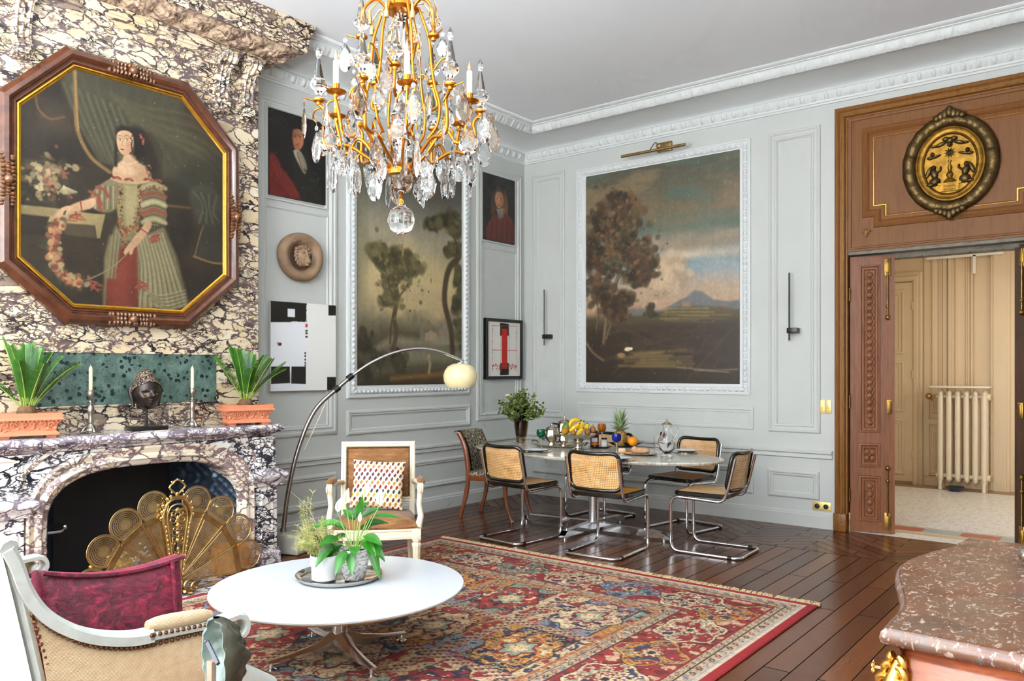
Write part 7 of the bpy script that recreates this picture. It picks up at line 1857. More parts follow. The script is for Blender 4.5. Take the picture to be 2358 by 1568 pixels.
# footed bowl with fruit
p = TT(1331, 1036); t_ = thing('fruit_bowl', 'footed silver fruit bowl in the middle of the table', 'bowl', (p.x, p.y, TH + .0006)); FB = Vector((p.x, p.y, TH + .0006))
b = MB(); b.lathe([(0, 0), (.06, 0), (.062, .008), (.035, .02), (.028, .05), (.045, .085), (.06, .095), (.13, .118), (.168, .148), (.172, .154), (.164, .154), (.12, .13), (0, .118)], seg=8 * 4); b.build('bowl', old_silver, t_, True, 40)
ban = mat('banana_skin', (222, 176, 30), .45, var=.14, vscale=22); bant = mat('banana_tip', (86, 70, 30), .7, var=.2)
def at_bowl(px, py, d=0): 
    q = at_depth(px, py, (Vector((FB.x - CAM[0], FB.y - CAM[1]))).dot(Vector(FWD)) + d); return q
for k, (a, c, e, lb) in enumerate((((1310, 987), (1318, 969), (1336, 968), 'topmost banana of the fruit bowl'), ((1312, 994), (1322, 985), (1334, 977), 'banana lying in front of the topmost one'), ((1333, 990), (1339, 980), (1343, 972), 'upright banana right of the topmost one'), ((1330, 1000), (1336, 994), (1342, 988), 'short banana low at the bowl rim'), ((1346, 990), (1351, 984), (1352, 977), 'farthest right banana beside the brown fruit'))):
    t2 = thing('banana', 'yellow ' + lb, 'banana', (0, 0, 0), 0, 'bananas in the fruit bowl')
    dd = (-.02, -.07, -.05, -.10, -.03)[k]
    sp = spline([at_bowl(*a, dd), at_bowl(*c, dd - .012), at_bowl(*e, dd)], 6); n = len(sp)
    b = MB(); b.tube(sp, [.006] + [.017 + .006 * sin(pi * q / (n - 1)) for q in range(1, n - 1)] + [.007], 7); b.build('fruit', ban, t2, True, 30)
    b = MB(); b.tube([sp[-1], sp[-1] + (sp[-1] - sp[-3]).normalized() * .016], [.007, .005], 6); b.build('stalk', bant, t2)
m, t = newmat('mango_skin'); v = t.coord(); sx_ = t.n.new('ShaderNodeSeparateXYZ'); t.l.new(v, sx_.inputs[0]); setc(t, 'Base Color', t.ramp(t.math('ADD', t.math('MULTIPLY', sx_.outputs[2], 6), t.math('MULTIPLY', t.noise(v, 14, 3), .9)), [(.25, '#d8a020'), (.5, '#b5742a'), (.62, '#4f7a1c')])); t.bsdf.inputs['Roughness'].default_value = .4
t2 = thing('mango', 'green and orange mango at the left of the fruit bowl', 'mango', at_bowl(1303, 987, -.01)); b = MB(); b.ball((0, 0, 0), (.042, .042, .062), 16, 12, M=Matrix.Rotation(.35, 3, 'Y')); b.build('fruit', m, t2)
pear_m = mat('brown_pear', (150, 98, 50), .55, var=.18, vscale=20)
for (px, py, dd, sc_, lb) in ((1353, 995, -.05, .03, 'brown round fruit low on the right rim of the fruit bowl'), (1365, 990, -.0, .032, 'brown pear with a stalk at the far right of the fruit bowl'), (1321, 997, -.09, .026, 'brown round fruit under the front banana')):
    t2 = thing('pear', lb, 'pear', at_bowl(px, py, dd)); b = MB(); b.lathe([(0, -sc_), (sc_ * .7, -sc_ * .8), (sc_, -sc_ * .1), (sc_ * .8, sc_ * .6), (sc_ * .35, sc_ * 1.2), (0, sc_ * 1.3)], seg=16); b.build('fruit', pear_m, t2, True, 60)
    b = MB(); b.tube([(0, 0, sc_ * 1.25), (.004, 0, sc_ * 1.8)], .002, 5); b.build('stalk', bant, t2)
# jars on a glass dish
cutg = mat('cut_glass', (250, 252, 252), .02, 0, Transmission__Weight=1.0, IOR=1.5)
p = TT(1381, 1031); t_ = thing('glass_dish', 'scalloped clear glass dish under the jam jars', 'dish', (p.x, p.y, TH + .0006)); b = MB(); b.lathe([(0, 0), (.08, 0), (.115, .012), (.117, .016), (.08, .008), (0, .007)], seg=48, fl=12, famp=.03); b.build('dish', cutg, t_, True, 50)
def jar(px, py, r_, h, cm, lm, lidm, lb, fruit=False):
    p = TT(px, py); t_ = thing('jam_jar', lb, 'jar', (p.x, p.y, TH + .0095), 0, 'jars on the glass dish')
    b = MB(); b.lathe([(0, 0), (r_, 0), (r_, h * .72), (r_ * .7, h * .8), (r_ * .7, h * .84), (0, h * .84)], seg=24); b.build('jar', cm, t_, True, 40)
    b = MB(); b.lathe([(r_ * .8, h * .82), (r_ * .8, h), (0, h)], seg=24); b.build('lid', lidm, t_, True, 40)
    ang = atan2(CAM[1] - p.y, CAM[0] - p.x); b = MB(); b.grid(lambda i, j: Vector((r_ * 1.015 * cos(ang + (i - .5) * 1.5), r_ * 1.015 * sin(ang + (i - .5) * 1.5), h * (.30 if fruit else .12) + h * (.26 if fruit else .42) * j)), 10, 2); o = b.build('paper_label', lm, t_)
    if fruit: b = MB(); b.grid(lambda i, j: Vector((r_ * 1.017 * cos(ang + (i - .5) * 1.7), r_ * 1.017 * sin(ang + (i - .5) * 1.7), h * .10 + h * .17 * j)), 10, 2); b.build('fruit_label', mat('orange_label', (214, 120, 30), .5, var=.5, vscale=60), t_)
wl = mat('white_label', (232, 234, 238), .6, var=.02)
jar(1369, 1030, .042, .155, mat('jam', (74, 18, 16), .15, var=.2), wl, mat('red_lid', (92, 24, 26), .4, var=.2), 'dark red jam jar with white and orange label', True)
jar(1391, 1030, .034, .085, mat('pale_jar', (214, 206, 188), .2, var=.05), wl, black_paint, 'small jar with black lid and white label beside the jam')
# pineapple, orange and glass bowl
p = TT(1440, 1028); t_ = thing('glass_bowl', 'wide shallow clear glass bowl holding pineapple and orange', 'bowl', (p.x, p.y, TH + .0006)); GB = p
b = MB(); b.lathe([(0, 0), (.09, 0), (.12, .012), (.19, .05), (.192, .052), (.12, .018), (.085, .007), (0, .006)], seg=48); b.build('bowl', cutg, t_, True, 50)
m, t = newmat('pineapple_skin'); v = t.coord(); vo = t.add('ShaderNodeTexVoronoi', _feature='F1', Scale=42.0, Randomness=.25); t.l.new(v, vo.inputs['Vector'])
setc(t, 'Base Color', t.ramp(vo.outputs['Distance'], [(.1, '#4a3a22'), (.35, '#b58a3c'), (.6, '#8a6a2c'), (.8, '#3f3a1c')])); t.bsdf.inputs['Roughness'].default_value = .6; t.bump(t.math('SUBTRACT', 1.0, vo.outputs['Distance']), .8, .01)
pp = on_z(1428, 1026, TH + .02); t_ = thing('pineapple', 'ripe pineapple with tall grey-green crown in the glass bowl', 'pineapple', (pp.x, pp.y, TH + .016))
b = MB(); b.lathe([(0, 0), (.045, .004), (.066, .04), (.07, .08), (.06, .13), (.035, .155), (0, .16)], seg=28); b.build('fruit', m, t_, True, 60)
b = MB(); r = random.Random(2)
for k in range(52):
    a = k * 2.4; q = k / 52; ln = .09 + .12 * q; d = Vector((cos(a), sin(a), .35 + 3.0 * q ** 1.3)).normalized(); base = Vector((.022 * cos(a) * (1 - q), .022 * sin(a) * (1 - q), .15 + .05 * q)); leaf_blade(b, base, d, UP + Vector((cos(a), sin(a), 0)) * -.5, ln * .95, .015, .25 * (1 - q), .5)
b.build('crown', leafmat('pineapple_leaf', '#6d8a5a', '#a9b88c', .5, scale=16), t_, True, 80)
po = on_z(1457, 1027, TH + .02); t_ = thing('orange', 'bright orange beside the pineapple in the glass bowl', 'orange', (po.x, po.y, TH + .020 + .048)); b = MB(); b.ball((0, 0, 0), (.05, .05, .047), 20, 14); b.build('fruit', mat('orange_skin', (244, 146, 8), .42, var=.05, bump=.1, bscale=180), t_)
b = MB(); b.ball((.01, -.01, .047), (.005, .005, .003), 6, 4); b.build('stem_button', bant, t_)
p = TT(1433, 1041); t_ = thing('butter_block', 'small pale block on the table in front of the pineapple', 'butter', (p.x, p.y, TH + .0006), .4); b = MB(); b.rbox((0, 0, .019), (.066, .045, .038), .004); b.build('block', mat('pale_butter', (224, 190, 156), .5, var=.06), t_)
# octagonal platter with bread
p = TT(1473, 1047); t_ = thing('octagonal_platter', 'octagonal silver platter with bread in front of the orange', 'platter', (p.x, p.y, TH + .0006), .3)
b = MB(); b.loops([[Vector((a * 1.15 * cos(q), a * .8 * sin(q), z)) for q in [pi / 8 + k * pi / 4 for k in range(8)]] for a, z in [(.10, 0), (.12, .003), (.155, .012), (.158, .014), (.15, .014), (.118, .006), (.10, .005)]], True, True, True); b.build('platter', silver, t_, True, 20)
m = mat('bread_crust', (206, 158, 116), .8, var=.2, vscale=18, bump=.5, bscale=50, bdist=.006)
PD = Vector((p.x - CAM[0], p.y - CAM[1])).dot(Vector(FWD)); t_ = thing('bread_loaf', 'crusty bent bread loaf lying on the octagonal platter', 'bread', (0, 0, 0))
b = MB(); sp = spline([at_depth(1456, 1030, PD - .0), at_depth(1466, 1039, PD - .01), at_depth(1478, 1043, PD - .01), at_depth(1496, 1046, PD + .0)], 5)
b.tube([Vector((q.x, q.y, max(q.z, TH + .036))) for q in sp], [.016, .026, .03, .031, .03, .027, .024, .026, .029, .03, .03, .029, .027, .024, .02, .012], 10); b.build('loaf', m, t_, True, 60)
p = TT(1446, 1046); t_ = thing('cheese_slice', 'thin orange-yellow slice at the left of the platter', 'cheese', (p.x, p.y, TH + .0085), .2); b = MB(); b.rbox((0, 0, .006), (.085, .04, .01), .004); b.build('slice', mat('cheese', (206, 150, 60), .5, var=.3, vscale=30), t_)
# water jug
p = TT(1536, 1053); t_ = thing('water_jug', 'clear glass water jug with silver lid and looped handle', 'jug', (p.x, p.y, TH + .0006))
b = MB(); b.lathe([(0, 0), (.045, 0), (.05, .008), (.035, .03), (.06, .07), (.08, .115), (.076, .155), (.05, .20), (.036, .24), (.034, .275), (.04, .285), (.037, .285), (.031, .272), (.033, .24), (.046, .20), (.071, .155), (.074, .115), (.055, .072), (.02, .04), (0, .038)], seg=32, fl=12, famp=.01); b.build('jug', glass, t_, True, 60)
b = MB(); b.lathe([(0, .0), (.0, .0395), (.02, .0405), (.054, .073), (.073, .115), (.072, .14), (0, .14)], seg=24, cap=False); b.build('water', mat('water', (255, 255, 255), 0, 0, Transmission__Weight=1.0, IOR=1.33), t_, True, 60)
b = MB(); b.lathe([(.044, .284), (.046, .29), (.02, .305), (.006, .312), (.010, .322), (.006, .33), (0, .332)], seg=24); b.build('lid', silver, t_, True, 40)
b = MB(); b.tube(spline([LR * .036 + UP * .272, LR * .075 + UP * .285, LR * .092 + UP * .25, LR * .08 + UP * .20, LR * .062 + UP * .175], 6), .006, 8); b.build('handle', glass, t_, True, 60)
# plates
pl_m = mat('white_china', (236, 238, 240), .2, var=.01)
b = MB(); b.lathe([(0, .004), (.07, .004), (.075, .003), (.06, 0), (.07, 0), (.11, .014), (.112, .016), (.108, .0165), (.075, .007), (0, .006)], seg=48); b0 = b.mesh('plate', pl_m, True, 50)
b = MB(); b.lathe([(0, 0), (.13, 0), (.145, .003), (.145, .005), (.13, .003), (0, .002)], seg=48); b1 = b.mesh('under_plate', silver, True, 50)
for px, py, lb in ((1234, 1040, 'in front of the green goblet, behind the near left chair'), (1424, 1059, 'behind the back of the orange seated chair'), (1582, 1041, 'right of the water jug, before the far right chair')):
    p = TT(px, py); o = bpy.data.objects.new('under_plate', b1); link(o); o.location = (p.x, p.y, TH + .0006); tag(o, 'silver under plate ' + lb, 'under plate', 'silver under plates')
    o = bpy.data.objects.new('dinner_plate', b0); link(o); o.location = (p.x, p.y, TH + .006); tag(o, 'white dinner plate ' + lb, 'plate', 'white dinner plates')
# ================================================================== crystal chandelier over the middle of the room
t_ = thing('chandelier', 'large gilt bronze chandelier with candles and crystal drops hanging from the ceiling', 'chandelier', (3.1, -5.02, 0), radians(20.5))
gb = mat('gilt_bronze', (200, 130, 46), .32, 1.0, var=.12, vscale=30)
crys = mat('crystal', (255, 255, 255), .0, 0, Transmission__Weight=1.0, IOR=1.55)
smoky = mat('smoky_crystal', (214, 190, 170), .0, 0, Transmission__Weight=1.0, IOR=1.5)
cw_ = mat('candle_sleeve', (246, 240, 222), .5, var=.02); flame = mat('flame_bulb', (255, 224, 180), .1, 0, Transmission__Weight=.7, IOR=1.3)
def pol(r_, a, z): return Vector((r_ * cos(a), r_ * sin(a), z))
b = MB(); b.lathe([(0, 2.17), (.02, 2.172), (.05, 2.19), (.068, 2.235), (.055, 2.285), (.03, 2.303), (.02, 2.305), (.022, 2.315), (0, 2.318)], seg=32, fl=12, famp=.012); b.build('glass_ball', crys, t_, True, 60)
b = MB(); b.tube([(0, 0, 2.316), (0, 0, 2.35)], .005, 8); b.tube([(.012 * cos(k * pi / 5), 0, 2.33 + .012 * sin(k * pi / 5)) for k in range(10)], .003, 6, True); b.lathe([(0, 2.345), (.012, 2.35), (.006, 2.36), (.012, 2.37), (0, 2.375)], seg=12); b.build('finial', gb, t_)
b = MB(); b.lathe([(0, 2.37), (.018, 2.372), (.035, 2.39), (.045, 2.43), (.05, 2.455), (.03, 2.46)], seg=16, fl=8, famp=.04); b.build('lower_cup', crys, t_, True, 40)
b = MB(); b.lathe([(.045, 2.455), (.07, 2.46), (.072, 2.472), (.066, 2.49), (.072, 2.50), (.055, 2.515), (.04, 2.515)], seg=32, cap=False); b.build('hub_ring', gb, t_, True, 40)
b = MB(); b.lathe([(.035, 2.515), (.028, 2.55), (.045, 2.60), (.05, 2.63), (.025, 2.66), (.03, 2.70), (.055, 2.75), (.03, 2.80), (.02, 2.85), (.045, 2.90), (.055, 2.94), (.02, 2.98), (.018, 3.2), (.03, 3.25), (0, 3.27)], seg=12, fl=6, famp=.05); b.build('glass_stem', crys, t_, True, 40)
b = MB(); b.lathe([(.0, 2.655), (.04, 2.655), (.055, 2.665), (.04, 2.68), (0, 2.68)], seg=24); b.build('middle_ring', gb, t_, True, 40); b = MB(); b.lathe([(0, 3.255), (.07, 3.26), (.085, 3.275), (.08, 3.295), (.06, 3.30), (0, 3.305)], seg=24); b.build('crown_ring', gb, t_, True, 40)
b = MB(); b.tube([(0, 0, 3.29), (0, 0, 4.26)], .008, 8); b.lathe([(.0, 4.24), (.05, 4.26), (.07, 4.30), (.075, 4.329), (0, 4.329)], seg=24); b.build('hanging_rod', gb, t_, True, 40)
def spire(k=1.0):
    return [(0, 0), (.024 * k, .004), (.014 * k, .02), (.020 * k, .035 * k), (.040 * k, .055 * k), (.044 * k, .065 * k), (.036 * k, .085 * k), (.028 * k, .095 * k), (.024 * k, .11 * k), (.010 * k, .185 * k), (.007 * k, .195 * k), (.015 * k, .215 * k), (.013 * k, .235 * k), (0, .26 * k)]
sb = MB(); sb.lathe(spire(), seg=8); spire_m = sb.mesh('spire', crys, True, 15)
cb_ = MB(); cb_.lathe([(0, 0), (.0135, 0), (.0135, .105), (.011, .11), (0, .11)], seg=12); candle_m = cb_.mesh('candle', cw_, True, 40)
fb = MB(); fb.lathe([(0, 0), (.008, .004), (.010, .016), (.006, .034), (.001, .052), (0, .053)], seg=10); flame_m = fb.mesh('bulb', flame, True, 60)
pb2 = MB(); pb2.lathe([(.0, -.012), (.008, -.012), (.012, 0), (.042, .010), (.046, .016), (.040, .014), (.015, .006), (.016, .05), (.0, .05)], seg=24, fl=12, famp=.05); pan_m = pb2.mesh('drip_pan', gb, True, 40)
cupb = MB(); cupb.lathe([(.0, -.012), (.012, -.01), (.014, 0), (.028, .008), (.028, .018), (.02, .02), (0, .02)], seg=16); cup_m = cupb.mesh('cup', gb, True, 40)
def obj_of(name, me, par, loc, rz=0, sc=1):
    o = bpy.data.objects.new(name, me); link(o, par); o.location = loc; o.rotation_euler = (0, 0, rz); o.scale = (sc, sc, sc); return o
def pendant_mesh(w, h, lobes, material, scal=.06):
    """flat faceted drop hung by its top, with a bead above"""
    b = MB(); n = 28; out = []
    for k in range(n):
        a = 2 * pi * k / n + pi / 2; x = cos(a); z = sin(a)
        prof_ = (1 - .45 * max(0, z) ** 1.3) * (1 + scal * cos(lobes * a)); out.append(Vector((x * w * .5 * prof_, 0, z * h * .5 - h * .5)))
    c = Vector((0, 0, -h * .52)); inn_ = [c + (p - c) * .72 for p in out]; e = Vector((0, w * .10, 0)); e2 = Vector((0, .0015, 0))
    b.loops([[c - e * 1.15 + (p - c) * .12 for p in inn_], [p - e for p in inn_], [p - e2 for p in out], [p + e2 for p in out], [p + e for p in inn_], [c + e * 1.15 + (p - c) * .12 for p in inn_]], True, True, True)
    for k in range(10):
        a = k * pi / 5; b.ball((.007 * cos(a), 0, .014 + .007 * sin(a)), (.003, .003, .003), 5, 4)
    b.ball((0, 0, .014), (.005, .004, .005), 6, 5); b.tube([(0, 0, .004), (0, 0, .034)], .0009, 4)
    return b.mesh('pendant', material, False)
PM = [pendant_mesh(.058, .115, 9, crys), pendant_mesh(.07, .10, 7, crys, .1), pendant_mesh(.055, .11, 9, smoky), pendant_mesh(.026, .13, 5, crys, .02), pendant_mesh(.05, .075, 8, crys, .08)]
rnd = random.Random(31); npend = 0
def drop(p, kind=None, sc=1.0, par=None):
    sc *= 1.32
    global npend
    npend += 1; o = obj_of('pendant', PM[rnd.randrange(5) if kind is None else kind], par or t_, Vector(p) - Vector((0, 0, .034 * sc)), rnd.uniform(0, pi), sc); return o
N1 = 6
for k in range(12):
    a = 2 * pi * k / 12; can = k % 2 == 0; R_ = .36 if can else .395; zt_ = 2.775 if can else 2.79
    path = spline([pol(.06, a, 2.485), pol(.13, a, 2.55), pol(.20, a + .03, 2.64), pol(.245, a + .03, 2.655), pol(.285, a, 2.60), pol(.325, a, 2.605), pol(R_ - .012, a, 2.70), pol(R_ + (.006 if can else .0), a, zt_ - .01)], 5) if can else \
           spline([pol(.06, a, 2.485), pol(.15, a, 2.53), pol(.25, a, 2.59), pol(.32, a, 2.585), pol(.365, a, 2.60), pol(.37, a, 2.68), pol(.36, a, 2.74), pol(.385, a, 2.775), pol(R_, a, zt_ - .012)], 5)
    b = MB(); b.tube(path, .0085, 8)
    b.tube(spline([pol(.30, a, 2.60), pol(.33, a + .07, 2.63), pol(.36, a + .11, 2.61), pol(.355, a + .13, 2.585)], 4), .0045, 6)
    b.tube(spline([pol(R_ - .02, a, zt_ - .02), pol(R_ + .02, a - .06, zt_ - .03), pol(R_ + .03, a - .11, zt_ - .06), pol(R_ + .015, a - .12, zt_ - .08)], 4), .0045, 6)
    b.tube([pol(R_, a, zt_ + .002), pol(R_ + .07, a + .05, zt_ + .012)], .0035, 6)
    o = b.build('arm', gb, t_, True, 60)
    if can:
        obj_of('drip_pan', pan_m, o, pol(R_, a, zt_)); obj_of('candle', candle_m, o, pol(R_, a, zt_ + .048)); obj_of('bulb', flame_m, o, pol(R_, a, zt_ + .156))
    else:
        obj_of('cup', cup_m, o, pol(R_, a, zt_)); obj_of('spire', spire_m, o, pol(R_, a, zt_ + .018))
    drop(pol(R_ + .068, a + .05, zt_ + .008), 0 if can else 2); drop(pol(R_ + .015, a - .12, zt_ - .082), 1 if can else 0); drop(pol(.355, a + .13, 2.585), (0, 3, 1)[k % 3])
    drop(pol(.285, a, 2.60 if can else 2.585), 3 if can else 4); drop(pol(.14, a + .1, 2.535), (0, 2, 3)[k % 3]) if can else drop(pol(.21, a, 2.55), (1, 0, 4)[k % 3])
for k in range(6):      # cage of upright stems with the upper tier
    a = 2 * pi * k / 6 + .28
    b = MB(); b.tube(spline([pol(.13, a, 2.64), pol(.175, a, 2.70), pol(.19, a, 2.80), pol(.165, a, 2.90), pol(.15, a, 3.0), pol(.135, a, 3.14), pol(.085, a, 3.285)], 6), .0072, 8)
    b.tube(spline([pol(.155, a, 2.97), pol(.20, a, 3.03), pol(.23, a, 3.03), pol(.235, a, 3.0)], 4), .005, 6); b.tube(spline([pol(.18, a, 2.86), pol(.215, a + .12, 2.89), pol(.235, a + .2, 2.87), pol(.23, a + .22, 2.85)], 4), .005, 6)
    b.tube(spline([pol(.135, a, 2.65), pol(.16, a, 2.62), pol(.14, a + .1, 2.60)], 4), .006, 6)
    o = b.build('cage_stem', gb, t_, True, 60)
    drop(pol(.235, a, 2.998), (0, 1, 3)[k % 3], .85); drop(pol(.23, a + .22, 2.848), (1, 4, 0)[k % 3], .85)
for k in range(6):
    a = 2 * pi * k / 6 + .8; hi = k % 2
    r_, z_ = (.20, 3.09) if hi else (.165, 2.93)
    b = MB(); b.tube(spline([pol(.075, a, 3.27), pol(.13, a, 3.30), pol(.19, a, 3.24), pol(.20, a, 3.15), pol(r_, a, z_ + .0)], 5) if hi else spline([pol(.15, a, 2.80), pol(.19, a, 2.83), pol(.18, a, 2.88), pol(r_, a, z_)], 5), .008, 8)
    b.tube([pol(r_ - .01, a, z_), pol(r_ + .075, a - .1, z_ + .02)], .0035, 6)
    o = b.build('upper_arm', gb, t_, True, 60); obj_of('cup', cup_m, o, pol(r_, a, z_)); obj_of('spire', spire_m, o, pol(r_, a, z_ + .018), 0, .9)
    drop(pol(r_ + .075, a - .1, z_ + .018), (0, 2, 4)[k % 3], .9)
for k in range(8):
    a = 2 * pi * k / 8; b = MB(); b.lathe([(.0, -.05), (.013, -.048), (.013, -.02), (.008, -.012), (.006, .02), (0, .022)], pol(.16, a, 3.22), 12); b.tube([pol(.16, a, 3.24), pol(.12, a, 3.29), pol(.07, a, 3.29)], .0045, 6); b.build('lamp_holder', brass, t_); 
    if k % 2: drop(pol(.10, a + .2, 3.25), (3, 0)[k % 4 // 2], .9)
for k in range(8):
    a = 2 * pi * k / 8 + .2; drop(pol(.115, a, 2.60), (0, 1, 2, 3, 4)[k % 5], .8)
# ================================================================== patterned carpet
RX0, RX1, RY1, RY0 = 1.05, 4.34, -2.60, -7.1
P = Paint(RX0, RX1, RY0, RY1, .0056); rr_ = random.Random(77)
U, V = P.U, P.V; W_, Hh = RX1 - RX0, RY1 - RY0
d = np.minimum(np.minimum(U - RX0, RX1 - U), np.minimum(V - RY0, RY1 - V))           # distance from the edge
RED, DRED, CRM, NAVY, GRN, GOLD, BLU, PNK = (hx(c) for c in ('#a02a28', '#7d2026', '#d8c6a4', '#20222e', '#7d9682', '#c08a38', '#6f8ba6', '#b87a64'))
P.C[:] = RED
def msk(m, c): P.C[m] = c
rnd2 = np.random.default_rng(5)
spk = rnd2.random(P.U.shape)
for a, c, col in ((0, .045, '#a32028'), (.045, .06, '#d8c6a4'), (.06, .072, '#7a8ea2'), (.072, .084, '#c9a48a'), (.084, .14, '#c9b596'), (.14, .148, '#3a3238'), (.148, .19, '#c4ae92'), (.19, .198, '#7d2a2a'), (.198, .62, '#96302c'), (.62, .628, '#3a3238'), (.628, .68, '#b8a488'), (.68, .688, '#3a3238'), (.688, .72, '#b59a80'), (.72, .74, '#a8683c')): msk((d >= a) & (d < c), hx(col))
# coordinates that follow the border
per = np.where(np.abs(np.minimum(U - RX0, RX1 - U) - d) < 1e-9, V - RY0, U - RX0)
def petal(x, y, n, amp): r = np.hypot(x, y); a = np.arctan2(y, x); return r / (1 + amp * np.cos(n * a))
for lo, hi, step, cols in ((.086, .138, .075, (NAVY, DRED, BLU)), (.15, .188, .06, (NAVY, GRN, DRED)), (.63, .678, .07, (DRED, BLU, NAVY)), (.69, .718, .05, (NAVY, GRN, GOLD))):
    mid = (lo + hi) / 2; hw = (hi - lo) / 2; ph = (per / step) % 1 - .5; k_ = np.floor(per / step).astype(int); q = (d - mid) / hw
    band_ = (d >= lo) & (d < hi)
    f = petal(ph * 2.6, q, 4, .3)
    for i, c in enumerate(cols): msk(band_ & (f < .62) & (k_ % 3 == i), c)
    msk(band_ & (f < .26), CRM); msk(band_ & (np.abs(q - .75 * np.sin(ph * 2 * pi)) < .13), hx('#6d5a54'))
zig = np.abs(((per / .022) % 1) - .5) * 2; msk((d > .045 + .02 * zig) & (d < .075 + .02 * zig), hx('#d8d0bc')); msk((d > .062 + .02 * zig) & (d < .072 + .02 * zig), hx('#6d86a0'))
# main border: cartouches alternating cream and gold / green / blue
step = .46; ph = ((per - .1) / step) % 1 - .5; ki = np.floor((per - .1) / step).astype(int); q = (d - .409) / .2; band_ = (d >= .205) & (d < .612)
nz = vnoise(P.U.shape, 120, 2); nz2 = vnoise(P.U.shape, 60, 3)
msk(band_ & (nz2 > .60), hx('#c9a486')); msk(band_ & (np.abs(nz2 - .58) < .012), hx('#3a2226')); msk(band_ & (nz2 < .36), hx('#6d2024'))
f = petal(ph * 2.05, q * .92, 4, .16) ; even = ki % 2 == 0
pal = [GOLD, GRN, BLU, GOLD]
msk(band_ & even & (f < .90) , hx('#3a2a2c'))
for i in range(4): msk(band_ & even & (f < .86) & ((ki // 2) % 4 == i), pal[i])
f2 = petal(ph * 1.75, q * .95, 6, .10); msk(band_ & ~even & (f2 < .90), hx('#4a2a2c')); msk(band_ & ~even & (f2 < .86), CRM)
car = band_ & (((f < .8) & even) | ((f2 < .8) & ~even)); fl_ = vnoise(P.U.shape, 75, 3)
msk(car & (fl_ > .60), hx('#8f2c30')); msk(car & (fl_ < .38), hx('#39405a')); msk(car & (np.abs(fl_ - .5) < .02), hx('#6d5244')); msk(car & (np.abs(fl_ - .56) < .02), hx('#8fa08a'))
cen = petal(ph * 2.05, q, 8, .25); msk(band_ & (cen < .30), DRED); msk(band_ & (cen < .22), CRM); msk(band_ & (cen < .12), NAVY)
# field of garden compartments
inner_ = d >= .74; gx, gy = .62, .70
u2 = U - RX0 - .74; v2 = RY1 - .74 - V; ix = np.floor(u2 / gx).astype(int); iy = np.floor(v2 / gy).astype(int); fx_ = (u2 / gx) % 1 - .5; fy_ = (v2 / gy) % 1 - .5
kind = (ix * 3 + iy * 5) % 7; sub = (np.floor((u2 / gx) * 2).astype(int) + np.floor((v2 / gy) * 2).astype(int) * 2)
gc = [hx('#23242e'), hx('#8a2428'), hx('#cdbb98'), hx('#7e9a88'), hx('#1f2230'), hx('#b8863c'), hx('#7891a8')]
for i, c in enumerate(gc): msk(inner_ & (kind == i), c)
# narrow side compartments
side_ = inner_ & (np.abs(fx_) > .30) & (np.abs(fy_) < .47); sc_ = [hx('#c6b48e'), hx('#86a090'), hx('#b98a44'), hx('#7c98ae'), hx('#cdbd9c')]
h_ = (ix * 2 + iy * 3 + (fx_ > 0) * 2 + (fy_ > 0)) % 5
for i, c in enumerate(sc_): msk(side_ & (h_ == i), c)
msk(inner_ & (np.abs(np.abs(fx_) - .30) < .012), hx('#4a3230'))
tw = vnoise(P.U.shape, 52, 3); tw2 = vnoise(P.U.shape, 95, 2); tw3 = vnoise(P.U.shape, 34, 3)
dark = inner_ & ((kind == 0) | (kind == 4) | (kind == 1)) & (np.abs(fx_) < .29); light = inner_ & ~dark
for m_, lo, hi, c in ((dark, .60, 1, '#b98a48'), (dark, .0, .36, '#a03a38'), (dark, .53, .555, '#cdb894'), (dark, .44, .46, '#8ea08c'), (light, .62, 1, '#8f3030'), (light, 0, .36, '#3a4258'), (light, .50, .525, '#7d6a4c'), (light, .565, .585, '#a8603c')): msk(m_ & (tw > lo) & (tw < hi), hx(c))
# central medallions of each compartment
f = petal(fx_ * gx / .20, fy_ * gy / .27, 8, .10); mcol = [hx('#b8823a'), hx('#cbb08a'), hx('#8f2a2c'), hx('#a03630'), hx('#c08c44'), hx('#8a2a2c'), hx('#cdbb9c')]
msk(inner_ & (f < 1.02), hx('#33262a'))
for i, c in enumerate(mcol): msk(inner_ & (f < .97) & (kind == i), c)
med = inner_ & (f < .95); msk(med & (tw2 > .66), hx('#2a3048')); msk(med & (tw2 < .30), hx('#d8c8a4')); msk(med & (np.abs(tw2 - .5) < .03), hx('#8a3030')); msk(med & (np.abs(tw3 - .5) < .012), hx('#5f7d72'))
g = petal(fx_ * gx / .10, fy_ * gy / .13, 6, .2); msk(inner_ & (g < 1), hx('#7d2428')); msk(inner_ & (g < .8), hx('#8ea48e')); msk(inner_ & (g < .5), hx('#d8c09a'))
msk(inner_ & ((np.abs(np.abs(fx_) - .5) * gx < .034) | (np.abs(np.abs(fy_) - .5) * gy < .034)), hx('#a88a72'))
lat_ = inner_ & ((np.abs(np.abs(fx_) - .5) * gx < .030) | (np.abs(np.abs(fy_) - .5) * gy < .030)); ck = ((np.floor(u2 / .022) + np.floor(v2 / .022)) % 3)
msk(lat_ & (ck == 0), hx('#5a3a3c')); msk(lat_ & (ck == 1) & (tw2 > .5), hx('#c9b090'))
fine_ = vnoise(P.U.shape, 190, 2); msk((d > .09) & (np.abs(fine_ - .5) < .018), hx('#54343a')); msk((d > .2) & (fine_ > .80), hx('#d2bf9e')); msk((d > .2) & (fine_ < .19), hx('#7c2c30'))
P.C *= (.90 + .2 * vnoise(P.U.shape, 160, 2))[..., None]; P.C *= (1 + .10 * (vnoise(P.U.shape, 5, 3) - .5))[..., None]
P.glaze(.96, '#f4e6da', .97)
rug = thing('oriental_rug', 'large red bordered oriental garden carpet with fringe on the parquet floor', 'rug', (0, 0, 0))
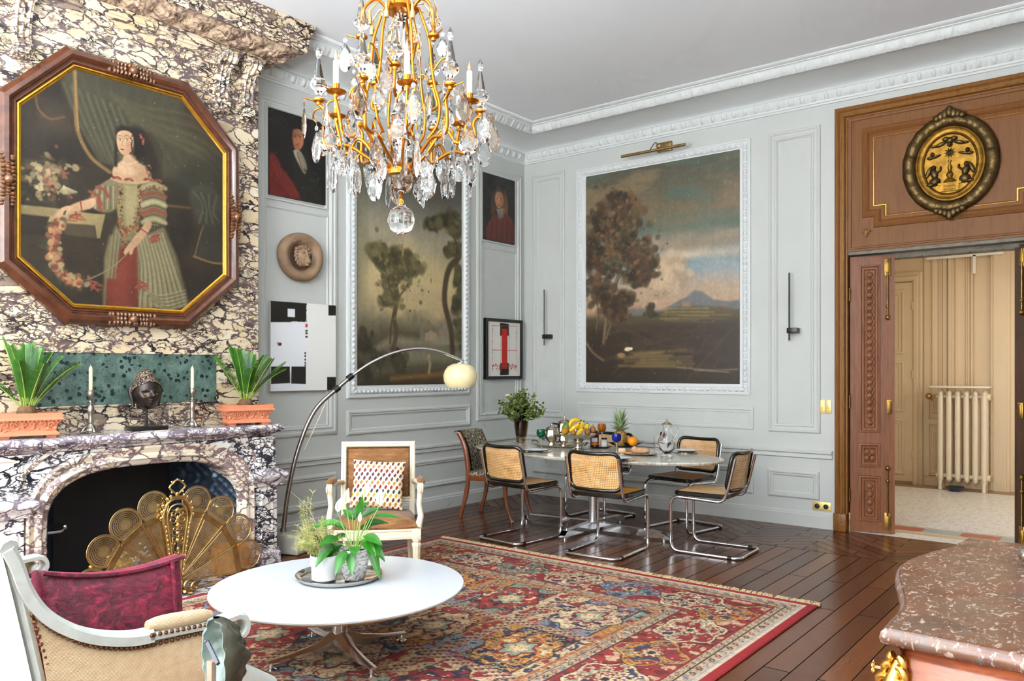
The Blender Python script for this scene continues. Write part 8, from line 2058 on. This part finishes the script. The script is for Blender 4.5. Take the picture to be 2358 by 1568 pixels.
P.mesh('pile', lambda u, v: (u, v, .0125), painted('wool', .95, .3, 400, 0), rug)
b = MB(); b.loops([[Vector((x, y, z)) for x, y in offset_poly(rect(RX0, RX1, RY0, RY1), o_)] for o_, z in ((-.004, .002), (-.008, .006), (-.004, .011), (.002, .012))], True); b.build('bound_edge', mat('rug_edge', (150, 32, 38), .95, var=.15, vscale=40), rug, True, 60)
b = MB(); r = random.Random(6); n = 560
fw = mat('fringe_wool', (206, 180, 140), .95, var=.15, vscale=50)
for side_y, s in ((RY1, 1), (RY0, -1)):
    b = MB()
    for k in range(n if s > 0 else 200):
        x = RX0 + (RX1 - RX0 + (.02 if s > 0 else 0)) * (k + r.random()) / (n if s > 0 else 200); ln = r.uniform(.055, .09); bend = r.uniform(-.03, .03)
        b.tube([(x, side_y, .009), (x + bend * .5, side_y + s * ln * .5, .014 + r.uniform(0, .006)), (x + bend, side_y + s * ln, .004)], [.0035, .0045, .0015], 4, cap=False)
    b.build('fringe', fw, rug)

# ================================================================== cast-iron radiator in the hall
t_ = thing('radiator', 'cream cast iron column radiator against the far wall of the hall', 'radiator', (4.10, 3.56, 0))
rad = mat('radiator_paint', (240, 226, 200), .4, var=.03)
for k in range(6):
    x = -.16 + k * .096; b = MB()
    for y in (-.06, .06): b.tube([(x, y, .12), (x, y, .20), (x, y, 1.14), (x, y, 1.22)], [.026, .032, .032, .026], 10, flat=1.0)
    b.ball((x, 0, 1.20), (.034, .10, .055), 12, 8); b.ball((x, 0, .14), (.034, .10, .055), 12, 8)
    if k in (0, 5): b.tube([(x, -.06, .14), (x, -.07, .06), (x, -.075, .0)], [.03, .02, .026], 8); b.tube([(x, .06, .14), (x, .07, .06), (x, .075, .0)], [.03, .02, .026], 8)
    b.build('column', rad, t_, True, 60)
for z in (.17, 1.17):
    b = MB(); b.tube([(-.22, 0, z), (.36, 0, z)], .028, 10); b.tube([(.345, 0, z), (.38, 0, z)], .042, 10); b.build('pipe', rad, t_, True, 60)
b = MB(); b.rbox((.05, 0, 1.292), (.66, .24, .022), .005); b.build('shelf_top', mat('radiator_shelf', (246, 238, 222), .35, var=.02), t_)
b = MB(); b.ball((-.30, -.03, 1.17), (.04, .04, .04), 10, 8); b.tube([(-.3, -.03, 1.17), (-.18, 0, 1.17)], .016, 8); b.tube([(-.3, -.03, 1.17), (-.24, -.10, 1.12)], .012, 8); b.build('valve', old_brass, t_, True, 60)
b = MB(); b.tube([(-.27, 0, .17), (-.22, 0, .17)], .02, 8); b.ball((-.28, 0, .17), (.024, .024, .024), 8, 6); b.build('valve', old_brass, t_, True, 60)
t_ = thing('dark_bowl', 'dark round bowl on the hall floor under the radiator', 'bowl', (4.12, 3.42, .0005)); b = MB(); b.lathe([(0, 0), (.06, 0), (.10, .05), (.105, .055), (.09, .05), (0, .012)], seg=24); b.build('bowl', mat('slate_bowl', (52, 58, 70), .3, var=.1), t_, True, 50)
# ================================================================== light
def area(name, loc, size, sy, power, color, rot):
    l = bpy.data.lights.new(name, 'AREA'); l.shape = 'RECTANGLE'; l.size = size; l.size_y = sy; l.energy = power; l.color = color
    o = bpy.data.objects.new(name, l); COL.objects.link(o); o.location = loc; o.rotation_euler = rot; return o
for k, (a, c) in enumerate(WIN):
    area(f'window_light_{k + 1}', ((a + c) / 2, FY - .25, 2.0), 1.25, 3.4, 190, (.98, .995, 1.0), (pi / 2, 0, 0))
area('hall_light', (4.6, 2.0, 3.2), 1.4, 1.4, 20, (1.0, .93, .84), (0, 0, 0))
area('hall_side_light', (6.3, 2.0, 1.8), 1.6, 2.0, 24, (1, .97, .92), (0, pi / 2, 0))  # side lamp by the right hall wall, aimed across the hall
area('fill_light', (5.2, -9.2, 2.9), 2.4, 1.6, 32, (.97, .985, 1.0), (radians(68), 0, radians(28)))
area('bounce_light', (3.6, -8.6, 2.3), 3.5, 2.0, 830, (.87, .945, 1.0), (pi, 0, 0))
w = bpy.data.worlds.new('sky'); scene.world = w; w.use_nodes = True
w.node_tree.nodes['Background'].inputs[0].default_value = (.80, .88, 1.0, 1); w.node_tree.nodes['Background'].inputs[1].default_value = 1.0
scene.view_settings.view_transform = 'Standard'; scene.view_settings.look = 'None'
scene.view_settings.exposure = 0.0; scene.view_settings.gamma = 1.0
cy = scene.cycles
cy.use_adaptive_sampling = True; cy.adaptive_threshold = .11; cy.adaptive_min_samples = 12
cy.max_bounces = 9; cy.diffuse_bounces = 4; cy.glossy_bounces = 4; cy.transmission_bounces = 8; cy.transparent_max_bounces = 12
cy.caustics_reflective = False; cy.caustics_refractive = False; cy.sample_clamp_indirect = 6
cy.use_denoising = True
